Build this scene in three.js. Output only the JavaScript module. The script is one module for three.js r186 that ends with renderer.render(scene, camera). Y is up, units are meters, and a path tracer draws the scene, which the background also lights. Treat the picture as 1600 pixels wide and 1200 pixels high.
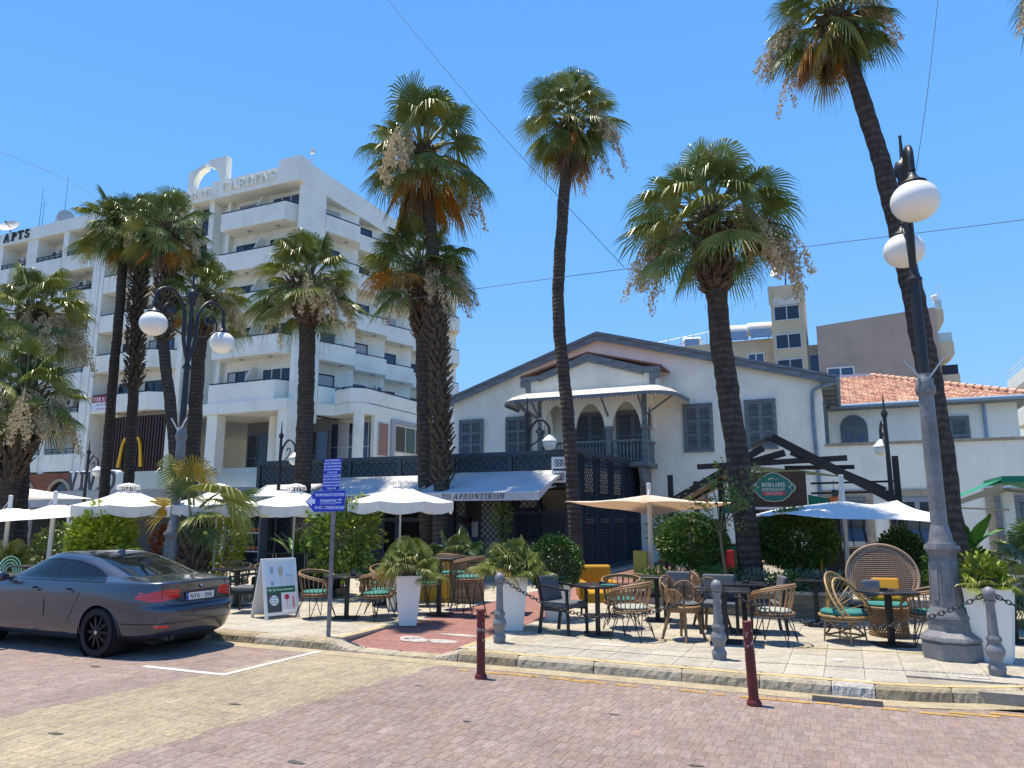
import * as THREE from 'three';
import { mergeGeometries, mergeVertices } from 'three/addons/utils/BufferGeometryUtils.js';
import { RoundedBoxGeometry } from 'three/addons/geometries/RoundedBoxGeometry.js';
import { TextGeometry } from 'three/addons/geometries/TextGeometry.js';
import { FontLoader } from 'three/addons/loaders/FontLoader.js';
import { MarchingCubes } from 'three/addons/objects/MarchingCubes.js';

// ---------------------------------------------------------------- camera, sky, sun, exposure
const scene = new THREE.Scene();
const camera = new THREE.PerspectiveCamera(55.1, 4 / 3, 0.1, 1200);
camera.position.set(0, 1.9, 0);
{
  const pitch = Math.atan(208 / 1150), yaw = THREE.MathUtils.degToRad(24);
  camera.lookAt(-Math.sin(yaw) * Math.cos(pitch), 1.9 + Math.sin(pitch), -Math.cos(yaw) * Math.cos(pitch));
}
{
  // clear midday sky: deep blue overhead, paler towards the horizon, the same in every direction
  const W = 256, H = 256, d = new Float32Array(W * H * 4);
  for (let j = 0; j < H; j++) {
    const el = (j + 0.5) / H * 180 - 90, t = Math.max(0, el) / 90;
    const a = Math.pow(1 - t, 10), b = 1 - Math.pow(t, 1.25);
    const r = 0.030 + 0.104 * b + 0.22 * a, g = 0.088 + 0.305 * b + 0.14 * a, bl = 0.48 + 0.33 * b;
    for (let i = 0; i < W; i++) { const k = (j * W + i) * 4; d[k] = r; d[k + 1] = g; d[k + 2] = bl; d[k + 3] = 1; }
  }
  const sky = new THREE.DataTexture(d, W, H, THREE.RGBAFormat, THREE.FloatType);
  sky.mapping = THREE.EquirectangularReflectionMapping; sky.magFilter = sky.minFilter = THREE.LinearFilter; sky.needsUpdate = true;
  scene.background = sky; scene.environment = sky;
}
const sun = new THREE.DirectionalLight(new THREE.Color(1, 0.90, 0.74), 5);
{
  const el = THREE.MathUtils.degToRad(77.5), az = [-1, -0.13], n = Math.hypot(...az);
  sun.position.set(az[0] / n * Math.cos(el), Math.sin(el), az[1] / n * Math.cos(el)).multiplyScalar(120).add(new THREE.Vector3(-14, 0, -22));
  sun.target.position.set(-14, 0, -22);
  sun.castShadow = true; sun.shadow.mapSize.set(4096, 4096);
  const c = sun.shadow.camera; c.left = -60; c.right = 60; c.top = 60; c.bottom = -60; c.near = 1; c.far = 260; sun.shadow.radius = 1;
}
scene.add(sun, sun.target);
const renderer = new THREE.WebGLRenderer({ antialias: true });
renderer.toneMapping = THREE.LinearToneMapping;
renderer.toneMappingExposure = 1.45;
renderer.shadowMap.enabled = true;
// ---------------------------------------------------------------- helpers
const V = (x, y, z) => new THREE.Vector3(x, y, z);
const { sin, cos, PI, abs, min, max, floor, sqrt, pow, hypot, round, atan2 } = Math;
const lerp = (a, b, t) => a + (b - a) * t, clamp = (x, a, b) => min(b, max(a, x));
function rng(seed) { let s = seed >>> 0 || 1; return (a = 0, b = 1) => { s = (s + 0x6D2B79F5) | 0; let t = Math.imul(s ^ (s >>> 15), 1 | s); t = (t + Math.imul(t ^ (t >>> 7), 61 | t)) ^ t; return a + (b - a) * (((t ^ (t >>> 14)) >>> 0) / 4294967296); }; }
const taken = {};
function numbered(n) { const k = taken[n] = (taken[n] ?? -1) + 1; return k ? n + '_' + String(k).padStart(3, '0') : n; }
function norm(g) { // position, normal and metre uv only, no index
  if (g.index) g = g.toNonIndexed();
  for (const k of Object.keys(g.attributes)) if (k !== 'position' && k !== 'normal' && k !== 'uv') g.deleteAttribute(k);
  if (!g.attributes.normal) g.computeVertexNormals();
  g.morphAttributes = {}; g.groups = []; return g;
}
function metreUV(g) { // uv in metres, projected along the main axis of each face
  const p = g.attributes.position, n = g.attributes.normal, uv = new Float32Array(p.count * 2);
  for (let i = 0; i < p.count; i += 3) {
    let x = 0, y = 0, z = 0; for (let k = 0; k < 3; k++) { x += abs(n.getX(i + k)); y += abs(n.getY(i + k)); z += abs(n.getZ(i + k)); }
    for (let k = 0; k < 3 && i + k < p.count; k++) {
      const j = i + k, X = p.getX(j), Y = p.getY(j), Z = p.getZ(j);
      if (y >= x && y >= z) { uv[2 * j] = X; uv[2 * j + 1] = Z; } else if (x >= z) { uv[2 * j] = Z; uv[2 * j + 1] = Y; } else { uv[2 * j] = X; uv[2 * j + 1] = Y; }
    }
  }
  g.setAttribute('uv', new THREE.BufferAttribute(uv, 2)); return g;
}
const M4 = (x = 0, y = 0, z = 0, rx = 0, ry = 0, rz = 0, s = 1) => new THREE.Matrix4().compose(V(x, y, z), new THREE.Quaternion().setFromEuler(new THREE.Euler(rx, ry, rz, 'YXZ')), typeof s === 'number' ? V(s, s, s) : V(...s));
function mesh(name, g, m, parent) { const o = new THREE.Mesh(g, m); o.name = parent === scene ? numbered(name) : name; o.castShadow = o.receiveShadow = true; parent.add(o); return o; }
class MB {
  constructor(keepUV) { this.g = []; this.keep = keepUV; }
  add(g, m) { g = norm(g); if (m) g.applyMatrix4(m); this.g.push(g); return this; }
  box(x0, y0, z0, x1, y1, z1) { return this.bx(abs(x1 - x0), abs(y1 - y0), abs(z1 - z0), (x0 + x1) / 2, (y0 + y1) / 2, (z0 + z1) / 2); }
  bx(w, h, d, x, y, z, rx = 0, ry = 0, rz = 0) { return this.add(new THREE.BoxGeometry(w, h, d), M4(x, y, z, rx, ry, rz)); }
  rb(w, h, d, r, x, y, z, rx = 0, ry = 0, rz = 0) { return this.add(new RoundedBoxGeometry(w, h, d, 2, r), M4(x, y, z, rx, ry, rz)); }
  bar(a, b, w, h) { // square bar between two points
    const A = V(...a), B = V(...b), L = A.distanceTo(B), m = new THREE.Matrix4().lookAt(B, A, abs(B.y - A.y) > 0.99 * L ? V(1, 0, 0) : V(0, 1, 0)).setPosition(A.add(B).multiplyScalar(0.5));
    return this.add(new THREE.BoxGeometry(w, h, L), m);
  }
  cyl(a, b, r0, r1 = r0, seg = 8, open = false) {
    const A = V(...a), B = V(...b), L = A.distanceTo(B), q = new THREE.Quaternion().setFromUnitVectors(V(0, 1, 0), B.clone().sub(A).normalize());
    return this.add(new THREE.CylinderGeometry(r1, r0, L, seg, 1, open), new THREE.Matrix4().compose(A.add(B).multiplyScalar(0.5), q, V(1, 1, 1)));
  }
  tube(pts, r, n = 12, seg = 6, closed = false) { return this.add(new THREE.TubeGeometry(new THREE.CatmullRomCurve3(pts.map(p => V(...p)), closed), n, r, seg, closed)); }
  rod(pts, r, seg = 5) { for (let i = 0; i + 1 < pts.length; i++) this.cyl(pts[i], pts[i + 1], r, r, seg); return this; }
  lathe(prof, x = 0, y = 0, z = 0, seg = 16, turn = 0) { return this.add(new THREE.LatheGeometry(prof.map(p => new THREE.Vector2(p[0], p[1])), seg), M4(x, y, z, 0, turn, 0)); }
  sph(r, x, y, z, s = 1, seg = 12) { return this.add(new THREE.SphereGeometry(r, seg, max(5, seg * 0.7 | 0)), M4(x, y, z, 0, 0, 0, s)); }
  tris(list) { const p = new Float32Array(list.length * 3); list.forEach((v, i) => { p[3 * i] = v[0]; p[3 * i + 1] = v[1]; p[3 * i + 2] = v[2]; }); const g = new THREE.BufferGeometry(); g.setAttribute('position', new THREE.BufferAttribute(p, 3)); g.setAttribute('uv', new THREE.BufferAttribute(new Float32Array(list.length * 2), 2)); g.computeVertexNormals(); this.g.push(g); return this; }
  quad(a, b, c, d) { return this.tris([a, b, c, a, c, d]); }
  ext(pts, depth, m, holes = [], bevel = 0) { // outline in x,y pushed along z
    const sh = new THREE.Shape(pts.map(p => new THREE.Vector2(p[0], p[1])));
    for (const h of holes) sh.holes.push(new THREE.Path(h.map(p => new THREE.Vector2(p[0], p[1]))));
    return this.add(new THREE.ExtrudeGeometry(sh, { depth, bevelEnabled: bevel > 0, bevelSize: bevel, bevelThickness: bevel, bevelSegments: 1, curveSegments: 8 }), m);
  }
  geo() { let g = this.g.length === 1 ? this.g[0] : mergeGeometries(this.g.map(q => { if (!q.attributes.uv) q.setAttribute('uv', new THREE.BufferAttribute(new Float32Array(q.attributes.position.count * 2), 2)); return q; })); return this.keep ? g : metreUV(g); }
  build(name, m, parent = scene) { return mesh(name, this.geo(), m, parent); }
}
const mb = k => new MB(k);
function tag(o, label, category, group, kind) { Object.assign(o.userData, { label, category }); if (group) o.userData.group = group; if (kind) o.userData.kind = kind; return o; }
function thing(name, label, category, pos = [0, 0, 0], turn = 0, group) { const o = new THREE.Group(); o.name = numbered(name); o.position.set(...pos); o.rotation.y = turn; scene.add(o); return tag(o, label, category, group); }
function copy(src, pos, turn, label, scale) { const o = src.clone(); o.name = numbered(src.name.replace(/_\d{3}$/, '')); o.position.set(...pos); o.rotation.y = turn; o.userData = { ...src.userData, label }; if (scale) o.scale.setScalar(scale); scene.add(o); return o; }
function structure(o) { o.userData.kind = 'structure'; return o; }

// ---------------------------------------------------------------- textures and materials
function lattice2(n, seed) { const R = rng(seed), a = new Float32Array(n * n); for (let i = 0; i < a.length; i++) a[i] = R(); return (x, y) => { x = ((x % 1) + 1) % 1 * n; y = ((y % 1) + 1) % 1 * n; const i = floor(x), j = floor(y), f = x - i, g = y - j, u = f * f * (3 - 2 * f), v = g * g * (3 - 2 * g), at = (p, q) => a[(q % n) * n + (p % n)]; return lerp(lerp(at(i, j), at(i + 1, j), u), lerp(at(i, j + 1), at(i + 1, j + 1), u), v); }; }
function fbm(seed, cells) { const l = cells.map(([n, w], i) => [lattice2(n, seed + i * 17), w]), t = cells.reduce((s, c) => s + c[1], 0); return (x, y) => l.reduce((s, [f, w]) => s + w * f(x, y), 0) / t; }
function texture(size, fn, srgb = true, rep = 1) {
  const d = new Uint8Array(size * size * 4);
  for (let j = 0; j < size; j++) for (let i = 0; i < size; i++) { const c = fn((i + 0.5) / size, (j + 0.5) / size), k = (j * size + i) * 4; for (let q = 0; q < 3; q++) d[k + q] = clamp(round(255 * (c.length ? c[q] : c)), 0, 255); d[k + 3] = 255; }
  const t = new THREE.DataTexture(d, size, size); t.wrapS = t.wrapT = THREE.RepeatWrapping; t.magFilter = THREE.LinearFilter; t.minFilter = THREE.LinearMipmapLinearFilter; t.generateMipmaps = true;
  if (srgb) t.colorSpace = THREE.SRGBColorSpace; t.repeat.set(1 / rep, 1 / rep); t.needsUpdate = true; return t;
}
function canvasTex(w, h, draw) { const c = document.createElement('canvas'); c.width = w; c.height = h; draw(c.getContext('2d'), w, h); const t = new THREE.CanvasTexture(c); t.colorSpace = THREE.SRGBColorSpace; return t; }
const T = {};
{
  const a = fbm(1, [[4, 2], [9, 2], [30, 1.2], [90, 1]]), b = fbm(5, [[40, 1], [110, 1.4]]), streak = lattice2(64, 9), str2 = fbm(12, [[5, 1], [11, 1]]);
  T.plaster = texture(512, (x, y) => { const s = pow(streak(x, y * 0.04), 3) * str2(x, y); return 0.985 - 0.11 * pow(a(x, y), 2.2) - 0.045 * s + 0.02 * (b(x, y) - 0.5); }, true, 5);
  T.plasterBump = texture(256, (x, y) => b(x, y), false, 1.2);
  const c = fbm(21, [[6, 1.4], [17, 1.2], [60, 1], [128, 1.4]]);
  T.stone = texture(512, (x, y) => 0.66 + 0.42 * (c(x, y) - 0.1), true, 1.6);
  T.stoneBump = texture(512, (x, y) => c(x, y), false, 0.8);
  const s = fbm(41, [[64, 1], [200, 2], [256, 2]]), s2 = fbm(47, [[3, 1], [8, 1], [19, 0.7]]);
  T.speck = texture(512, (x, y) => 0.70 + 0.42 * (s(x, y) - 0.15) * 1 - 0.22 * pow(s2(x, y), 2), true, 1.3);
  T.speckBump = texture(256, (x, y) => s(x, y), false, 0.35);
  const w1 = fbm(61, [[8, 1], [64, 1]]);
  T.wood = texture(256, (x, y) => 0.72 + 0.35 * (w1(x * 0.12, y * 2 % 1) - 0.3), true, 0.6);
  const wv = (x, y) => 0.5 + 0.25 * sin(x * 2 * PI * 32) * cos(y * 2 * PI * 32);
  T.weave = texture(256, (x, y) => 0.8 + 0.25 * (wv(x, y) - 0.5) + 0.25 * (s(x, y) - 0.5), true, 0.12);
  T.weaveBump = texture(128, (x, y) => wv(x, y), false, 0.08);
  const bk = fbm(71, [[10, 1], [40, 1], [100, 1]]);
  T.bark = texture(512, (x, y) => 0.45 + 0.75 * bk(x, y) * (0.75 + 0.25 * sin(y * 2 * PI * 10 + 3 * a(x, y))), true, 1);
  T.barkBump = texture(512, (x, y) => 0.5 * bk(x, y) + 0.5 * (0.5 + 0.5 * sin(y * 2 * PI * 10 + 5 * a(x, y))), false, 1);
}
const lin = c => Array.isArray(c) ? new THREE.Color().setRGB(...c) : new THREE.Color(c);
const mat = (c, roughness = 0.8, o = {}) => new THREE.MeshStandardMaterial({ color: lin(c), roughness, ...o });
const phys = (c, roughness, o = {}) => new THREE.MeshPhysicalMaterial({ color: lin(c), roughness, ...o });
const plaster = c => mat(c, 0.92, { map: T.plaster, bumpMap: T.plasterBump, bumpScale: 0.004 });
const M = {
  white: plaster([0.90, 0.885, 0.765]), whiteB: plaster([0.86, 0.86, 0.76]), pinkwash: plaster([0.90, 0.80, 0.71]), cream: plaster([0.68, 0.54, 0.35]), brown: plaster([0.50, 0.375, 0.285]), grey: plaster([0.40, 0.41, 0.43]), slate: mat([0.12, 0.14, 0.165], 0.6),
  stone: mat([0.60, 0.50, 0.36], 0.95, { map: T.stone, bumpMap: T.stoneBump, bumpScale: 0.02 }),
  slab: mat([0.60, 0.555, 0.475], 0.9, { map: T.speck, bumpMap: T.speckBump, bumpScale: 0.0015 }),
  black: mat([0.012, 0.012, 0.014], 0.5), iron: mat([0.03, 0.032, 0.036], 0.45, { metalness: 0.4 }), rail: mat([0.012, 0.014, 0.022], 0.5),
  lampgrey: mat([0.25, 0.255, 0.265], 0.5, { map: T.stone }), steel: mat([0.5, 0.5, 0.5], 0.4, { metalness: 0.7 }), alu: mat([0.62, 0.62, 0.6], 0.45, { metalness: 0.3 }),
  shutter: mat([0.24, 0.285, 0.32], 0.65, { map: T.wood }), trim: mat([0.26, 0.305, 0.335], 0.7, { map: T.wood }), darkwood: mat([0.013, 0.011, 0.011], 0.6, { map: T.wood }), wood: mat([0.42, 0.23, 0.10], 0.55, { map: T.wood }), brownwood: mat([0.09, 0.055, 0.035], 0.7, { map: T.wood }),
  glass: phys([0.02, 0.03, 0.04], 0.04, { metalness: 0, specularIntensity: 1 }), glassblue: phys([0.05, 0.09, 0.16], 0.05), frost: phys([0.50, 0.60, 0.56], 0.25),
  curtain: mat([0.45, 0.46, 0.47], 0.9), blind: mat([0.34, 0.35, 0.36], 0.7),
  canvas: phys([0.86, 0.84, 0.79], 0.95, { transmission: 0.3, thickness: 0, bumpMap: T.weaveBump, bumpScale: 0.0005 }), tan: phys([0.55, 0.38, 0.22], 0.95, { transmission: 0.4, thickness: 0, bumpMap: T.weaveBump, bumpScale: 0.0005 }), awning: mat([0.62, 0.60, 0.58], 0.9, { map: T.plaster }),
  lattice: mat([0.022, 0.032, 0.042], 0.6), latticeblue: mat([0.045, 0.065, 0.085], 0.6),
  rattan: mat([0.47, 0.27, 0.13], 0.55, { map: T.wood }), bamboo: mat([0.60, 0.40, 0.16], 0.5, { map: T.wood }), teal: mat([0.05, 0.30, 0.27], 0.9, { map: T.weave }), greyfab: mat([0.17, 0.18, 0.195], 0.95, { map: T.weave, bumpMap: T.weaveBump, bumpScale: 0.001 }), yellow: mat([0.72, 0.36, 0.015], 0.85, { map: T.weave }), mint: mat([0.30, 0.62, 0.50], 0.5), tweed: mat([0.02, 0.035, 0.04], 0.95, { map: T.weave }), linen: mat([0.62, 0.55, 0.38], 0.9, { map: T.weave }),
  tabletop: mat([0.02, 0.02, 0.022], 0.28), potwhite: mat([0.82, 0.80, 0.73], 0.55, { bumpMap: T.plasterBump, bumpScale: 0.001 }), terracotta: mat([0.50, 0.13, 0.05], 0.8), soil: mat([0.05, 0.035, 0.025], 1), green: mat([0.01, 0.16, 0.09], 0.7), redpaint: mat([0.16, 0.012, 0.014], 0.5, { map: T.stone }), globe: mat([0.84, 0.82, 0.74], 0.28),
  bark: mat([0.13, 0.10, 0.075], 1, { map: T.bark, bumpMap: T.barkBump, bumpScale: 0.03 }), boot: mat([0.16, 0.115, 0.075], 1, { map: T.wood }), twig: mat([0.16, 0.12, 0.07], 0.9),
};
M.canvas.side = M.tan.side = M.awning.side = THREE.DoubleSide;
const leafMat = (c, r = 0.31, t = 0.28) => phys(c, r, { transmission: t, thickness: 0, side: THREE.DoubleSide, specularIntensity: 0.6 });
const L = {
  palmA: leafMat([0.22, 0.265, 0.055]), palmB: leafMat([0.155, 0.21, 0.06]), palmC: leafMat([0.31, 0.335, 0.09]), palmY: leafMat([0.42, 0.30, 0.04], 0.6), palmDead: leafMat([0.27, 0.19, 0.115], 0.85, 0.15), palmO: leafMat([0.45, 0.20, 0.02], 0.7), stalk: leafMat([0.52, 0.42, 0.25], 0.85, 0.15), petiole: mat([0.18, 0.20, 0.06], 0.45), petioleDead: mat([0.25, 0.15, 0.07], 0.7),
  bush: leafMat([0.085, 0.17, 0.03], 0.36, 0.22), bushDark: leafMat([0.045, 0.10, 0.025], 0.36, 0.18), lime: leafMat([0.33, 0.40, 0.035], 0.4, 0.35), citrus: leafMat([0.16, 0.24, 0.045], 0.36, 0.28), agave: leafMat([0.17, 0.27, 0.17], 0.5, 0.05), banana: leafMat([0.10, 0.24, 0.04], 0.35, 0.3), grey: leafMat([0.16, 0.18, 0.13], 0.6, 0.2), rust: leafMat([0.30, 0.09, 0.04], 0.6, 0.2),
};
const seen = (x, y, z, m = 0.06) => { const p = V(x, y, z).project(camera); return p.z < 1 && abs(p.x) < 1 + m && abs(p.y) < 1 + m; };
camera.updateMatrixWorld(); camera.updateProjectionMatrix();
// ---------------------------------------------------------------- ground, road, kerb, pavement
const kerbZ = x => -9.1 - 0.18 * pow(max(0, x), 2) * (x > 3 ? 0 : 1) - (x > 3 ? 0.18 * 9 + (x - 3) * 1.0 : 0);
{
  const g = new THREE.PlaneGeometry(900, 900); g.rotateX(-PI / 2); metreUV(norm(g));
  structure(mesh('ground', metreUV(norm(g)), mat([0.30, 0.27, 0.22], 0.95, { map: T.stone }), scene)).position.y = -0.06;
  // road bed with its bricks
  const bed = structure(mb().box(-70, -0.05, -9.12, 45, -0.0035, 9).build('road', mat([0.33, 0.27, 0.21], 1, { map: T.speck, bumpMap: T.speckBump, bumpScale: 0.003 })));
  tag(bed, 'road paved with weathered pink bricks and a tan brick band', 'road', null, 'structure');
  const far = mb(); far.box(-70, -0.03, -9.1, -14.5, 0, 9).box(5.2, -0.03, -9.1, 45, 0, 9).box(-14.5, -0.03, -3.6, 5.2, 0, 9);
  far.build('far_brick_paving', mat([0.38, 0.285, 0.245], 0.95, { map: T.speck, bumpMap: T.speckBump, bumpScale: 0.003 }), bed).userData.kind = 'stuff';
  const BX = 0.105, BZ = 0.21, R = rng(77);
  const brick = (gap, k) => { // bevelled top and short sides
    const w = BX / 2 - gap, d = BZ / 2 - gap, b = 0.0025, h = -0.02, P = [[-w, -d], [w, -d], [w, d], [-w, d]], Q = [[-w + b, -d + b], [w - b, -d + b], [w - b, d - b], [-w + b, d - b]], t = [];
    t.push([Q[0][0], 0, Q[0][1]], [Q[3][0], 0, Q[3][1]], [Q[2][0], 0, Q[2][1]], [Q[0][0], 0, Q[0][1]], [Q[2][0], 0, Q[2][1]], [Q[1][0], 0, Q[1][1]]);
    for (let i = 0; i < 4; i++) { const j = (i + 1) % 4, a = [Q[i][0], 0, Q[i][1]], c = [Q[j][0], 0, Q[j][1]], e = [P[i][0], -b, P[i][1]], f = [P[j][0], -b, P[j][1]], e2 = [P[i][0], h, P[i][1]], f2 = [P[j][0], h, P[j][1]]; t.push(a, c, f, a, f, e, e, f, f2, e, f2, e2); }
    const m = mb(); m.tris(t); const g = metreUV(m.g[0]); const u = g.attributes.uv; for (let i = 0; i < u.count; i++) u.setXY(i, u.getX(i) + k * 0.37, u.getY(i) + k * 0.53); return g;
  };
  const variants = [0, 1, 2, 3].map(k => brick(0.0013 + 0.0005 * k, k));
  const tone = fbm(301, [[5, 1], [13, 1], [31, 1]]);
  const opts = { map: T.speck, bumpMap: T.speckBump, bumpScale: 0.0025 };
  const pinks = [[0.40, 0.295, 0.25], [0.415, 0.315, 0.275], [0.385, 0.285, 0.245], [0.42, 0.325, 0.28], [0.39, 0.30, 0.265], [0.41, 0.295, 0.245]], tans = [[0.49, 0.405, 0.27], [0.50, 0.415, 0.285], [0.475, 0.395, 0.27], [0.505, 0.42, 0.275]];
  const mp = pinks.map(c => mat(c, 0.92, opts)), mt = tans.map(c => mat(c, 0.92, opts)), vm = mat([1, 1, 1], 0.92, { ...opts, vertexColors: true });
  const all = [];
  let row = 0;
  for (let z = -8.99; z < -3.7; z += BZ, row++) for (let i = 0; i < 188; i++) {
    const x = -14.45 + i * BX + (row % 2) * BX / 2; if (x > 5.15) continue;
    if (!seen(x, 0, z, 0.45)) continue;
    if (z < kerbZ(x) + 0.22) continue;
    const bandL = lerp(-7.62, -7.12, (z + 4.5) / -4.5), bandR = lerp(-5.5, -4.95, (z + 4.5) / -4.5);
    all.push([x, z, x > bandL && x < bandR, hypot(x, z)]);
  }
  all.sort((a, b) => a[3] - b[3]);
  const P = [], N = [], U = [], Cc = [];
  all.forEach(([x, z, tan], i) => {
    const v = variants[floor(R() * 4)], dy = R(-0.001, 0.0008), ry = R(-0.006, 0.006), tx = R(-0.0025, 0.0025), tz = R(-0.0025, 0.0025);
    if (i < 300) { const o = mesh('brick', v, tan ? mt[floor(R() * mt.length)] : mp[floor(R() * mp.length)], bed); o.position.set(x, dy, z); o.rotation.set(tx, ry, tz); return; }
    const p = v.attributes.position, n = v.attributes.normal, u = v.attributes.uv, ou = R(0, 9), c = ry, s = tz;
    const dirt = 0.80 + 0.40 * tone(x * 0.09, z * 0.09) * R(0.94, 1.06), base = tan ? tans[floor(R() * tans.length)] : pinks[floor(R() * pinks.length)];
    for (let k = 0; k < p.count; k++) { const X = p.getX(k), Z = p.getZ(k); P.push(x + X + c * Z, p.getY(k) + dy + s * X + tx * Z, z + Z - c * X); N.push(n.getX(k), n.getY(k), n.getZ(k)); U.push(u.getX(k) + ou, u.getY(k) + ou); Cc.push(base[0] * dirt, base[1] * dirt, base[2] * dirt); }
  });
  const g2 = new THREE.BufferGeometry(); [['position', P, 3], ['normal', N, 3], ['uv', U, 2], ['color', Cc, 3]].forEach(([k, a, s]) => g2.setAttribute(k, new THREE.BufferAttribute(new Float32Array(a), s)));
  mesh('brick_paving', g2, vm, bed).userData.kind = 'stuff';
  // gutter strip along the kerb, with faded yellow paint on it
  const gut = mb(); for (let x = -40; x < 7; x += 0.5) { const za = kerbZ(x), zb = kerbZ(x + 0.5); gut.quad([x, 0.003, za + 0.26], [x + 0.5, 0.003, zb + 0.26], [x + 0.5, 0.006, zb - 0.02], [x, 0.006, za - 0.02]); }
  gut.build('gutter', mat([0.56, 0.47, 0.30], 0.9, { map: T.speck }), bed);
  const yl = mb(), r2 = rng(8); for (let x = -4.6; x < 2.6; x += r2(0.2, 0.5)) { const w = r2(0.08, 0.5), z = kerbZ(x) + 0.40 + r2(-0.03, 0.03); yl.quad([x, 0.0045, z + 0.05], [x + w, 0.0045, z + 0.045], [x + w * 0.97, 0.0045, z - 0.02], [x + 0.02, 0.0045, z - 0.03]); }
  yl.build('yellow_paint', mat([0.60, 0.36, 0.08], 0.8, { map: T.stone }), bed);
  // white parking bay corner
  const wl = mb(); wl.quad([-7.13, 0.005, -7.29], [-7.03, 0.005, -7.29], [-7.0, 0.005, -9.02], [-7.09, 0.005, -9.02]).quad([-8.42, 0.005, -7.27], [-8.42, 0.005, -7.16], [-7.03, 0.005, -7.19], [-7.03, 0.005, -7.29]);
  wl.build('parking_bay_line', mat([0.74, 0.72, 0.68], 0.8, { map: T.stone }), bed);
  // old gum and tar spots
  const sp = mb(), r3 = rng(19); for (const [x, z, s] of [[-6.55, -4.75, 0.07], [-4.6, -7.7, 0.05], [-4.1, -5.0, 0.08], [-1.2, -6.2, 0.05], [-3.4, -6.6, 0.04], [-0.4, -5.6, 0.04], [0.9, -6.5, 0.05], [-2.2, -7.4, 0.05], [-9.0, -6.95, 0.09], [-5.9, -6.2, 0.06]]) { const n = 9, pts = []; for (let i = 0; i < n; i++) { const a = i / n * 2 * PI, q = s * r3(0.5, 1); pts.push([x + cos(a) * q * 1.6, 0.0042, z + sin(a) * q * 0.6]); } for (let i = 0; i < n; i++) sp.tris([[x, 0.0042, z], pts[(i + 1) % n], pts[i]]); }
  sp.build('tar_spot', mat([0.07, 0.065, 0.06], 0.8), bed);
}
{ // kerb of separate stones, lowered at the driveway
  const kerb = new THREE.Group(); kerb.name = 'kerb'; scene.add(kerb); tag(kerb, 'worn limestone kerb edging the cafe pavement', 'kerb', null, 'structure');
  const R = rng(5), ms = [[0.52, 0.44, 0.30], [0.47, 0.39, 0.26], [0.56, 0.49, 0.36], [0.44, 0.36, 0.23]].map(c => mat(c, 0.95, { map: T.stone, bumpMap: T.stoneBump, bumpScale: 0.012 }));
  const patch = mat([0.64, 0.60, 0.53], 0.9, { map: T.stone, bumpMap: T.stoneBump, bumpScale: 0.02 });
  const stone = (x0, x1, h0, h1, m) => { // bull-nosed profile, chipped along its length
    const n = 20, W = 0.27, P = [], rows = []; const R2 = rng((x0 * 991 | 0) + 7);
    for (let i = 0; i <= n; i++) { const t = i / n, x = lerp(x0, x1, t), h = lerp(h0, h1, t), z = kerbZ(x), e = (i === 0 || i === n) ? 0.008 : 0, c = () => R2(-0.004, 0.004);
      rows.push([[x, -0.03, z + c() * 0.5], [x, h * 0.35, z - 0.012 + c() * 1.6 - e], [x, h * 0.72, z - 0.022 + c() * 1.6 - e], [x, h - 0.012 - e, z - 0.05 + c()], [x, h - e, z - 0.085 + c()], [x, h - e, z - W], [x, -0.03, z - W]]); }
    const t = []; for (let i = 0; i < n; i++) for (let k = 0; k < 6; k++) { const a = rows[i][k], b = rows[i + 1][k], c = rows[i + 1][k + 1], d = rows[i][k + 1]; t.push(a, b, c, a, c, d); }
    for (const r of [rows[0], rows[n]]) for (let k = 1; k < 6; k++) t.push(r[0], r[k], r[k + 1]);
    const g = mb(); g.tris(t); g.build('kerb_stone', m, kerb);
  };
  let x = -42; while (x < -6.95) { const len = min(R(0.75, 1.15), -6.95 - x); if (len < 0.2) break; stone(x, x + len - 0.008, 0.14, 0.14, ms[floor(R() * 4)]); x += len; }
  stone(-6.95, -6.5, 0.14, 0.04, ms[2]); stone(-6.49, -5.9, 0.04, 0.035, ms[2]); stone(-5.89, -5.25, 0.035, 0.04, ms[0]); stone(-5.24, -4.86, 0.04, 0.14, ms[2]);
  x = -4.85; while (x < 6.5) { let len = R(0.6, 1.1); if (x > -0.75 && x < -0.1) { stone(x, x + 0.42, 0.142, 0.14, patch); x += 0.428; continue; } stone(x, x + len - 0.008, 0.14, 0.14, ms[floor(R() * 4)]); x += len; }
  const yp = mb(); for (let x = -4.75; x < 3; x += 0.3) yp.quad([x, 0.1435, kerbZ(x) - 0.09], [x + 0.3, 0.1435, kerbZ(x + 0.3) - 0.09], [x + 0.3, 0.1435, kerbZ(x + 0.3) - 0.20], [x, 0.1435, kerbZ(x) - 0.20]);
  yp.build('yellow_edge_paint', mat([0.66, 0.52, 0.26], 0.85, { map: T.stone }), kerb);
}
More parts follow.
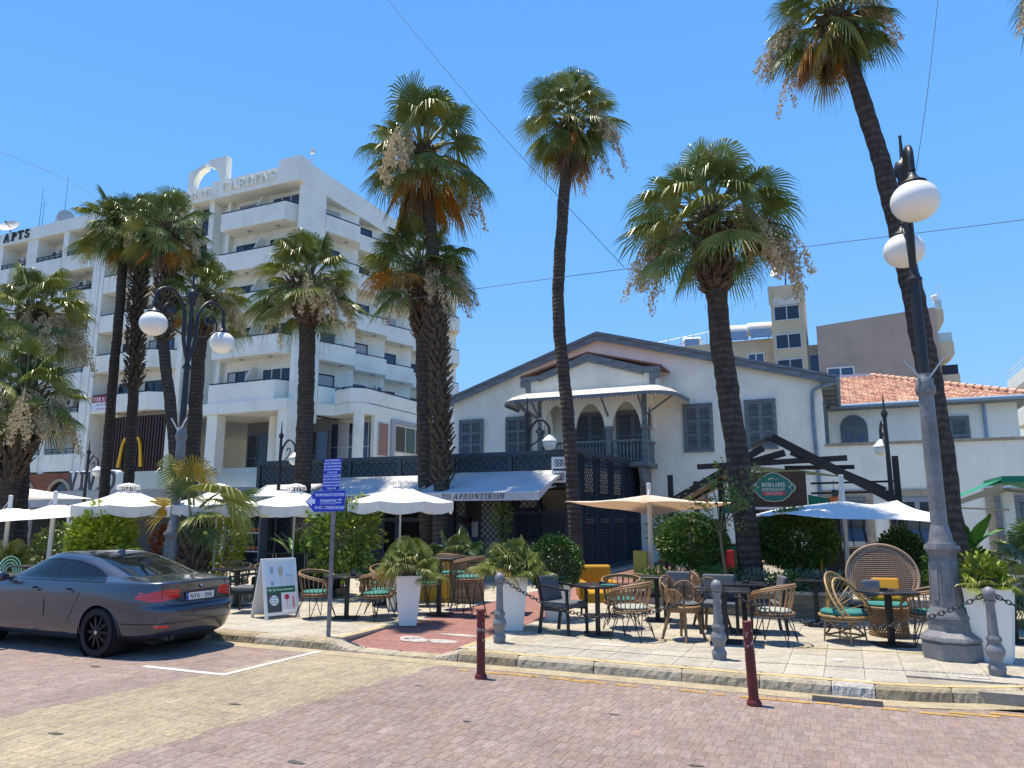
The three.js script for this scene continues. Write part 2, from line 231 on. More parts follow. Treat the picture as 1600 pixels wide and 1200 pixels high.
{ // pavement: bed and slabs, the red driveway running in from the street
  const bed = structure(mb().box(-80, -0.04, -70, -6.98, 0.118, -9.36).box(-5.0, -0.04, -70, 60, 0.118, -9.36).box(-6.98, -0.04, -70, -5.0, 0.118, -11.2).build('pavement', mat([0.44, 0.39, 0.30], 1, { map: T.stone })));
  tag(bed, 'cream stone slab pavement under the cafe tables', 'pavement', null, 'structure');
  const R = rng(31), tones = [[0.63, 0.58, 0.465], [0.60, 0.555, 0.45], [0.64, 0.59, 0.47], [0.59, 0.555, 0.465], [0.61, 0.55, 0.42], [0.57, 0.53, 0.435]];
  const ms = tones.map(c => mat(c, 0.88, { map: T.speck, bumpMap: T.speckBump, bumpScale: 0.0015 }));
  const SX = 0.425, SZ = 0.46, g = new RoundedBoxGeometry(SX - 0.004, 0.04, SZ - 0.004, 1, 0.003), gs = [0, 1, 2].map(k => { const q = metreUV(norm(g.clone())); const u = q.attributes.uv; for (let i = 0; i < u.count; i++) u.setXY(i, u.getX(i) + k * 0.61, u.getY(i) + k * 0.37); return q; });
  const list = [];
  for (let r = 0; r < 30; r++) for (let i = 0; i < 120; i++) {
    const x = i < 64 ? -7.24 - SX * (i + 0.5) : -4.60 + SX * (i - 63.5), z = -9.61 - r * SZ;
    if (x > 8 || z > kerbZ(x) - 0.46 || !seen(x, 0.14, z, 0.4)) continue;
    list.push([x, z, hypot(x, z)]);
  }
  list.sort((a, b) => a[2] - b[2]);
  const rest = mb();
  list.forEach(([x, z], i) => { const dy = R(-0.0025, 0.002), k = floor(R() * 6), s = gs[floor(R() * 3)]; if (i < 300) { const o = mesh('slab', s, ms[k], bed); o.position.set(x, 0.1195 + dy, z); o.rotation.set(R(-0.003, 0.003), R(-0.004, 0.004), R(-0.003, 0.003)); } else rest.add(s.clone(), M4(x, 0.1195 + dy, z)); });
  rest.build('far_slabs', ms[0], bed).userData.kind = 'stuff';
  // edging strips along the drive
  mb().box(-7.24, 0.10, -30, -6.96, 0.139, -9.37).box(-4.99, 0.10, -30, -4.60, 0.139, -9.37).build('edging', ms[2], bed);
  const yl = mb(); yl.quad([-12, 0.1445, -10.92], [-7.3, 0.1445, -10.86], [-7.3, 0.1445, -10.91], [-12, 0.1445, -10.97]).quad([-7.1, 0.1415, -9.45], [-7.0, 0.1415, -9.45], [-7.0, 0.1415, -10.8], [-7.08, 0.1415, -10.8]).quad([-4.4, 0.1445, -10.93], [0.8, 0.1445, -11.42], [0.8, 0.1445, -11.47], [-4.4, 0.1445, -10.98]).quad([-4.97, 0.1415, -9.45], [-4.90, 0.1415, -9.45], [-4.90, 0.1415, -10.6], [-4.97, 0.1415, -10.6]);
  yl.build('faded_yellow_line', mat([0.66, 0.53, 0.22], 0.85, { map: T.stone }), bed);
  const worn = mb(), r4 = rng(91); for (const [x, z, w, d] of [[-3.1, -10.4, 0.35, 0.08], [-7.0, -11.6, 0.3, 0.1], [-0.2, -10.5, 0.08, 0.1], [1.2, -9.99, 0.2, 0.05]]) { const n = 14, q = []; for (let i = 0; i < n; i++) { const a = i / n * 2 * PI, k = r4(0.6, 1); q.push([x + cos(a) * w * k, 0.1448, z + sin(a) * d * k]); } for (let i = 0; i < n; i++) worn.tris([[x, 0.1448, z], q[(i + 1) % n], q[i]]); }
  worn.build('worn_white_paint', mat([0.74, 0.72, 0.68], 0.9, { map: T.stone }), bed);
  // red driveway: small tiles on a ramp
  const red = structure(mb().quad([-6.95, 0.03, -9.36], [-5.0, 0.03, -9.36], [-5.0, 0.132, -11.0], [-6.95, 0.132, -11.0]).quad([-6.95, 0.132, -11.0], [-5.0, 0.132, -11.0], [-5.0, 0.132, -31], [-6.95, 0.132, -31]).build('driveway', mat([0.30, 0.15, 0.12], 1, { map: T.speck })));
  tag(red, 'red tiled path running in between the planters', 'path', null, 'structure');
  const reds = [[0.47, 0.225, 0.185], [0.45, 0.21, 0.175], [0.49, 0.245, 0.20], [0.44, 0.215, 0.185]].map(c => mat(c, 0.9, { map: T.speck, bumpMap: T.speckBump, bumpScale: 0.0015 }));
  const tg = metreUV(norm(new RoundedBoxGeometry(0.236, 0.03, 0.236, 1, 0.003))), more = mb(); let n = 0;
  for (let z = -9.5; z > -21; z -= 0.24) for (let i = 0; i < 8; i++) {
    const x = -6.83 + i * 0.24, y = z > -11 ? lerp(0.03, 0.132, (z + 9.36) / -1.64) : 0.132, rx = z > -11 ? Math.atan2(0.102, 1.64) : 0;
    if (n < 200) { const o = mesh('tile', tg, reds[floor(R() * 4)], red); o.position.set(x, y - 0.009 + R(-0.001, 0.001), z); o.rotation.x = rx; n++; } else more.add(tg.clone(), M4(x, y - 0.009, z));
  }
  more.build('far_tiles', reds[0], red).userData.kind = 'stuff';
  const wp = mb(), r5 = rng(14), blot = (x, z, w, d, k) => { const n = 26, q = []; for (let i = 0; i < n; i++) { const a = i / n * 2 * PI, f = r5(0.72, 1); const X = x + cos(a) * w * f + k * sin(a) * d, Z = z + sin(a) * d * f; q.push([X, lerp(0.03, 0.132, clamp((Z + 9.36) / -1.64, 0, 1)) + 0.0115, Z]); } const c = [x, lerp(0.03, 0.132, clamp((z + 9.36) / -1.64, 0, 1)) + 0.0115, z]; for (let i = 0; i < n; i++) wp.tris([c, q[(i + 1) % n], q[i]]); };
  blot(-5.62, -10.05, 0.30, 0.13, 0.4); blot(-6.05, -10.02, 0.30, 0.16, 0.2); blot(-6.2, -10.12, 0.22, 0.12, 0); blot(-5.55, -10.5, 0.42, 0.07, 0);
  wp.build('worn_white_marking', mat([0.66, 0.62, 0.58], 0.9, { map: T.speck }), red);
  // drain grate by the kerb
  const gr = thing('drain_grate', 'dark iron drain grate in the gutter by the kerb', 'drain', [-0.12, 0, -8.9]);
  mb().box(-0.32, -0.01, -0.12, 0.32, 0.007, -0.09).box(-0.32, -0.01, 0.09, 0.32, 0.007, 0.12).box(-0.34, -0.01, -0.12, -0.31, 0.0075, 0.12).box(0.31, -0.01, -0.12, 0.34, 0.0075, 0.12).build('frame', M.iron, gr);
  for (let i = 0; i < 16; i++) mb().box(-0.3 + i * 0.038, -0.01, -0.09, -0.282 + i * 0.038, 0.006, 0.09).build('bar', M.iron, gr);
  mb().box(-0.31, 0.0042, -0.09, 0.31, 0.0045, 0.09).build('pit', M.black, gr);
}
// ---------------------------------------------------------------- building pieces shared by several buildings
const winCache = {};
function windowAt(parent, x, y, z, turn, w, h, n = 2, fm = M.rail, pm = M.glass, f = 0.06, rows = 1, name = 'window') { // y is the sill; frame with n panes, each a sub-part
  const key = [w, h, n, f, rows].join();
  if (!winCache[key]) {
    const b = mb(); b.box(-w / 2, 0, -0.05, w / 2, f, 0.05).box(-w / 2, h - f, -0.05, w / 2, h, 0.05);
    for (let i = 0; i <= n; i++) { const cx = lerp(-w / 2 + f / 2, w / 2 - f / 2, i / n); b.box(cx - f / 2, f, -0.045, cx + f / 2, h - f, 0.045); }
    for (let r = 1; r < rows; r++) b.box(-w / 2 + f, h * r / rows - f / 3, -0.04, w / 2 - f, h * r / rows + f / 3, 0.04);
    winCache[key] = [b.geo(), mb().box(0.001 - (w - f) / n / 2 + f / 2, f, -0.008, (w - f) / n / 2 - f / 2 - 0.001, h - f, 0.008).geo()];
  }
  const o = mesh(name, winCache[key][0], fm, parent); o.position.set(x, y, z); o.rotation.y = turn;
  for (let i = 0; i < n; i++) mesh('pane', winCache[key][1], Array.isArray(pm) ? pm[i % pm.length] : pm, o).position.x = lerp(-w / 2 + f / 2, w / 2 - f / 2, (i + 0.5) / n);
  return o;
}
let acGeo;
function airCon(parent, x, y, z, turn) {
  acGeo ??= [mb().rb(0.85, 0.6, 0.34, 0.02, 0, 0.3, 0).geo(), mb().add(new THREE.TorusGeometry(0.2, 0.012, 5, 20), M4(-0.12, 0.3, 0.175)).add(new THREE.TorusGeometry(0.12, 0.01, 5, 16), M4(-0.12, 0.3, 0.175)).box(-0.33, 0.295, 0.17, 0.09, 0.305, 0.18).box(-0.125, 0.1, 0.17, -0.115, 0.5, 0.18).geo(), mb().cyl([-0.12, 0.3, 0.165], [-0.12, 0.3, 0.173], 0.2, 0.2, 18).geo()];
  const o = mesh('air_conditioner', acGeo[0], mat([0.62, 0.60, 0.55], 0.6), parent); o.position.set(x, y, z); o.rotation.y = turn;
  mesh('fan_grille', acGeo[1], M.iron, o); mesh('fan_well', acGeo[2], M.slate, o); return o;
}
const lightGeo = mb().lathe([[0.001, -0.09], [0.10, -0.08], [0.14, -0.03], [0.15, 0]], 0, 0, 0, 14).geo();
function soffitLight(parent, x, y, z) { mesh('ceiling_light', lightGeo, M.blind, parent).position.set(x, y, z); }
const font = await new FontLoader().loadAsync('fonts/droid/droid_serif_bold.typeface.json');
const fontSans = await new FontLoader().loadAsync('fonts/droid/droid_sans_bold.typeface.json');
const fontSerif = await new FontLoader().loadAsync('fonts/droid/droid_serif_regular.typeface.json');
function text(str, size, depth, f = font, spacing = 0, bevel = 0) { // each letter's geometry laid along x
  const out = []; let x = 0;
  for (const ch of str) { if (ch === ' ') { x += size * 0.45; continue; } const g = new TextGeometry(ch, { font: f, size, depth, curveSegments: 4, bevelEnabled: bevel > 0, bevelSize: bevel, bevelThickness: bevel, bevelSegments: 1 }); g.computeBoundingBox(); const w = g.boundingBox.max.x; g.translate(x, 0, 0); x += w + size * 0.12 + spacing; out.push([ch, norm(g)]); }
  return { letters: out, width: x };
}

// ---------------------------------------------------------------- hotel
{
  const H = thing('hotel', 'tall white hotel with stepped balconies, roof arch and raised roof lettering', 'building');
  const X0 = -31.5, WF = -37.3, wall = mb(), back = -58.3;
  const floors = [9.5, 12.53, 15.56, 18.59, 21.62];
  // body: front wall with openings cut only by set-in windows; upper block
  wall.box(-50, 8.9, back, X0 - 1.4, 24.1, WF - 0.001);
  wall.box(-50.2, 0, back, -49.8, 25.0, -36.1); // party wall
  wall.box(-41.75, 8.9, WF, -41.25, 24.1, -36.3).box(-39.75, 8.9, WF, -39.3, 24.1, -36.35).box(-38.6, 8.9, WF, -38.3, 24.1, -36.9);
  // corner pier and first stretch of the side wall
  wall.box(X0 - 1.4, 8.0, -38.9, X0, 24.1, WF + 0.0).box(X0 - 0.35, 0, -37.298, X0 - 0.002, 24.0, -36.5);
  // roof fascia, corner block, arch
  wall.box(-50, 24.0, -37.2, -39.2, 25.05, -36.0).box(-38.9, 24.0, -37.2, -33.3, 25.25, -36.02).box(-39.25, 23.95, -37.2, -38.85, 25.3, -35.98).box(-33.302, 24.0, -37.2, X0 + 0.02, 25.75, -36.0);
  wall.box(X0 - 1.5, 24.0, back, X0 + 0.02, 25.6, -37.2).box(-50, 24.0, back, X0 - 1.5, 24.4, -37.2);
  wall.build('wall', M.white, H);
  // arch in two halves standing on the roof edge
  for (const s of [-1, 1]) {
    const pts = []; const cx = -40.05, r = 1.25; // outline of one haunch
    if (s < 0) { pts.push([cx - 1.75, 25.04], [cx - r, 25.04]); for (let i = 0; i <= 10; i++) { const a = PI - i / 10 * PI * 0.44; pts.push([cx + r * cos(a), 25.4 + r * sin(a)]); } pts.push([cx - 0.12, 26.95], [cx - 1.75, 26.55]); }
    else { pts.push([cx + 1.85, 25.04], [cx + 1.85, 27.15], [cx + 0.1, 27.15]); for (let i = 10; i >= 0; i--) { const a = i / 10 * PI * 0.44; pts.push([cx + r * cos(a), 25.4 + r * sin(a)]); } pts.push([cx + r, 25.04]); }
    mb().ext(pts, 0.5, M4(0, 0, -36.6)).build('roof_arch', M.white, H);
  }
  const letters = (s, x0, x1, y, size) => { const t = text(s, size, 0.10, font, 0.04), k = (x1 - x0) / t.width; for (const [ch, g] of t.letters) { g.scale(k, 1, 1); const o = mesh('letter', metreUV(g), M.white, H); o.position.set(x0, y, -35.99); } };
  letters('BEACH', -41.6, -39.35, 24.28, 0.52); letters('GARDENS', -38.3, -33.4, 24.38, 0.62);
  // balconies on the front
  const R = rng(3);
  const balcony = (x0, x1, xe, fl, far) => { // parapet front with a splayed right end
    const top = fl + 1.05, bot = fl - 0.22, z0 = -36.0, p = mb();
    p.box(x0, bot, z0 - 0.14, x1, top, z0);
    const a = atan2(xe - x1, -(WF - z0)), len = hypot(xe - x1, WF - z0); p.add(new THREE.BoxGeometry(0.14, top - bot, len), M4((x1 + xe) / 2 - 0.05, (top + bot) / 2, (z0 + WF) / 2, 0, -a, 0));
    p.ext([[x0, -z0 - 0.001 + 0.14], [x1, -z0 + 0.14], [xe - 0.15, -WF], [x0, -WF]].map(([x, z]) => [x, z]), 0.2, new THREE.Matrix4().makeRotationX(-PI / 2).setPosition(0, fl - 0.21, 0));
    const o = p.build('balcony', M.white, H);
    const r = mb(); r.box(x0 + 0.02, top + 0.03, z0 - 0.11, x1, top + 0.10, z0 - 0.03).bar([x1, top + 0.065, z0 - 0.07], [xe - 0.05, top + 0.065, WF + 0.1], 0.08, 0.07); r.build('handrail', M.rail, o);
    soffitLight(o, lerp(x0, x1, 0.35), bot, -36.7); soffitLight(o, lerp(x0, x1, 0.8), bot, -36.7);
    return o;
  };
  floors.forEach((f, i) => {
    balcony(-49.6, -43.9, -42.1, f, 0); balcony(-38.2, -32.6, -31.9, f, 0);
    // dividing fins on each balcony
    for (const [x, d] of [[-46.2, 1], [-35.3, 1]]) mb().ext([[0, f + 0.02], [1.15, f + 0.02], [1.15, f + 1.0], [0.5, f + 2.25], [0, f + 2.25]], 0.1, M4(x, 0, WF, 0, -PI / 2, 0)).build('divider', M.white, H);
    const cur = [M.glass, M.curtain, M.glass, M.glassblue];
    windowAt(H, -44.5, f + 0.05, WF + 0.03, 0, 2.5, 2.05, 3, M.rail, [cur[i % 4], M.glass, M.glassblue]);
    windowAt(H, -47.6, f + 0.05, WF + 0.03, 0, 1.7, 2.05, 2, M.rail, [M.glass, cur[(i + 1) % 4]]);
    if (i === 4) { windowAt(H, -36.75, f + 0.6, WF + 0.03, 0, 2.1, 1.45, 1, M.blind, M.blind); const sl = mb(); for (let k = 0; k < 14; k++) sl.box(-37.75, f + 0.66 + k * 0.098, WF + 0.04, -35.75, f + 0.70 + k * 0.098, WF + 0.085); sl.build('roller_shutter', M.blind, H); }
    else windowAt(H, -36.75, f + 0.05, WF + 0.03, 0, 2.2, 2.05, 3, M.rail, i % 2 ? [M.glassblue, M.glass, M.glass] : [M.curtain, M.glass, M.curtain]);
    windowAt(H, -33.6, f + 0.5, WF + 0.03, 0, 2.4, 1.6, 3, i === 1 || i === 3 ? M.rail : M.potwhite, i === 4 ? M.glassblue : M.glass);
    // stair strip
    windowAt(H, -40.5, f + 0.1, WF + 0.1, 0, 1.45, 2.5, 2, M.rail, M.glassblue, 0.07, 2);
    mb().box(-41.25, f - 0.35, WF + 0.02, -39.75, f + 0.02, -36.6).build('stair_slab', M.white, H);
    if (i === 0 || i === 2) airCon(H, -48.9, f + 1.3, WF + 0.25, 0);
    airCon(H, -49.2, f + 0.9, WF + 0.25, 0);
  });
  mb().quad([-49.5, 9.4, -35.985], [-47.3, 9.4, -35.985], [-47.3, 10.5, -35.985], [-49.5, 10.5, -35.985]);
  { // for-sale banner hung on the lowest left balcony
    const g = new THREE.BoxGeometry(2.2, 1.12, 0.02), face = canvasTex(512, 256, (c, w, h) => { c.fillStyle = '#e8e8ea'; c.fillRect(0, 0, w, h); c.fillStyle = '#a01828'; c.fillRect(0, 0, w, h * 0.42); c.fillStyle = '#f4f0f0'; c.font = 'bold 96px serif'; c.textAlign = 'center'; c.textBaseline = 'middle'; c.fillText('FOR SALE', w / 2, h * 0.22, w * 0.92); c.fillStyle = '#803040'; c.font = 'bold 44px sans-serif'; c.fillText('Call +357 99 70', w / 2, h * 0.58, w * 0.9); c.fillStyle = '#a01828'; c.font = 'bold 36px sans-serif'; c.fillText('beach gardens', w / 2, h * 0.84, w * 0.8); });
    const b = new THREE.Mesh(g, mat([0.9, 0.9, 0.9], 0.8, { map: face })); b.name = 'for_sale_banner'; b.position.set(-48.4, 9.98, -35.97); scene.add(b); tag(b, 'white and red for sale banner on the lowest balcony', 'banner');
  }
  // gallery storey under the right-hand balconies: deep slab, pillars, dark glazing
  mb().box(-38.9, 8.55, -42, X0 + 0.02, 9.28, -35.9).build('gallery_slab', M.white, H);
  for (const [x, w] of [[-37.75, 0.9], [-31.85, 0.75]]) mb().box(x - w / 2, 0, -36.8, x + w / 2, 8.54, -36.05).build('pillar', M.white, H);
  mb().cyl([-34.5, 0, -38.4], [-34.5, 8.54, -38.4], 0.4, 0.4, 24).build('column', M.white, H);
  mb().box(-38.8, 4.2, -40.6, -31.5, 8.54, -40.4).build('gallery_back_wall', mat([0.13, 0.135, 0.14], 0.7), H);
  windowAt(H, -36.9, 4.3, -40.3, 0, 3.4, 3.4, 4, M.slate, M.glass, 0.08, 2); windowAt(H, -33.3, 4.3, -40.3, 0, 3.4, 3.4, 4, M.slate, [M.glass, M.glassblue], 0.08, 2);
  mb().box(-49.8, 0, -42, -31.6, 4.2, -37.2).build('ground_storey', M.grey, H);
  // slatted dark panel with the yellow arched letter
  mb().box(-48.3, 3.9, -37.0, -42.15, 8.95, -36.6).build('panel', mat([0.022, 0.012, 0.012], 0.7), H);
  const slat = mb().box(-0.06, 3.9, -36.6, 0.06, 8.95, -36.42).geo(), sm = [[0.060, 0.028, 0.022], [0.05, 0.024, 0.02], [0.072, 0.034, 0.027]].map(c => mat(c, 0.6));
  for (let i = 0; i < 22; i++) mesh('slat', slat, sm[i % 3], H).position.x = -48.1 + i * 0.278;
  mb().box(-42.1, 3.9, -37.2, -41.4, 9.3, -36.2).build('panel_pier', M.white, H);
  {
    const o = [], n = 14, cx = [-46.08, -44.92]; // two joined parabolic arches
    const arc = (c, w, top, th) => { const out = [], inn = []; for (let i = 0; i <= n; i++) { const t = i / n * 2 - 1; out.push([c + t * w, 5.35 + (top - 5.35) * (1 - pow(abs(t), 2.4))]); inn.push([c + t * (w - th), 5.35 + (top - 5.35 - th * 0.9) * (1 - pow(abs(t), 2.6))]); } return [...out, ...inn.reverse()]; };
    mb().ext(arc(cx[0], 0.66, 7.45, 0.24), 0.12, M4(0, 0, -36.40)).ext(arc(cx[1], 0.66, 7.45, 0.24), 0.12, M4(0, 0, -36.396)).build('yellow_arches', mat([0.78, 0.43, 0.01], 0.5), H);
  }
  // side facing the old house: saw-tooth balconies
  const edges = [-38.9, -42.75, -46.6, -50.45, -54.3, -58.15];
  const tooth = mb();
  for (let b = 0; b < 5; b++) { const z0 = edges[b], z1 = edges[b + 1], s = 1.35; // slanting wall of one bay
    tooth.ext([[X0 - s, -z0], [X0, -z1], [X0 - 4, -z1], [X0 - 4, -z0]], 15.1, new THREE.Matrix4().makeRotationX(-PI / 2).setPosition(0, 8.9, 0)); }
   tooth.build('saw_tooth_wall', M.white, H);
  for (let b = 0; b < 5; b++) {
    const z0 = edges[b], z1 = edges[b + 1], s = 1.35, a = atan2(z0 - z1, s), ang = PI / 2 - atan2(s, z0 - z1); // turn of the slanting wall
    floors.forEach((f, i) => {
      const top = f + 1.0, bot = f - 0.2, A = [X0 + 0.02, -z0], B = [X0 + 0.85, -lerp(z0, z1, 0.72)], C = [X0, -z1 + 0.02], t = 0.13;
      const p = mb(), rot = new THREE.Matrix4().makeRotationX(-PI / 2);
      p.ext([A, B, C, [X0 - 0.02, -z1], [X0 - s, -z0]], 0.2, rot.clone().setPosition(0, bot, 0));
      const pw = (P, Q, h0, h1, th) => { const len = hypot(Q[0] - P[0], Q[1] - P[1]), an = atan2(-(Q[1] - P[1]) * -1, Q[0] - P[0]); p.add(new THREE.BoxGeometry(len, h1 - h0, th), M4((P[0] + Q[0]) / 2, (h0 + h1) / 2, -(P[1] + Q[1]) / 2, 0, atan2(Q[1] - P[1], Q[0] - P[0]), 0)); };
      if (i || b < 5) { pw(A, B, bot + 0.003, top, t); pw(B, [C[0], C[1]], bot + 0.002, top, t); }
      if (i === 0 && b > 0) { return; }
      const o = p.build('side_balcony', M.white, H);
      const r = mb(); r.bar([A[0], top + 0.09, -A[1]], [B[0], top + 0.09, -B[1]], 0.06, 0.06).bar([lerp(A[0], B[0], 0.96), top, -lerp(A[1], B[1], 0.96)], [lerp(A[0], B[0], 0.96), top + 0.1, -lerp(A[1], B[1], 0.96)], 0.05, 0.05); r.build('handrail', M.rail, o);
      soffitLight(o, X0 + 0.1, bot, lerp(z0, z1, 0.6));
    });
    floors.forEach((f, i) => {
      const t = 0.42, x = lerp(X0 - s, X0, t), z = lerp(z0, z1, t), turn = PI / 2 - atan2(s, z0 - z1);
      const n = [sin(turn), cos(turn)];
      const white = (b + i) % 3 === 1;
      windowAt(H, x + n[0] * 0.03, f + 0.05, z + n[1] * 0.03, turn, 1.5, 2.1, 1, white ? M.potwhite : M.rail, (b * 3 + i) % 4 === 0 ? M.curtain : (b + i) % 2 ? M.glassblue : M.glass, 0.09);
      if (b === 1 && i === 0) airCon(H, lerp(X0 - s, X0, 0.86) + n[0] * 0.25, f + 1.5, lerp(z0, z1, 0.86) + n[1] * 0.25, turn);
    });
  }
  // annex with a roof terrace
  const XA = -28.04, an = mb(), r = 0.9;
  const outline = [[X0 - 0.5, 38.4], [X0 + 0.9, 39.6]]; for (let i = 0; i <= 6; i++) { const q = PI / 2 * (1 - i / 6); outline.push([XA - r + r * cos(q), 39.9 - r * sin(q)]); } outline.push([XA, 58.2], [X0 - 0.5, 58.2]);
  an.ext(outline, 0.75, new THREE.Matrix4().makeRotationX(-PI / 2).setPosition(0, 8.55, 0));
  an.ext([...outline.slice(1, -1), ...outline.slice(1, -1).reverse().map(([x, z]) => [x - 0.16, z + 0.16])], 0.95, new THREE.Matrix4().makeRotationX(-PI / 2).setPosition(0, 9.25, 0));
  an.box(XA - 0.3, 0, -58.2, XA - 0.02, 8.55, -40.6).box(X0 - 0.4, 0, -41.6, XA - 0.31, 8.5, -41.4);
  an.cyl([XA - 0.5, 0, -39.5], [XA - 0.5, 8.55, -39.5], 0.36, 0.36, 22); an.build('annex', M.white, H);
  const rail = mb(); rail.tube([[X0 + 0.9, 10.28, -39.6], [XA - 1.4, 10.28, -39.02], [XA - 0.35, 10.28, -39.2], [XA - 0.06, 10.28, -40], [XA - 0.06, 10.28, -44], [XA - 0.06, 10.28, -58]], 0.045, 40, 6); rail.build('terrace_rail', M.rail, H);
  windowAt(H, -30.2, 3.2, -41.3, 0, 4.2, 5.1, 5, M.alu, [M.glassblue, M.curtain, M.glass, M.glassblue, M.glass], 0.08, 3);
  windowAt(H, XA, 5.9, -41.6, PI / 2, 1.3, 2.3, 1, M.alu, mat([0.30, 0.16, 0.12], 0.4), 0.07);
  mb().box(XA - 0.02, 3, -47.6, XA + 0.12, 8.3, -47.2).box(XA - 0.02, 8.3, -47.6, XA + 0.12, 8.55, -42.5).box(XA - 0.02, 3, -42.9, XA + 0.12, 8.3, -42.5).build('grey_surround', M.grey, H);
  windowAt(H, XA + 0.02, 6.3, -45.0, PI / 2, 4.0, 1.9, 3, M.alu, [M.glass, mat([0.02, 0.08, 0.06], 0.2), M.glass], 0.07);
  const rm = mb(); rm.cyl([-32.2, 25.7, -38], [-32.2, 27, -38], 0.03, 0.03, 6).rb(0.3, 0.35, 0.2, 0.04, -32.2, 27.1, -38); rm.build('roof_mast', M.alu, H);
}
// ---------------------------------------------------------------- apartment block at the left
{
  const A = thing('apartment_block', 'white apartment block with black roof letters at the left edge', 'building');
  const WF = -37.6, w = mb(), fl = [5.45, 8.5, 11.5, 14.75, 17.95, 21.0];
  w.box(-86, 0, -60, -50.25, 24.2, WF).box(-86, 24.1, -60, -50.25, 25.15, -36.0);
  for (const [x, d] of [[-58.7, 1.3], [-54.65, 0.6], [-50.7, 0.8], [-62.8, 0.6], [-67, 0.9]]) w.box(x - d / 2, 4.9, WF, x + d / 2, 24.1, -36.12);
  w.build('wall', M.whiteB, A);
  const t = text('SUN APTS', 0.75, 0.08, font, 0.12); for (const [ch, g] of t.letters) mesh('letter', metreUV(g), M.black, A).position.set(-58.9 - t.width, 24.35, -35.98);
  fl.forEach((f, i) => {
    for (const [x0, x1] of [[-54.35, -51.1], [-58.05, -54.95], [-62.5, -59.35], [-66.55, -63.1]]) {
      const top = f + 1.0, o = mb().box(x0, f - 0.25, -36.2, x1, top, -36.04).box(x0, f - 0.24, WF, x1, f - 0.02, -36.2).build('balcony', M.whiteB, A);
      const r = mb(); r.box(x0, top + 0.36, -36.15, x1, top + 0.42, -36.09).box(x0, top + 0.17, -36.15, x1, top + 0.21, -36.09); for (let k = 0; k < 5; k++) { const x = lerp(x0 + 0.1, x1 - 0.1, k / 4); r.box(x - 0.02, top, -36.14, x + 0.02, top + 0.36, -36.1); } r.build('handrail', M.rail, o);
      soffitLight(o, (x0 + x1) / 2, f - 0.25, -36.8);
      windowAt(A, lerp(x0, x1, 0.62), f, WF + 0.03, 0, 1.9, 2.1, 2, M.rail, [M.glass, i % 2 ? M.glass : M.glassblue]);
      if ((i + floor(x0)) % 3 === 0 || i === 5) airCon(A, x0 + 0.7, f + 1.75, WF + 0.3, 0);
    }
  });
  // brick arcade along the ground floor
  const br = mb(), arch = c => { const q = [[c - 1.15, 2.4]]; for (let k = 0; k <= 10; k++) { const a = PI - k / 10 * PI; q.push([c + 1.15 * cos(a), 3.5 + 1.0 * sin(a)]); } q.push([c + 1.15, 2.4]); return q; };
  br.ext([[-66, 2.3], [-50.3, 2.3], [-50.3, 5.05], [-66, 5.05]], 0.25, M4(0, 0, -36.2), [-52, -56, -60, -64].map(arch)); br.build('brick_arcade', mat([0.33, 0.12, 0.06], 0.9, { map: T.stone }), A);
  for (const c of [-52, -56, -60, -64]) { const q = []; for (let k = 0; k <= 12; k++) { const a = PI - k / 12 * PI; q.push([c + 1.3 * cos(a), 3.5 + 1.15 * sin(a)]); } for (let k = 12; k >= 0; k--) { const a = PI - k / 12 * PI; q.push([c + 1.08 * cos(a), 3.5 + 0.95 * sin(a)]); } mb().ext(q, 0.12, M4(0, 0, -35.98)).build('arch_surround', M.stone, A); mb().box(c - 1.14, 2.4, -36.18, c + 1.14, 4.5, -36.12).build('arch_glazing', M.glass, A); }
  // roof gear: each its own thing
  const roof = 25.15;
  const bt = thing('water_tank', 'grey water tank lying on the apartment roof', 'tank', [-57.4, roof, -37.6], -0.5); mb().cyl([-0.9, 0.95, 0], [0.9, 0.95, 0], 0.62, 0.62, 22).build('drum', mat([0.30, 0.32, 0.34], 0.4, { metalness: 0.5 }), bt); mb().bar([-0.6, 0, -0.4], [-0.6, 0.6, -0.3], 0.06, 0.06).bar([0.6, 0, -0.4], [0.6, 0.6, -0.3], 0.06, 0.06).bar([-0.6, 0, 0.4], [-0.6, 0.6, 0.3], 0.06, 0.06).bar([0.6, 0, 0.4], [0.6, 0.6, 0.3], 0.06, 0.06).build('stand', M.iron, bt);
  const dish = (name, label, p, turn, r) => { const d = thing(name, label, 'dish', p, turn); const pr = []; for (let i = 0; i <= 7; i++) { const q = i / 7 * r; pr.push([max(0.001, q), q * q * 0.32 / r]); } const q = mb(); q.lathe(pr, 0, 0, 0, 24).lathe(pr.map(([a, b]) => [a, b - 0.03]), 0, 0, 0, 24); const g = mesh('reflector', q.geo(), mat([0.66, 0.62, 0.55], 0.6, { side: THREE.DoubleSide }), d); g.position.y = 0.3 + r; g.rotation.x = 0.95; mb().cyl([0, 0, 0], [0, 0.3 + r, -0.1], 0.05, 0.05, 8).cyl([0, 0.3 + r, 0], [0, 0.5 + r, r * 0.9], 0.03, 0.02, 6).rb(0.12, 0.12, 0.16, 0.03, 0, 0.55 + r, r * 0.92).build('mast', M.iron, d); return d; };
  dish('satellite_dish', 'pale satellite dish on the apartment roof above the black letters', [-63.3, roof, -36.9], 0.5, 0.75);
  dish('satellite_dish', 'large cream satellite dish on top of the beige tower', [-2.75, 18.6, -55.4], -0.9, 1.05);
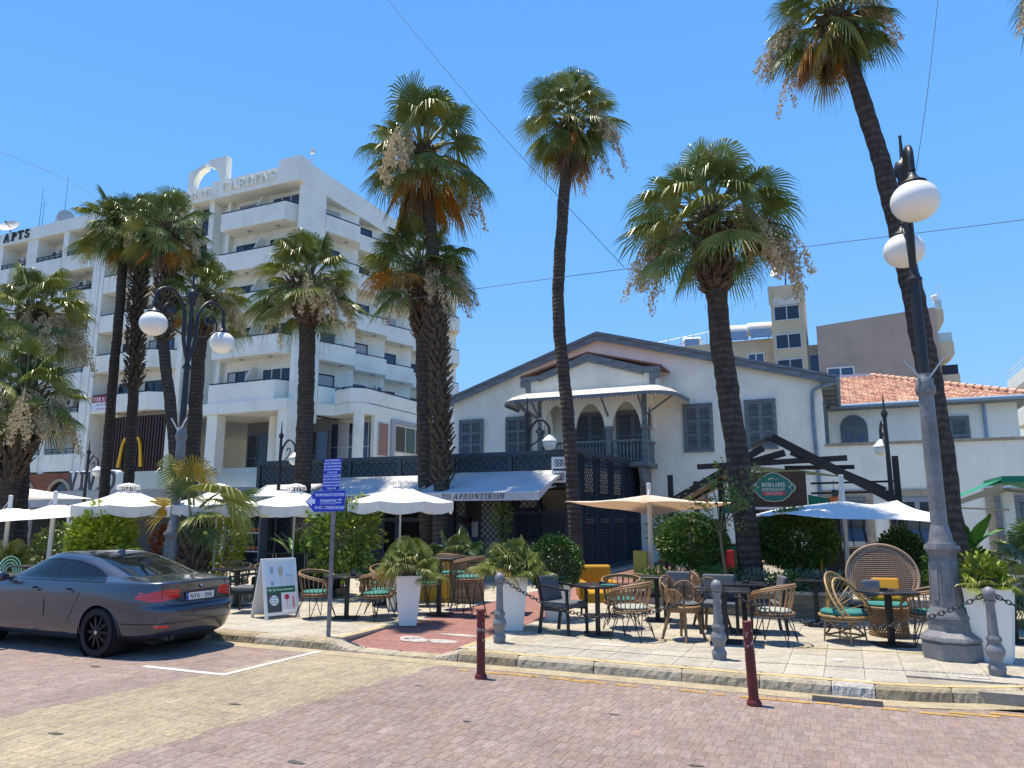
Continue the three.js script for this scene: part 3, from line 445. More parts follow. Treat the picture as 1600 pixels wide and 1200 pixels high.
  for (const [x, h] of [[-60.0, 4.2], [-59.6, 3.2], [-56.9, 4.6]]) { const a = thing('roof_aerial', h > 4.5 ? 'thin aerial behind the roof water tank' : h > 4 ? 'taller of the twin thin aerials on the apartment roof' : 'shorter of the twin thin aerials on the apartment roof', 'aerial', [x, roof, -37.2]); mb().cyl([0, 0, 0], [0, h, 0], 0.025, 0.012, 5).cyl([-0.25, h * 0.8, 0], [0.25, h * 0.8, 0], 0.01, 0.01, 4).build('mast', M.iron, a); }
}
// ---------------------------------------------------------------- old white house with the gabled front
function louvre(parent, x, y, z, turn, w, h, rows = 3, m = M.shutter, m2 = M.trim) { // pair of louvred shutters in a frame, y is the sill
  const key = 'l' + [w, h, rows].join(), f = 0.09;
  if (!winCache[key]) {
    const fr = mb().box(-w / 2, 0, -0.08, -w / 2 + f, h, 0.08).box(w / 2 - f, 0, -0.08, w / 2, h, 0.08).box(-w / 2 + f, h - f, -0.08, w / 2 - f, h, 0.08).box(-w / 2 + f, 0, -0.08, w / 2 - f, f, 0.08).geo();
    const lw = w / 2 - f - 0.005, lf = mb(), st = 0.075; lf.box(-lw / 2, f, -0.03, -lw / 2 + st, h - f, 0.03).box(lw / 2 - st, f, -0.03, lw / 2, h - f, 0.03);
    for (let r = 0; r <= rows; r++) { const yy = lerp(f + 0.05, h - f - 0.05, r / rows); lf.box(-lw / 2 + st, yy - 0.05, -0.028, lw / 2 - st, yy + 0.05, 0.028); }
    const sl = mb(), n = floor((h - 2 * f) / 0.075); for (let k = 0; k < n; k++) sl.bx(lw - 2 * st, 0.012, 0.05, 0, f + 0.05 + k * 0.075, 0.0, 0.75, 0, 0); sl.box(-lw / 2 + st, f, -0.03, lw / 2 - st, h - f, -0.024);
    winCache[key] = [fr, lf.geo(), sl.geo(), lw];
  }
  const c = winCache[key], o = mesh('shuttered_window', c[0], m2, parent); o.position.set(x, y, z); o.rotation.y = turn;
  for (const s of [-1, 1]) { const g = mesh('shutter', c[1], m, o); g.position.set(s * (c[3] / 2 + 0.003), 0, 0.02); const q = mesh('louvres', c[2], m, o); q.position.copy(g.position); }
  return o;
}
{
  const Hs = thing('old_house', 'old white house with a wide gable, blue-grey shutters and an arched balcony', 'building');
  const Z = -30.5, w = mb();
  const gable = [[-16.6, 0], [-0.5, 0], [-0.5, 7.25], [-9.4, 9.75], [-16.6, 7.35]];
  w.ext(gable, 0.4, M4(0, 0, Z - 0.4)); // front wall
  w.box(-0.9, 0, -46, -0.5, 7.2, Z - 0.401).box(-16.6, 0, -46, -16.2, 7.2, Z - 0.401).box(-16.2, 0, -46, -0.9, 7.2, -45.6);
  w.build('wall', M.white, Hs);
  // faded pink wash high on the gable, thin coat of its own
  mb().ext([[-13.4, 7.75], [-10.2, 8.0], [-5.6, 7.5], [-4.9, 8.05], [-9.4, 9.52], [-13.2, 8.2]], 0.006, M4(0, 0, Z)).build('pink_wash', M.pinkwash, Hs);
  // roof planes with weathered barge boards
  const roof = mb(), ang = atan2(2.5, 8.9), angL = atan2(2.4, 7.2);
  roof.ext([[-9.4, 9.78], [0.05, 7.12], [0.05, 7.24], [-9.4, 9.92], [-17.1, 7.34], [-17.1, 7.2]], 15.92, M4(0, 0, -46.2)); roof.build('roof', mat([0.17, 0.20, 0.22], 0.6, { map: T.stone }), Hs);
  const bb = mb(); bb.ext([[-9.4, 9.55], [0.08, 6.88], [0.08, 7.13], [-9.4, 9.80], [-17.1, 7.22], [-17.1, 6.97]], 0.05, M4(0, 0, Z + 0.2)); bb.ext([[-9.4, 9.80], [0.2, 7.12], [0.2, 7.22], [-9.4, 9.94], [-17.2, 7.34], [-17.2, 7.22]], 0.09, M4(0, 0, Z + 0.2)); bb.build('barge_board', M.trim, Hs);
  const ev = mb(); ev.box(-0.5, 7.02, -46, 0.04, 7.10, Z + 0.3); for (let i = 0; i < 12; i++) ev.box(-0.5, 6.92, -45.6 + i * 1.3, 0.02, 7.02, -45.48 + i * 1.3); ev.build('eave', M.trim, Hs);
  const gt = mb(); gt.cyl([0.12, 7.06, Z + 0.3], [0.12, 7.06, -46], 0.09, 0.09, 8).tube([[0.1, 7.0, Z + 0.15], [-0.2, 6.9, Z + 0.2], [-0.75, 6.75, Z + 0.1], [-0.82, 6.4, Z + 0.08], [-0.8, 3, Z + 0.08], [-0.78, 0.2, Z + 0.08]], 0.07, 40, 7); gt.build('gutter_pipe', mat([0.25, 0.36, 0.46], 0.6, { map: T.stone }), Hs);
  // shutters along the first floor and on the side wall
  louvre(Hs, -16.0 + 0.35, 4.55, Z + 0.02, 0, 1.25, 1.85); louvre(Hs, -13.25, 4.55, Z + 0.02, 0, 1.25, 1.85);
  louvre(Hs, -5.22, 4.5, Z + 0.02, 0, 1.2, 2.0); louvre(Hs, -2.78, 4.52, Z + 0.02, 0, 1.2, 2.0);
  louvre(Hs, -0.47, 4.6, -33.2, PI / 2, 1.2, 2.0); louvre(Hs, -0.47, 4.6, -36.3, PI / 2, 1.2, 2.0);
  // enclosed balcony
  const bz = Z + 1.7, x0 = -12.0, x1 = -7.0, from = Hs.children.length;
  mb().box(x0, 4.0, Z + 0.002, x1, 4.2, bz).build('balcony_floor', M.trim, Hs);
  mb().ext([[0, 3.98], [1.6, 3.98], [1.4, 3.5], [0.7, 2.8], [0, 2.4]], 0.16, M4(x1 - 0.3, 0, Z + 0.002, 0, -PI / 2, 0)).build('bracket', M.trim, Hs); mb().ext([[0, 3.98], [1.6, 3.98], [1.4, 3.5], [0.7, 2.8], [0, 2.4]], 0.16, M4(x0 + 0.45, 0, Z + 0.002, 0, -PI / 2, 0)).build('bracket', M.trim, Hs);
  for (const x of [x0 + 0.12, -10.35, -8.7, x1 - 0.12]) { mb().box(x - 0.11, 4.2, bz - 0.24, x + 0.11, 5.7, bz - 0.02).box(x - 0.16, 5.6, bz - 0.29, x + 0.16, 5.74, bz + 0.03).build('post', M.trim, Hs); if (x < x0 + 1 || x > x1 - 1) mb().box(x - 0.09, 5.74, bz - 0.22, x + 0.09, 7.2, bz - 0.04).build('upper_post', M.trim, Hs); }
  { // pointed arches cut through a thin wall
    const holes = []; for (const [a, b] of [[x0 + 0.28, -10.5], [-10.2, -8.85], [-8.55, x1 - 0.28]]) { const h = [[a, 5.74]]; const m = (a + b) / 2; for (let i = 0; i <= 8; i++) { const t = i / 8; h.push([lerp(a, m, t), 5.75 + 1.05 * pow(sin(t * PI / 2), 0.62)]); } for (let i = 7; i >= 0; i--) { const t = i / 8; h.push([lerp(b, m, t), 5.75 + 1.05 * pow(sin(t * PI / 2), 0.62)]); } h.push([b, 5.74]); holes.push(h); }
    const outline = [[x0 + 0.2, 5.742]]; for (const h of holes) { outline.push([h[0][0], 5.742], ...h.slice(1, -1), [h[h.length - 1][0], 5.742]); } outline.push([x1 - 0.2, 5.742], [x1 - 0.2, 7.25], [x0 + 0.2, 7.25]);
    mb().ext(outline, 0.14, M4(0, 0, bz - 0.2)).build('arcade', M.white, Hs);
    const sh = [[0, 5.742], [0.12, 5.742]]; for (let i = 0; i <= 8; i++) { const t = i / 8; sh.push([lerp(0.12, 0.75, t), 5.75 + 1.05 * pow(sin(t * PI / 2), 0.62)]); } for (let i = 7; i >= 0; i--) { const t = i / 8; sh.push([lerp(1.4, 0.75, t), 5.75 + 1.05 * pow(sin(t * PI / 2), 0.62)]); } sh.push([1.4, 5.742], [1.5, 5.742], [1.5, 7.2], [0, 7.2]);
    for (const x of [x0 + 0.1, x1 - 0.1]) mb().ext(sh, 0.12, M4(x + 0.06, 0, Z + 0.003, 0, -PI / 2, 0)).build('side_arch', M.white, Hs);
  }
  // baluster railing
  const bal = mb().lathe([[0.03, 0], [0.045, 0.12], [0.025, 0.25], [0.05, 0.45], [0.025, 0.7], [0.04, 0.85]], 0, 0, 0, 6).geo();
  for (let i = 0; i < 30; i++) { const x = x0 + 0.3 + i * (x1 - x0 - 0.6) / 29; if (abs(x + 10.35) < 0.12 || abs(x + 8.7) < 0.12) continue; mesh('baluster', bal, M.trim, Hs).position.set(x, 4.24, bz - 0.13); }
  for (let i = 0; i < 9; i++) mesh('baluster', bal, M.trim, Hs).position.set(x1 - 0.12, 4.24, Z + 0.2 + i * 0.155);
  mb().box(x0 + 0.24, 5.08, bz - 0.19, x1 - 0.24, 5.16, bz - 0.07).box(x1 - 0.18, 5.08, Z + 0.01, x1 - 0.06, 5.16, bz - 0.25).box(x0 + 0.06, 5.08, Z + 0.01, x0 + 0.18, 5.16, bz - 0.25).build('rail', M.trim, Hs);
  louvre(Hs, -9.85, 4.22, Z + 0.02, 0, 1.45, 2.15, 2); louvre(Hs, -7.95, 4.22, Z + 0.02, 0, 1.45, 2.15, 2);
  // white upper face and the curved canopy with scalloped edge
  mb().ext([[-12.35, 7.22], [-6.75, 7.22], [-6.75, 8.05], [-9.55, 8.72], [-12.35, 8.0]], 0.3, M4(0, 0, bz - 0.32)).box(-12.35, 7.22, Z + 0.004, -12.05, 7.95, bz - 0.33).box(-7.05, 7.22, Z + 0.004, -6.75, 8.0, bz - 0.33).build('upper_panel', M.white, Hs);
  const can = mb(), t = []; { const n = 24, prof = [[0, 7.42], [0.45, 7.36], [0.9, 7.2], [1.2, 7.0]], xs = i => lerp(-12.4, -6.7, i / n); const path = []; path.push([-12.4, Z + 0.1, -1, 0]); for (let k = 0; k <= 6; k++) { const a = PI - k / 6 * PI / 2; path.push([-12.3, bz - 0.1, cos(a), sin(a)]); } for (let k = 0; k <= 6; k++) { const a = PI / 2 - k / 6 * PI / 2; path.push([-6.8, bz - 0.1, cos(a), sin(a)]); } path.push([-6.7, Z + 0.1, 1, 0]);
    for (let i = 0; i + 1 < path.length; i++) for (let k = 0; k + 1 < prof.length; k++) { const P = (p, q) => [p[0] + p[2] * q[0], q[1], p[1] + p[3] * q[0]]; const a = P(path[i], prof[k]), b = P(path[i + 1], prof[k]), c = P(path[i + 1], prof[k + 1]), d = P(path[i], prof[k + 1]); t.push(a, d, c, a, c, b); const dn = q => [q[0], q[1] - 0.05, q[2]]; t.push(dn(a), dn(c), dn(d), dn(a), dn(b), dn(c)); }
    can.tris(t); can.build('canopy', mat([0.78, 0.74, 0.67], 0.85, { map: T.stone, side: THREE.DoubleSide }), Hs);
    const sc = mb(); for (let i = 0; i + 1 < path.length; i++) { const e = prof[3], A = V(path[i][0] + path[i][2] * e[0], e[1], path[i][1] + path[i][3] * e[0]), Bv = V(path[i + 1][0] + path[i + 1][2] * e[0], e[1], path[i + 1][1] + path[i + 1][3] * e[0]), len = A.distanceTo(Bv); if (len < 0.02) continue; const d = Bv.clone().sub(A).normalize(), m = max(1, round(len / 0.16)); for (let k = 0; k < m; k++) { const p = A.clone().lerp(Bv, (k + 0.5) / m); sc.bx(len / m * 0.98, 0.1, 0.04, p.x, p.y - 0.06, p.z, 0, atan2(-d.z, d.x), 0).bx(len / m * 0.55, 0.06, 0.04, p.x, p.y - 0.14, p.z, 0, atan2(-d.z, d.x), 0); } } sc.build('scalloped_edge', M.trim, Hs); }
  const br = (a, b) => mb().bar(a, b, 0.07, 0.07).build('strut', M.trim, Hs); for (const x of [x0 + 0.12, -10.35, -8.7, x1 - 0.12]) br([x, 6.2, bz - 0.05], [x, 6.95, bz + 0.95]); br([x1 - 0.05, 6.2, bz - 0.13], [x1 + 1.1, 6.95, bz - 0.13]); br([x0 + 0.05, 6.2, bz - 0.13], [x0 - 1.1, 6.95, bz - 0.13]); br([x0 + 0.12, 6.2, bz - 0.05], [x0 - 0.7, 6.95, bz + 0.75]);
  // small gable hood over the balcony
  const hood = mb(); const hp = [[-12.75, 7.92], [-12.75, 8.16], [-11.9, 8.2], [-9.55, 9.02], [-7.0, 8.22], [-6.35, 8.2], [-6.35, 7.95], [-7.1, 7.95], [-9.55, 8.72], [-11.8, 7.98]]; hood.ext(hp, 0.12, M4(0, 0, bz - 0.02)); hood.box(-12.75, 7.7, bz - 0.1, -12.3, 7.95, bz + 0.12).box(-12.5, 7.45, bz - 0.1, -12.3, 7.7, bz + 0.1).box(-6.8, 7.7, bz - 0.1, -6.4, 7.95, bz + 0.12).box(-6.8, 7.45, bz - 0.1, -6.6, 7.7, bz + 0.1); for (let i = 0; i < 34; i++) { const x = lerp(-11.8, -7.1, i / 33), y = x < -9.55 ? lerp(7.98, 8.72, (x + 11.8) / 2.25) : lerp(8.72, 7.95, (x + 9.55) / 2.45); hood.bx(0.1, 0.09, 0.03, x, y - 0.03, bz + 0.08); } hood.build('hood_trim', M.trim, Hs);
  mb().ext([[-12.8, 8.16], [-9.55, 9.04], [-6.3, 8.2], [-6.3, 8.27], [-9.55, 9.12], [-12.8, 8.24]], 1.75, M4(0, 0, Z + 0.004)).build('hood_roof', mat([0.35, 0.18, 0.12], 0.9, { map: T.stone }), Hs);
  { // the balcony is a little smaller than first drawn
    const k = new THREE.Matrix4().makeScale(0.945, 0.945, 1).setPosition(-0.33, 0.105, 0); for (const o of Hs.children.slice(from)) if (o.name !== 'shuttered_window') o.applyMatrix4(k);
  }
}
{ // street wall with the terrace behind it, carrying on from the old house
  const W = thing('terrace_wall', 'long white street wall with stone-framed doors right of the old house', 'wall');
  const Z = -30.5; mb().box(-0.498, 0, Z - 0.5, 13, 4.55, Z - 0.01).build('wall', M.white, W); mb().box(-0.49, 4.55, Z - 0.52, 13.05, 4.66, Z + 0.05).build('coping', M.stone, W);
  for (const [x, wd, door] of [[0.06, 1.3, 0], [2.4, 1.3, 1], [5.4, 1.2, 0], [7.6, 1.2, 0]]) {
    mb().box(x - wd / 2 - 0.28, 0.1, Z - 0.008, x - wd / 2, 2.9, Z + 0.05).box(x + wd / 2, 0.1, Z - 0.008, x + wd / 2 + 0.28, 2.9, Z + 0.05).box(x - wd / 2, 2.62, Z - 0.008, x + wd / 2, 2.9, Z + 0.05).build('stone_surround', M.stone, W);
    if (door) { windowAt(W, x, 0.15, Z + 0.03, 0, wd, 2.45, 2, mat([0.26, 0.30, 0.34], 0.6), M.glass, 0.16, 3, 'glazed_door'); } else louvre(W, x, 0.2, Z + 0.06, 0, wd, 2.4, 2);
  }
  windowAt(Object.values(scene.children).find(o => o.name === 'old_house'), -2.6, 0.6, -30.46, 0, 1.4, 1.7, 2, mat([0.55, 0.57, 0.6], 0.6), M.glass, 0.1, 2);
}
{ // wing with the red tiled hip roof
  const W = thing('tiled_wing', 'set-back white wing under a red clay tile roof', 'building');
  const Z = -38, X1 = 7.2, w = mb(); w.box(-0.45, 0, -46, X1, 7.0, Z); w.build('wall', M.white, W);
  mb().box(-0.4, 6.86, Z, X1 + 0.55, 6.98, Z + 0.55).box(X1 + 0.002, 6.86, -46.5, X1 + 0.55, 6.98, Z).build('eave', M.trim, W); mb().cyl([-0.3, 7.0, Z + 0.58], [X1 + 0.6, 7.0, Z + 0.58], 0.1, 0.1, 8).cyl([5.95, 7.0, Z + 0.1], [5.95, 0.2, Z + 0.1], 0.07, 0.07, 8).build('gutter_pipe', mat([0.22, 0.33, 0.44], 0.6), W);
  // clay tiles: rounded pans laid course by course on the front slope and the hip end
  const ey = 7.05, ez = Z + 0.55, ry = 9.2, rz = -42.4, rx0 = -1.2, rx1 = 1.75, ex1 = X1 + 0.6, R = rng(55);
  const under = mb(); under.quad([rx0, ey - 0.02, ez], [ex1, ey - 0.02, ez], [rx1, ry - 0.05, rz], [rx0, ry - 0.05, rz]).tris([[ex1, ey - 0.02, ez], [ex1, ey - 0.02, -47], [rx1, ry - 0.05, rz]]); under.build('roof_deck', mat([0.25, 0.10, 0.06], 1), W);
  const cols = [[0.50, 0.25, 0.16], [0.54, 0.30, 0.20], [0.44, 0.21, 0.14], [0.58, 0.36, 0.25], [0.34, 0.17, 0.12]].map(c => mat(c, 0.85));
  const rows = 20, sl = hypot(ry - ey, rz - ez), pitch = atan2(ry - ey, ez - rz), tw = 0.27, tl = sl / rows * 1.25;
  const tg = (() => { const t = [], n = 4; for (let i = 0; i < n; i++) { const a = PI - i / n * PI, b = PI - (i + 1) / n * PI, p = q => [cos(q) * tw * 0.36, sin(q) * 0.055]; const A = p(a), B = p(b); t.push([A[0], A[1] + 0.03, 0], [B[0], B[1] + 0.03, 0], [B[0], B[1], -tl], [A[0], A[1] + 0.03, 0], [B[0], B[1], -tl], [A[0], A[1], -tl]); } t.push([-tw * 0.36, 0.03, 0], [tw * 0.36, 0.03, 0], [0, 0.085, 0]); t.push([tw * 0.36, 0.01, 0], [tw * 0.64, 0.01, 0], [tw * 0.64, -0.01, -tl], [tw * 0.36, 0.01, 0], [tw * 0.64, -0.01, -tl], [tw * 0.36, -0.01, -tl]); const m = mb(); m.tris(t); return m.g[0]; })();
  const rest = cols.map(() => mb()); let n = 0;
  for (let r = 0; r < rows; r++) { const t = r / rows, y = lerp(ey, ry, t), z = lerp(ez, rz, t), xr = lerp(ex1, rx1, t); for (let x = rx0 + tw / 2; x < xr - 0.05; x += tw) { const k = floor(pow(R(), 0.8) * 5); if (r < 12 && n < 300 && x > -0.3) { const o = mesh('roof_tile', tg, cols[k], W); o.position.set(x, y + R(-0.006, 0.006), z); o.rotation.set(pitch, R(-0.03, 0.03), 0); n++; } else rest[k].add(tg.clone(), M4(x, y, z, pitch, 0, 0)); } }
  rest.forEach((q, i) => { if (q.g.length) q.build('roof_tiles', cols[i], W).userData.kind = 'stuff'; });
  const hip = mb(); for (let i = 0; i < 22; i++) { const t = i / 22, p = [lerp(ex1, rx1, t), lerp(ey, ry, t) + 0.06, lerp(ez, rz, t)], t2 = (i + 1.15) / 22, q = [lerp(ex1, rx1, t2), lerp(ey, ry, t2) + 0.04, lerp(ez, rz, t2)]; hip.cyl(p, q, 0.13, 0.10, 8, true); } hip.build('hip_tiles', cols[3], W);
  mb().box(rx0, ry - 0.05, rz - 0.3, rx1, ry + 0.14, rz + 0.12).build('ridge_flashing', mat([0.55, 0.57, 0.58], 0.7), W);
  // arched doorway with fanlight, and a shuttered window
  const ar = [[0.1, 4.3], [0.1, 6.0]]; for (let i = 0; i <= 12; i++) { const a = PI - i / 12 * PI; ar.push([0.68 + 0.58 * cos(a), 6.05 + 0.58 * sin(a)]); } ar.push([1.26, 4.3]);
  mb().ext(ar, 0.04, M4(0, 0, Z + 0.004)).build('arched_door', M.slate, W); const sp = mb(); for (let i = 1; i < 8; i++) { const a = PI * i / 8; sp.bar([0.68 + 0.15 * cos(a), 6.08 + 0.15 * sin(a), Z + 0.055], [0.68 + 0.56 * cos(a), 6.08 + 0.56 * sin(a), Z + 0.055], 0.025, 0.025); } sp.box(0.12, 6.0, Z + 0.045, 1.24, 6.07, Z + 0.08).box(0.64, 4.3, Z + 0.045, 0.72, 6.0, Z + 0.075); sp.build('fanlight_bars', M.trim, W); for (const x of [0.40, 0.96]) mb().box(x - 0.14, 5.2, Z + 0.046, x + 0.14, 5.7, Z + 0.05).build('door_pane', M.glassblue, W);
  louvre(W, 4.6, 4.6, Z + 0.03, 0, 1.5, 1.75, 2);
}
{ // beige tower, brown blank block and far neighbours
  const T1 = thing('beige_tower', 'slim beige stair tower with sliding windows behind the old house', 'building');
  const w = mb(); w.box(-3.85, 0, -60, -1.6, 18.5, -55).box(-11.5, 0, -64, -3.852, 15.0, -56.5).box(-1.6, 0, -60, -0.85, 14.1, -56); w.box(-3.95, 17.1, -55, -3.7, 18.5, -54.86).box(-1.75, 17.1, -55, -1.5, 18.5, -54.86); w.build('wall', M.cream, T1);
  mb().ext([[-3.7, 17.0], [-1.75, 17.0], [-1.75, 17.75], [-2.72, 17.35], [-3.7, 17.7]], 0.1, M4(0, 0, -54.99)).build('swag_panel', plaster([0.72, 0.66, 0.55]), T1);
  for (const y of [15.85, 13.75, 11.9]) windowAt(T1, -2.78, y, -54.97, 0, 1.75, 1.1, 2, M.alu, M.glass, 0.06); windowAt(T1, -5.2, 12.7, -56.47, 0, 1.2, 1.25, 2, M.potwhite, M.glassblue, 0.07); windowAt(T1, -1.2, 11.8, -55.97, 0, 0.7, 1.6, 1, M.alu, M.glassblue, 0.05);
  const T2 = thing('brown_block', 'brown rendered block with a blank side wall and stepped balconies', 'building');
  mb().ext([[-0.9, 0], [6.6, 0], [6.5, 15.75], [-0.9, 15.2]], 12, M4(0, 0, -67)).build('wall', M.brown, T2); windowAt(T2, 0.45, 10.8, -54.98, 0, 1.75, 1.35, 2, M.potwhite, M.glassblue, 0.09);
  for (const [y, d] of [[14.3, 0.45], [12.0, 0.85], [9.8, 1.0]]) { mb().ext([[6.5, y], [6.55 + d, y + 0.5], [6.55 + d, y + 1.35], [6.5, y + 1.35]], 3, M4(0, 0, -58.2)).build('balcony', M.cream, T2); mb().box(6.55, y + 1.352, -55.3, 6.5 + d, y + 2.0, -55.26).build('glass_guard', y > 11 ? M.frost : M.rail, T2); }
  mb().cyl([6.9, 16.3, -56], [6.9, 17.6, -56], 0.03, 0.03, 5).rb(0.5, 0.5, 0.2, 0.1, 6.7, 16.6, -56, 0, 0.4, 0.3).build('roof_aerial_box', M.potwhite, T2);
  // row of white solar tanks on the beige roof
  for (let i = 0; i < 4; i++) { const s = thing('solar_tank', ['white solar water tank, nearest the beige tower', 'white solar water tank, second from the beige tower', 'small white solar tank, third from the beige tower', 'small white solar tank, farthest from the beige tower'][i], 'tank', [[-4.9, 15.0, -57.4], [-6.6, 15.0, -57.6], [-10.2, 15.0, -58.5], [-13.5, 14.6, -58.5]][i], 0.15, 'white solar tanks on the beige roof'); const k = i < 2 ? 1 : 0.75; mb().cyl([-0.8 * k, 1.0 * k, 0], [0.8 * k, 1.0 * k, 0], 0.5 * k, 0.5 * k, 18).sph(0.5 * k, -0.8 * k, k, 0, [0.4, 1, 1]).sph(0.5 * k, 0.8 * k, k, 0, [0.4, 1, 1]).build('tank', M.potwhite, s); mb().bar([-0.6, 0, 0], [-0.6, 0.6 * k, 0], 0.06, 0.06).bar([0.6, 0, 0], [0.6, 0.6 * k, 0], 0.06, 0.06).build('stand', M.alu, s); mb().bx(1.5 * k, 0.06, 1.2, 0, 0.45, 1.0, 0.75, 0, 0).build('solar_panel', M.glassblue, s); }
  const rr = thing('roof_railing', 'thin metal railing along the roof behind the gable', 'railing', [0, 0, 0]); { const r = mb(); for (const y of [15.9, 16.4]) r.cyl([-15, y - 0.8, -58], [-8, y, -58], 0.03, 0.03, 5); for (let i = 0; i < 8; i++) r.cyl([-15 + i, 13.8 + i * 0.1, -58], [-15 + i, 15.7 + i * 0.11, -58], 0.03, 0.03, 5); r.build('rails', M.alu, rr); mb().box(-16, 0, -66, -11.502, 14.6, -57).build('parapet_block', M.cream, rr); }
  const T3 = thing('far_white_block', 'far white balcony block at the right edge of the view', 'building'); { const b = mb(); b.box(15.2, 0, -80, 30, 14.2, -68); for (let i = 0; i < 4; i++) b.box(13.9, 3 + i * 3.2, -76, 15.2, 4.1 + i * 3.2, -68.5); b.build('wall', M.whiteB, T3); for (let i = 0; i < 4; i++) for (let k = 0; k < 2; k++) { windowAt(T3, 15.17, 1.2 + i * 3.2, -70.5 - k * 3, -PI / 2, 1.5, 1.9, 2, M.rail, M.glass); if (!k) mb().box(13.92, 4.75 + i * 3.2, -76, 13.97, 4.82 + i * 3.2, -68.5).box(13.92, 4.4 + i * 3.2, -76, 13.97, 4.44 + i * 3.2, -68.5).build('handrail', M.alu, T3); } }
}
// ---------------------------------------------------------------- fan palms
const fronds = {};
function frondGeo(kind, el, seed) { // one fan leaf leaving the crown at elevation el degrees, towards +z; gravity already in its shape
  const key = kind + el + '_' + seed; if (fronds[key]) return fronds[key];
  const R = rng(seed * 131 + el * 7 + kind.length * 999 + 50000), dead = kind === 'dead', pet = dead ? 0.7 : R(0.85, 1.15), Rb = dead ? 0.8 : R(0.74, 0.9), n = 32, e0 = el * PI / 180;
  const dir = V(0, sin(e0), cos(e0)), bend = dead ? 0.05 : 0.16, t = [];
  const P = s => V(0, dir.y * s - bend * s * s * (0.3 + 0.7 * cos(e0)), dir.z * s); // petiole curve
  const c = P(pet), ax = P(pet + 0.05).sub(c).normalize(), side = V(1, 0, 0), nrm = ax.clone().cross(side).negate();
  const tw = R(-0.65, 0.65), sd = side.clone().applyAxisAngle(ax, tw), nn = nrm.clone().applyAxisAngle(ax, tw);
  const span = dead ? 0.9 : R(1.85, 2.15), fold = dead ? 1.0 : R(0.15, 0.6), bentTips = dead ? 0.9 : R(0.4, 1.35);
  const at = (ang, r, up) => { const s = sin(ang), k = cos(ang), q = c.clone().addScaledVector(sd, s * r * (dead ? 0.45 : 1)).addScaledVector(ax, k * r + 0.12 * r).addScaledVector(nn, up + fold * abs(s) * r * 0.55 - 0.1 * r * r); const d = max(0, r - Rb * 0.36) / Rb; q.y -= bentTips * d * d * Rb * 1.25; return q; };
  const push = (...v) => { for (const q of v) t.push([q.x, q.y, q.z]); };
  for (let i = 0; i < n; i++) {
    const a = lerp(-span, span, (i + 0.5) / n), da = span / n, L = Rb * (0.82 + 0.18 * cos(a * 0.8)) * R(0.9, 1.08), j = R(-0.02, 0.02), jt = R(-0.06, 0.06);
    const b0 = at(a, 0.03, 0), l1 = at(a - da, L * 0.40, -0.012), r1 = at(a + da, L * 0.40, -0.012), m1 = at(a, L * 0.40, 0.016), l2 = at(a - da * 0.5 + j, L * 0.76, -0.004), r2 = at(a + da * 0.5 + j, L * 0.76, -0.004), m2 = at(a + j, L * 0.76, 0.01), tip = at(a + j + jt, L, R(-0.05, 0.03)); tip.y -= R() < 0.4 ? R(0.04, 0.2) : 0;
    push(b0, l1, m1, b0, m1, r1, l1, l2, m2, l1, m2, m1, m1, m2, r2, m1, r2, r1, l2, tip, m2, m2, tip, r2);
    if (!dead && R() < 0.35) { const q = tip.clone(); q.y -= R(0.1, 0.3); q.addScaledVector(ax, 0.03); push(tip.clone().addScaledVector(sd, 0.006), q, tip.clone().addScaledVector(sd, -0.006)); }
  }
  const m = mb(); m.tris(t); const blade = m.geo();
  const pt = mb(); for (let i = 0; i < 4; i++) pt.cyl(P(pet * i / 4).toArray(), P(pet * (i + 1) / 4 + 0.01).toArray(), lerp(0.035, 0.016, i / 4), lerp(0.035, 0.016, (i + 1) / 4), 5, true); pt.cyl(P(pet).toArray(), at(0, Rb * 0.4, 0.004).toArray(), 0.015, 0.004, 4, true);
  return fronds[key] = [blade, pt.geo()];
}
const stalks = {};
function stalkGeo(seed, fluffy) { // long arching flower stalk towards +z with hanging tassels
  const key = seed + (fluffy ? 'f' : ''); if (stalks[key]) return stalks[key];
  const R = rng(seed * 37 + 5), len = R(1.7, 2.3), rise = fluffy ? R(0.0, 0.45) : R(0.5, 0.9), p = s => V(R.k || 0, rise * sin(min(1, s) * PI * 0.62) * 1.1 - s * s * (fluffy ? 1.15 : 1.0), s * len * (1 - 0.22 * s));
  const m = mb(), t = [], pts = []; for (let i = 0; i <= 10; i++) pts.push(p(i / 10).toArray()); for (let i = 0; i < 10; i++) m.cyl(pts[i], pts[i + 1], lerp(0.016, 0.005, i / 10), lerp(0.016, 0.005, (i + 1) / 10), 4, true);
  if (fluffy) for (let b = 0; b < 8; b++) { const s = lerp(0.42, 1, b / 7), o = p(s), L = R(0.4, 1.1), dx = R(-0.35, 0.35), dz = R(0, 0.3); m.cyl(o.toArray(), [o.x + dx * 0.6, o.y - L * 0.5, o.z + dz * 0.6], 0.005, 0.004, 3, true); m.cyl([o.x + dx * 0.6, o.y - L * 0.5, o.z + dz * 0.6], [o.x + dx, o.y - L, o.z + dz], 0.004, 0.002, 3, true); for (let k = 0; k < 110; k++) { const q = pow(R(), 0.8), x = o.x + dx * q + R(-0.07, 0.07), y = o.y - L * q + R(-0.06, 0.06), z = o.z + dz * q + R(-0.07, 0.07), a = R(0, 6.28), h = R(0.03, 0.075), e = R(-1, 1); t.push([x, y, z], [x + cos(a) * h, y - h * 0.6 * e, z + sin(a) * h], [x + cos(a + 0.7) * h * 0.5, y - h, z + sin(a + 0.7) * h * 0.5]); } }
  if (t.length) m.tris(t); return stalks[key] = m.geo();
}
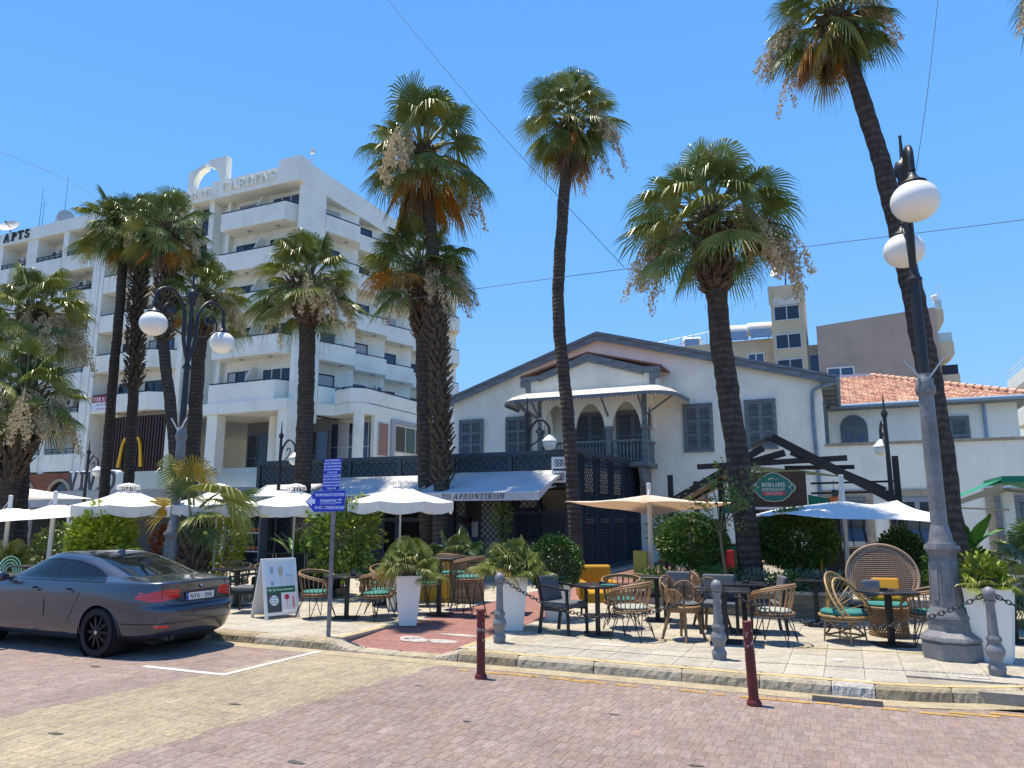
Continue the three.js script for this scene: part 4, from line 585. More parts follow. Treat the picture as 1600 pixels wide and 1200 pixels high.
function trunkGeo(path, r0, r1, seed) { // tapered, ringed trunk along a bent line
  const R = rng(seed), cv = new THREE.CatmullRomCurve3(path.map(p => V(...p))), n = max(24, floor(cv.getLength() * 7)), S = 14, t = [], rows = [];
  for (let i = 0; i <= n; i++) { const u = i / n, c = cv.getPoint(u), flare = 1 + 0.5 * pow(max(0, 1 - u * 14), 2), r = lerp(r0, r1, pow(u, 0.7)) * flare * (1 + R(-0.035, 0.035) + (i % 2 ? 0.03 : -0.015)); rows.push(Array.from({ length: S + 1 }, (_, k) => { const a = k % S / S * 2 * PI, q = r * (1 + 0.04 * sin(a * 3 + i * 0.7) + 0.02 * sin(a * 7 + i * 1.9)); return [c.x + cos(a) * q, c.y, c.z + sin(a) * q]; })); }
  const g = new THREE.BufferGeometry(), pos = [], uv = [], idx = []; rows.forEach((r, i) => r.forEach((p, k) => { pos.push(...p); uv.push(k / S * 2, i / n * cv.getLength() * 0.8); })); for (let i = 0; i < n; i++) for (let k = 0; k < S; k++) { const a = i * (S + 1) + k, b = a + S + 1; idx.push(a, b, a + 1, a + 1, b, b + 1); }
  g.setAttribute('position', new THREE.Float32BufferAttribute(pos, 3)); g.setAttribute('uv', new THREE.Float32BufferAttribute(uv, 2)); g.setIndex(idx); g.computeVertexNormals(); return [g, cv];
}
function bootsGeo(cv, u0, u1, r0, r1, density, seed, len = 0.3) { // cut leaf bases criss-crossing the trunk
  const R = rng(seed), t = [], L = cv.getLength() * (u1 - u0), n = floor(L * density); for (let i = 0; i < n; i++) {
    const f = i / n, u = lerp(u0, u1, f), c = cv.getPoint(min(1, u)), a = i * 2.399 + R(-0.2, 0.2), r = lerp(r0, r1, f) * R(0.9, 1.05), w = R(0.06, 0.10), l = len * R(0.6, 1.2), out = R(0.07, 0.2), tx = -sin(a), tz = cos(a), ox = cos(a), oz = sin(a), tl = R(-0.05, 0.05);
    const b = (s, up, o) => [c.x + ox * (r + o) + tx * s, c.y + up, c.z + oz * (r + o) + tz * s], A = b(-w, 0, -0.05), B = b(w, 0, -0.05), C = b(w * 0.5 + tl, l, out), D = b(-w * 0.5 + tl, l, out), E = b(0, 0, 0.04), F = b(tl, l * 0.97, out + 0.035);
    t.push(A, E, F, A, F, D, E, B, C, E, C, F, D, F, C, A, D, C, A, C, B); }
  const m = mb(); m.tris(t); return m.geo();
}
function palm(label, path, o, name = 'fan_palm') {
  const top = path[path.length - 1], base = path[0], seed = o.seed, R = rng(seed), T0 = thing(name, label, 'palm tree', [base[0], 0.12, base[2]], 0, 'tall fan palms along the pavement');
  const loc = path.map(p => [p[0] - base[0], p[1] - 0.12, p[2] - base[2]]); loc[0][1] = -0.05;
  const [tg, cv] = trunkGeo(loc, o.r0, o.r1, seed); mesh('trunk', tg, M.bark, T0);
  for (const [u0, u1, a, b, den, len] of o.boots || []) mesh('leaf_bases', bootsGeo(cv, u0, u1, a, b, den, seed + u0 * 100, len), M.boot, T0).userData.kind = 'stuff';
  const c = loc[loc.length - 1], s = o.size;
  const add = (kind, el, az, m, pm, sc, dy = 0) => { const q = round(el / 10) * 10, g = frondGeo(kind, q, floor(R() * 4)), f = mesh(kind === 'dead' ? 'dead_frond' : 'frond', g[0], m, T0); f.position.set(c[0] + sin(az) * 0.12 * s, c[1] + dy, c[2] + cos(az) * 0.12 * s); f.rotation.y = az; f.scale.setScalar(sc); mesh('leaf_stalk', g[1], pm, f); };
  const greens = [L.palmA, L.palmB, L.palmB, L.palmA, L.palmC];
  for (let i = 0; i < o.n; i++) { const f = (i + 0.5) / o.n, el = lerp(88, o.low, pow(f, o.pow || 0.9)) + R(-13, 13), low = f > 0.8; add('green', el, i * 2.3999 + R(-0.25, 0.25), low && R() < (o.yellow ?? 0.12) ? (R() < 0.5 ? L.palmY : L.palmO) : greens[floor(R() * 5)], L.petiole, s * R(0.76, 1.14) * (f < 0.08 ? 0.85 : 1), -f * 0.5 * s); }
  for (let i = 0; i < (o.dead || 0); i++) add('dead', R(-88, -62), i * 2.4 + R(-0.4, 0.4), R() < 0.2 ? L.palmO : L.palmDead, L.petioleDead, s * R(0.8, 1.2), -s * R(0.35, 0.9));
  for (let i = 0; i < (o.stalks || 0); i++) { const az = o.saz ? o.saz[i % o.saz.length] + R(-0.3, 0.3) : R(0, 2 * PI); const k = mesh('flower_stalk', stalkGeo(i % 5, true), L.stalk, T0); k.position.set(c[0], c[1] - 0.25 * s, c[2]); k.rotation.y = az; k.scale.setScalar(s * R(0.85, 1.2)); }
  for (let i = 0; i < (o.whips || 0); i++) { const k = mesh('bare_stalk', stalkGeo(10 + i % 4, false), L.palmB, T0); k.position.set(c[0], c[1], c[2]); k.rotation.y = o.saz ? o.saz[i % o.saz.length] + R(-0.5, 0.5) : R(0, 2 * PI); k.scale.setScalar(s * R(0.9, 1.15)); }
  return T0;
}
{
  const Z = (z, pts) => pts.map(p => [p[0], p[1], z]);
  palm('fan palm with a tan flower fringe at the left edge, upper of two crowns', Z(-16.5, [[-25.7, 0.1], [-26.15, 4.3], [-26.2, 8.0], [-26.25, 9.3]]), { seed: 11, r0: 0.34, r1: 0.3, n: 42, low: -28, size: 1.1, stalks: 6, saz: [1.6, 1.0, 2.2], boots: [[0.72, 0.97, 0.34, 0.5, 70, 0.3]] });
  palm('low shaggy fan palm at the left edge, lower of two crowns', Z(-15.5, [[-25.1, 0.1], [-25.1, 2.9], [-24.7, 4.4], [-24.65, 6.1]]), { seed: 12, r0: 0.42, r1: 0.34, n: 40, low: -30, size: 1.0, stalks: 9, saz: [0.6, 1.4, 2.4, 1.0], boots: [[0.35, 0.98, 0.4, 0.6, 60, 0.35]] });
  palm('slender fan palm with a smooth dark trunk beside the vertical dark panel', Z(-20, [[-26.3, 0.1], [-26.3, 3], [-26.42, 7.15], [-26.48, 11.4], [-26.8, 14.2]]), { seed: 13, r0: 0.2, r1: 0.17, n: 50, low: -55, pow: 1, size: 0.95, dead: 5, stalks: 3, yellow: 0.3, boots: [[0.88, 0.98, 0.22, 0.34, 60, 0.25]] });
  palm('fan palm with a rough upper trunk crossing the yellow arches', Z(-20.4, [[-25.4, 0.1], [-25.45, 2.1], [-25.65, 6.1], [-25.9, 9.85], [-26.1, 14.0]]), { seed: 14, r0: 0.2, r1: 0.2, n: 44, low: -40, size: 0.95, dead: 4, stalks: 2, boots: [[0.56, 0.98, 0.26, 0.34, 60, 0.22]] });
  palm('kinked fan palm with a shaggy neck behind the left street lamp', Z(-19.5, [[-21.6, 0.1], [-21.73, 2.1], [-22.44, 5.6], [-23.25, 8.8], [-23.35, 11], [-23.45, 13.3]]), { seed: 15, r0: 0.2, r1: 0.2, n: 46, low: -48, size: 0.88, dead: 4, stalks: 3, yellow: 0.6, boots: [[0.58, 0.98, 0.27, 0.36, 60, 0.24]] });
  palm('mid-height fan palm directly right of the left street lamp', Z(-21, [[-22.7, 0.1], [-22.8, 2.6], [-22.92, 7.1], [-22.97, 10.9]]), { seed: 16, r0: 0.28, r1: 0.25, n: 42, low: -35, size: 1.0, stalks: 4, saz: [1.5, 0.8, 4.5], boots: [[0.82, 0.97, 0.34, 0.52, 80, 0.3]] });
  palm('fan palm with a bulging ring of leaf bases in front of the hotel corner', Z(-20.5, [[-17.05, 0.1], [-17.1, 6.1], [-17.28, 10.6]]), { seed: 17, r0: 0.3, r1: 0.28, n: 48, low: -30, size: 1.12, stalks: 7, whips: 4, saz: [1.5, 1.2, 4.6, 0.9, 1.9], boots: [[0.78, 0.97, 0.32, 0.66, 120, 0.28]] });
  palm('tall fan palm with an orange-tinged crown and shaggy lower trunk', Z(-20.3, [[-11.46, 0.1], [-11.46, 3.6], [-11.64, 6.95], [-11.88, 10], [-12.18, 12.6], [-12.4, 14.7]]), { seed: 18, r0: 0.26, r1: 0.2, n: 58, low: -62, pow: 1.05, size: 1.25, dead: 6, stalks: 4, whips: 3, yellow: 0.75, boots: [[0.16, 0.6, 0.26, 0.26, 60, 0.24], [0.90, 0.97, 0.2, 0.3, 90, 0.25]] });
  palm('shorter fan palm close behind the tall orange-tinged one', Z(-21, [[-12.3, 0.1], [-12.33, 1.5], [-12.56, 5.9], [-12.78, 10.7]]), { seed: 19, r0: 0.28, r1: 0.26, n: 48, low: -26, size: 1.1, stalks: 7, whips: 5, saz: [1.4, 1.0, 4.6, 1.8], boots: [[0.80, 0.97, 0.28, 0.52, 110, 0.28]] });
  palm('very tall slim fan palm in front of the balcony house', Z(-20, [[-6.9, 0.1], [-6.95, 1.5], [-7.15, 5], [-7.39, 8.1], [-7.2, 11.1], [-6.9, 14.3]]), { seed: 20, r0: 0.2, r1: 0.17, n: 62, low: -66, pow: 1.0, size: 0.84, dead: 14, stalks: 5, whips: 5, yellow: 0.5, boots: [[0.9, 0.97, 0.26, 0.34, 90, 0.25]] });
  palm('fan palm with long tan flower sprays right of the balcony house', Z(-15.5, [[-1.7, 0.1], [-1.76, 0.8], [-1.92, 3.3], [-2.12, 5.7], [-2.2, 8.5]]), { seed: 21, r0: 0.25, r1: 0.21, n: 56, low: -34, size: 0.94, stalks: 13, whips: 13, saz: [1.6, 1.3, 4.5, 1.9, 4.9, 1.0], yellow: 0.04, boots: [[0.83, 0.96, 0.22, 0.46, 150, 0.2]] });
  palm('leaning tall fan palm behind the right street lamp', Z(-14.5, [[1.6, 0.1], [1.6, 0.9], [1.56, 3.6], [1.36, 6.2], [1.05, 8.75], [0.45, 11.9]]), { seed: 22, r0: 0.27, r1: 0.14, n: 54, low: -64, pow: 1, size: 0.67, dead: 9, stalks: 4, whips: 3, yellow: 0.5, saz: [4.7, 4.2, 1.2], boots: [[0.93, 0.98, 0.2, 0.28, 90, 0.25]] });
  palm('palm at the right edge showing only hanging fronds', Z(-14.5, [[4.6, 0.1], [4.75, 5], [4.85, 11.7]]), { seed: 23, r0: 0.25, r1: 0.18, n: 44, low: -62, pow: 1, size: 0.8, dead: 6, stalks: 2 });
  // young palm beside the left lamp: few long leaves
  const yp = palm('young fan palm with a scaly trunk beside the left street lamp', [[-13.0, 0.1, -12.2], [-13.0, 0.9, -12.2], [-13.05, 1.85, -12.2]], { seed: 24, r0: 0.24, r1: 0.2, n: 3, low: 40, size: 1.0, boots: [[0.02, 0.98, 0.22, 0.2, 70, 0.26]] }, 'young_palm'); delete yp.userData.group;
  const c = [-0.1, 1.85, 0]; for (const [el, az, m, s] of [[70, -0.7, L.palmC, 0.95], [80, 0.2, L.palmY, 0.9], [30, 1.25, L.palmC, 1.15], [20, 1.45, L.palmC, 1.0], [10, 1.0, L.palmC, 0.7], [-20, 1.3, L.palmB, 0.6]]) { const g = frondGeo('green', el, 1), f = mesh('frond', g[0], m, yp); f.position.set(...c); f.rotation.y = az; f.scale.setScalar(s); mesh('leaf_stalk', g[1], L.petiole, f); }
}
// ---------------------------------------------------------------- street lamps
{
  const arm = s => mb().tube([[0, 5.35, 0], [0, 5.9, s * 0.16], [0, 6.62, s * 0.22], [0, 6.98, s * 0.55], [0, 6.85, s * 0.92], [0, 6.5, s * 0.98]], 0.042, 30, 8).tube([[0, 6.0, s * 0.2], [0, 6.1, s * 0.5], [0, 6.38, s * 0.78], [0, 6.62, s * 0.66], [0, 6.6, s * 0.48], [0, 6.45, s * 0.47], [0, 6.44, s * 0.56]], 0.022, 30, 6).cyl([0, 6.46, s * 0.47], [0, 6.46, s * 0.6], 0.09, 0.09, 12).geo();
  const build = (label, p, sgn) => {
    const t = thing('street_lamp', label, 'street lamp', p, 0, 'double globe street lamps');
    const oct = (pr, name) => mb().lathe(pr, 0, 0, 0, 8, PI / 8).build(name, M.lampgrey, t);
    const f = (a, b) => [a, b];
    { // faceted base: flat-shaded octagonal steps
      const st = (y0, y1, r0, r1) => mb().add(new THREE.CylinderGeometry(r1, r0, y1 - y0, 8), M4(0, (y0 + y1) / 2, 0, 0, PI / 8, 0));
      const b = mb(); const S = (y0, y1, r0, r1) => { const g = new THREE.CylinderGeometry(r1 * 0.82, r0 * 0.82, y1 - y0, 8).toNonIndexed(); g.computeVertexNormals(); b.add(g, M4(0, (y0 + y1) / 2, 0, 0, PI / 8, 0)); };
      S(0, 0.21, 0.43, 0.43); S(0.21, 0.25, 0.40, 0.44); S(0.25, 0.29, 0.44, 0.42); S(0.29, 0.36, 0.40, 0.31); S(0.36, 0.52, 0.31, 0.30); S(0.52, 0.56, 0.32, 0.31); S(0.56, 0.66, 0.29, 0.245); b.build('plinth', M.lampgrey, t);
      const d = mb(); const S2 = (y0, y1, r0, r1) => { const g = new THREE.CylinderGeometry(r1 * 0.82, r0 * 0.82, y1 - y0, 8).toNonIndexed(); g.computeVertexNormals(); d.add(g, M4(0, (y0 + y1) / 2, 0, 0, PI / 8, 0)); };
      S2(0.66, 1.34, 0.235, 0.205); S2(1.34, 1.42, 0.21, 0.26); S2(1.42, 1.47, 0.27, 0.26); d.build('pedestal', M.lampgrey, t);
      for (let k = 0; k < 8; k++) { const a = k * PI / 4; mb().rb(0.09, 0.52, 0.012, 0.005, 0, 0, 0.17).build('panel', M.lampgrey, t).applyMatrix4(new THREE.Matrix4().makeRotationY(a).multiply(M4(0, 1.0, 0, -0.045, 0, 0))); }
    }
    mb().lathe([[0.165, 1.47], [0.165, 1.5], [0.14, 1.53], [0.13, 1.62], [0.112, 1.7], [0.102, 1.74]], 0, 0, 0, 24).build('collar', M.lampgrey, t);
    mb().lathe([[0.1, 1.72], [0.097, 3.0], [0.092, 3.62]], 0, 0, 0, 20).build('lower_shaft', M.lampgrey, t);
    mb().lathe([[0.09, 3.55], [0.12, 3.57], [0.125, 3.66], [0.105, 3.72], [0.11, 3.78], [0.08, 3.8], [0.078, 3.86]], 0, 0, 0, 18).build('ring', M.lampgrey, t);
    mb().lathe([[0.076, 3.8], [0.062, 5.2], [0.095, 5.22], [0.1, 5.28], [0.06, 5.32], [0.05, 5.5], [0.045, 6.7], [0.05, 6.75], [0.09, 6.78], [0.08, 6.85], [0.11, 6.92], [0.13, 7.0], [0.10, 7.1], [0.035, 7.14], [0.03, 7.2], [0.018, 7.5], [0.028, 7.53], [0.001, 7.56]], 0, 0, 0, 14).build('upper_shaft', M.iron, t);
    const br = mb(); for (const a of [0.6, -0.6]) br.bar([sin(a) * 0.08, 3.78, 0.08], [sin(a) * 0.42, 4.05, 0.1], 0.03, 0.02); br.build('banner_bracket', M.steel, t);
    for (const s of [-1, 1]) { const a = mesh('arm', arm(s), M.iron, t); mb().lathe([[0.03, 6.5], [0.05, 6.44], [0.07, 6.4], [0.11, 6.36], [0.16, 6.33], [0.155, 6.31]], 0, 0, s * 0.98, 16).build('globe_cap', M.iron, a); mb().sph(0.29, 0, 6.06, s * 0.98, [1, 0.95, 1], 28).build('globe', M.globe, a); }
    return t;
  };
  build('large double-globe street lamp on a grey octagonal base at the right', [1.12, 0.14, -11.25]).scale.y = 0.952;
  build('double-globe street lamp behind the parked dark car', [-13.45, 0.14, -12.0]).scale.y = 0.975;
  const far = (p, turn, s, label) => { const t = thing('crook_lamp', label, 'street lamp', p, turn, 'distant crook-necked lamps'); t.scale.setScalar(s);
    mb().lathe([[0.12, 0], [0.12, 0.5], [0.07, 0.55], [0.06, 2.6], [0.045, 4.2], [0.075, 4.25], [0.085, 4.33], [0.03, 4.4], [0.012, 4.75], [0.001, 4.8]], 0, 0, 0, 10).build('pole', M.iron, t); mb().tube([[0, 3.3, 0], [0.1, 3.9, 0], [0.35, 4.15, 0], [0.6, 3.95, 0], [0.62, 3.7, 0]], 0.035, 20, 6).tube([[0.05, 3.4, 0], [0.3, 3.55, 0], [0.42, 3.8, 0], [0.32, 3.88, 0], [0.26, 3.78, 0]], 0.02, 16, 5).build('crook', M.iron, t); mb().lathe([[0.04, 3.72], [0.1, 3.66], [0.2, 3.56], [0.21, 3.52]], 0.62, 0, 0, 14).build('cap', mat([0.6, 0.6, 0.6], 0.4), t); mb().sph(0.19, 0.62, 3.46, 0, [1, 0.9, 1], 18).build('globe', M.globe, t); };
  far([-29.6, 0.14, -21.6], 0, 1.05, 'crook-necked lamp in front of the steel letters'); far([-18.9, 0.14, -21.4], 0, 1.1, 'crook-necked lamp above the blue-grey trellis, left'); far([-9.5, 0.14, -22.6], 0.2, 1.2, 'crook-necked lamp in front of the arched balcony'); far([1.08, 0.14, -20.4], PI / 2 + 0.15, 1.0, 'slim single-globe lamp in front of the long white wall');
}
// ---------------------------------------------------------------- chain bollards, red posts, chains
{
  const proto = thing('chain_bollard', '', 'bollard', [0, 0, 0], 0, 'grey chain bollards along the kerb');
  mb().lathe([[0.105, 0], [0.105, 0.05], [0.115, 0.07], [0.105, 0.1], [0.085, 0.12], [0.075, 0.16], [0.085, 0.18], [0.12, 0.24], [0.125, 0.28], [0.09, 0.34], [0.08, 0.36], [0.1, 0.38], [0.095, 0.41], [0.068, 0.44], [0.062, 0.6], [0.055, 0.78], [0.075, 0.8], [0.075, 0.82]], 0, 0, 0, 18).build('shaft', M.lampgrey, proto);
  mb().lathe([[0.055, 0.82], [0.085, 0.84], [0.085, 0.9], [0.075, 0.93], [0.05, 0.96], [0.001, 0.975]], 0, 0, 0, 16).build('cap', M.lampgrey, proto); mb().add(new THREE.TorusGeometry(0.025, 0.007, 5, 10), M4(0.095, 0.86, 0)).add(new THREE.TorusGeometry(0.025, 0.007, 5, 10), M4(-0.095, 0.86, 0)).build('chain_ring', M.iron, proto);
  const pos = [[-4.63, 0.14, -9.96], [-1.57, 0.14, -9.95], [1.45, 0.14, -10.25], [4.4, 0.14, -11.6]], lab = ['grey chain bollard nearest the red drive', 'grey chain bollard right of the wooden petal-back chair', 'grey chain bollard in front of the right lamp planter', 'grey chain bollard beyond the right edge'];
  proto.position.set(...pos[0]); proto.userData.label = lab[0]; for (const c of proto.children) c.scale.set(0.82, 1, 0.82); for (let i = 1; i < 4; i++) copy(proto, pos[i], 0, lab[i]);
  const link = norm(new THREE.TorusGeometry(0.024, 0.0065, 5, 10).scale(1.5, 1, 1));
  for (let k = 0; k < 3; k++) { const a = V(...pos[k]).add(V(0.1, 0.85, 0)), b = V(...pos[k + 1]).add(V(-0.1, 0.85, 0)), n = floor(a.distanceTo(b) / 0.05), sag = [0.42, 0.40, 0.4][k], m = mb(), p = t => a.clone().lerp(b, t).add(V(0, -sag * 4 * t * (1 - t), 0)), h = atan2(-(b.z - a.z), b.x - a.x); for (let i = 0; i <= n; i++) { const t = i / n, q = p(t), d = p(min(1, t + 0.01)).sub(p(max(0, t - 0.01))); m.add(link.clone(), new THREE.Matrix4().compose(q, new THREE.Quaternion().setFromEuler(new THREE.Euler(i % 2 ? PI / 2 : 0, h, atan2(d.y, hypot(d.x, d.z)), 'YZX')), V(1, 1, 1))); } const o = m.build('chain', M.iron); tag(o, ['sagging steel chain in front of the grey armchair', 'sagging steel chain in front of the peacock chair', 'steel chain running off to the right edge'][k], 'chain', 'bollard chains'); o.userData.kind = 'stuff'; o.userData.kind = 'thing'; }
  const red = (x, z, h, label, lean) => { const t = thing('red_post', label, 'post', [x, 0, z], 0, 'red flexible marker posts'); const b = mb().lathe([[0.062, 0], [0.062, 0.05], [0.052, 0.07], [0.05, h], [0.045, h + 0.01], [0.001, h + 0.012]], 0, 0, 0, 16).build('tube', M.redpaint, t); b.rotation.z = lean; mb().lathe([[0.075, 0], [0.075, 0.03], [0.06, 0.055]], 0, 0, 0, 16).build('foot', M.redpaint, t); const R = rng(x * 100 + 500), s = mb(); for (let i = 0; i < 14; i++) { const a = R(-1.2, 1.2), y = h * (i % 2 ? R(0.68, 0.74) : R(0.55, 0.9)), w = R(0.1, 0.4), q = 0.0516, hh = R(0.01, 0.03); const P = (aa, yy) => [sin(aa) * q, yy, cos(aa) * q]; s.quad(P(a, y), P(a + w, y), P(a + w * 0.8, y + hh), P(a + 0.05, y + hh * 1.2)); } const g = s.build('worn_band', mat([0.5, 0.45, 0.42], 0.7), t); g.rotation.z = lean; };
  red(-4.12, -8.34, 0.79, 'red marker post standing in the road by the drive', 0.01); red(-0.99, -8.34, 0.82, 'scuffed leaning red marker post in front of the rattan chair', 0.035);
}
// ---------------------------------------------------------------- parking sign
{
  const s = thing('parking_sign', 'blue parking signs on a grey pole at the kerb', 'sign', [-7.21, 0.14, -9.42]);
  mb().cyl([0, 0, 0], [0, 2.62, 0], 0.032, 0.032, 14).build('pole', M.lampgrey, s);
  const upper = canvasTex(420, 620, (c, w, h) => { c.fillStyle = '#0a2fb4'; c.fillRect(0, 0, w, h); c.fillStyle = '#e6ecff'; c.fillRect(0, h * 0.505, w, 7); c.textAlign = 'center'; c.textBaseline = 'middle'; ['ΕΛΕΓΧΟΜΕΝΟΣ', 'ΧΩΡΟΣ ΣΤΑΘΜΕΥΣΗΣ', 'ΜΕ ΠΑΡΚΟΜΕΤΡΑ', 'ΔΕΥΤΕΡΑ-ΚΥΡΙΑΚΗ', '7.00-21.00'].forEach((t, i) => { c.font = 'bold 46px sans-serif'; c.fillText(t, w / 2, 42 + i * 58, w * 0.9); }); ['CONTROLLED PARKING ZONE', 'WITH PAY & DISPLAY', 'PARKING MACHINES', 'MONDAY-SUNDAY', '7.00-21.00'].forEach((t, i) => { c.font = 'bold 42px sans-serif'; c.fillText(t, w / 2, 350 + i * 57, w * 0.92); }); });
  const lower = canvasTex(640, 320, (c, w, h) => { c.fillStyle = '#0a2fb4'; c.fillRect(0, 0, w, h); c.strokeStyle = c.fillStyle = '#dfe6f5'; c.textAlign = 'center'; c.textBaseline = 'middle'; c.font = 'bold 62px sans-serif'; c.fillText('ΜΗΧΑΝΗ ΕΚΔΟΣΗΣ ΕΙΣΙΤΗΡΙΩΝ', w * 0.61, 62, w * 0.73); c.fillText('ΣΤΑΘΜΕΥΣΗΣ', w * 0.58, 155, w * 0.42); c.fillRect(w * 0.38, 196, w * 0.40, 6); c.fillText('PAY DISPLAY PARKING MACHINE', w * 0.61, 256, w * 0.73); c.beginPath(); c.moveTo(18, 160); c.lineTo(110, 85); c.lineTo(110, 125); c.lineTo(160, 125); c.lineTo(160, 195); c.lineTo(110, 195); c.lineTo(110, 235); c.fill(); c.fillStyle = '#3a3f4a'; c.fillRect(w * 0.42, 240, 56, 26); c.fillStyle = '#c8cfd8'; c.fillRect(w * 0.82, 128, 60, 22); c.fillRect(w * 0.78, 175, 80, 14); });
  const plate = (pts, tex, x0, y0, x1, y1, y, name) => { const g = new THREE.ExtrudeGeometry(new THREE.Shape(pts.map(p => new THREE.Vector2(...p))), { depth: 0.006, bevelEnabled: false }), p = g.attributes.position, u = g.attributes.uv; for (let i = 0; i < p.count; i++) u.setXY(i, (p.getX(i) - x0) / (x1 - x0), (p.getY(i) - y0) / (y1 - y0)); const blue = mat([0.30, 0.31, 0.33], 0.5); const o = new THREE.Mesh(g, [mat([1, 1, 1], 0.45, { map: tex }), blue]); o.name = name; s.add(o); o.position.set(0, 0, 0.036); return o; };
  plate([[-0.20, 2.165], [0.12, 2.175], [0.15, 2.66], [-0.19, 2.65]], upper, -0.21, 2.165, 0.15, 2.665, 0, 'upper_plate'); plate([[-0.52, 2.0], [-0.34, 1.84], [0.235, 1.855], [0.24, 2.165], [-0.33, 2.155]], lower, -0.52, 1.84, 0.24, 2.165, 0, 'arrow_plate');
  mb().bx(0.09, 0.04, 0.06, 0, 2.5, 0.01).bx(0.09, 0.04, 0.06, 0, 2.03, 0.01).build('clamp', M.steel, s);
}
// ---------------------------------------------------------------- A-board
{
  const a = thing('sidewalk_board', 'white folding A-board with drink adverts near the car', 'A-board', [-9.45, 0.14, -10.8], 1.22);
  const ad = canvasTex(360, 560, (c, w, h) => { c.fillStyle = '#dfe3e2'; c.fillRect(0, 0, w, h); c.fillStyle = '#a9b0b4'; c.fillRect(60, 60, 40, 210); c.fillStyle = '#e8ecec'; c.fillRect(66, 140, 28, 80); c.fillStyle = '#c8b9a0'; c.beginPath(); c.ellipse(190, 110, 34, 60, 0, 0, 7); c.fill(); c.fillRect(186, 160, 8, 90); c.fillStyle = '#8a9296'; c.font = 'bold 20px sans-serif'; c.fillText('SERVED', 250, 170); c.fillStyle = '#1f6a3c'; c.fillRect(0, 280, w, 70); c.fillStyle = '#f0f4ee'; c.font = 'italic bold 34px serif'; c.fillText('Gin Up Your Summer!', 18, 326, w - 36); c.fillStyle = '#4a4f4c'; c.fillRect(0, 350, w * 0.5, h - 350); c.fillStyle = '#e9e4e2'; c.fillRect(w * 0.5, 350, w * 0.5, h - 350); c.fillStyle = '#e6ecea'; c.beginPath(); c.arc(90, 430, 56, 0, 7); c.fill(); c.fillStyle = '#6f7a76'; for (let i = 0; i < 9; i++) { c.beginPath(); c.arc(60 + (i % 3) * 30, 400 + floor(i / 3) * 30, 9, 0, 7); c.fill(); } c.fillStyle = '#c9364e'; c.beginPath(); c.arc(250, 400, 30, 0, 7); c.fill(); c.fillStyle = '#d98a90'; c.fillRect(318, 400, 24, 120); c.fillRect(246, 430, 8, 90); });
  const frame = k => mb().box(-0.33, 0, -0.012, -0.28, 1.05, 0.02).box(0.28, 0, -0.012, 0.33, 1.05, 0.02).box(-0.28, 0.06, -0.012, 0.28, 0.11, 0.02).box(-0.28, 1.0, -0.012, 0.28, 1.05, 0.02).box(-0.28, 0.11, -0.01, 0.28, 1.0, 0.004);
  for (const s of [1, -1]) { const f = frame().build('board', mat([0.78, 0.77, 0.73], 0.5), a); f.rotation.set(-0.24, s < 0 ? PI : 0, 0, 'YXZ'); f.position.set(0, 0, s * 0.26); const g = new THREE.PlaneGeometry(0.56, 0.89); mesh('poster', g, mat([1, 1, 1], 0.4, { map: ad }), f).position.set(0, 0.555, 0.0075); }
  mb().bar([0, 0.12, -0.22], [0, 0.12, 0.22], 0.02, 0.01).build('strap', M.black, a);
}
// ---------------------------------------------------------------- overhead cables
{
  const cab = (label, pts, r) => tag(mb().tube(pts, r, 40, 5).build('overhead_cable', mat([0.12, 0.12, 0.13], 0.6)), label, 'cable', 'overhead cables');
  cab('thin cable slanting from the top down past the slim palms', [[-14.5, 21.4, -19], [-9.34, 14.2, -19], [-5.07, 8.68, -19]], 0.009); cab('thin level cable strung behind the palms', [[-17.4, 8.7, -19.5], [-8.88, 8.66, -19], [-0.24, 8.56, -19], [5.9, 8.5, -19], [14, 8.6, -18.5]], 0.009);
  cab('thin cable hanging by the right lamp globes', [[1.72, 9.2, -10.2], [1.37, 7.29, -10.2], [1.12, 6.1, -10.3]], 0.004); cab('thin cable at the far left sky', [[-45, 23.4, -21], [-37.67, 20.07, -21], [-30.99, 16.8, -21], [-26.5, 13.6, -20.3]], 0.011);
}
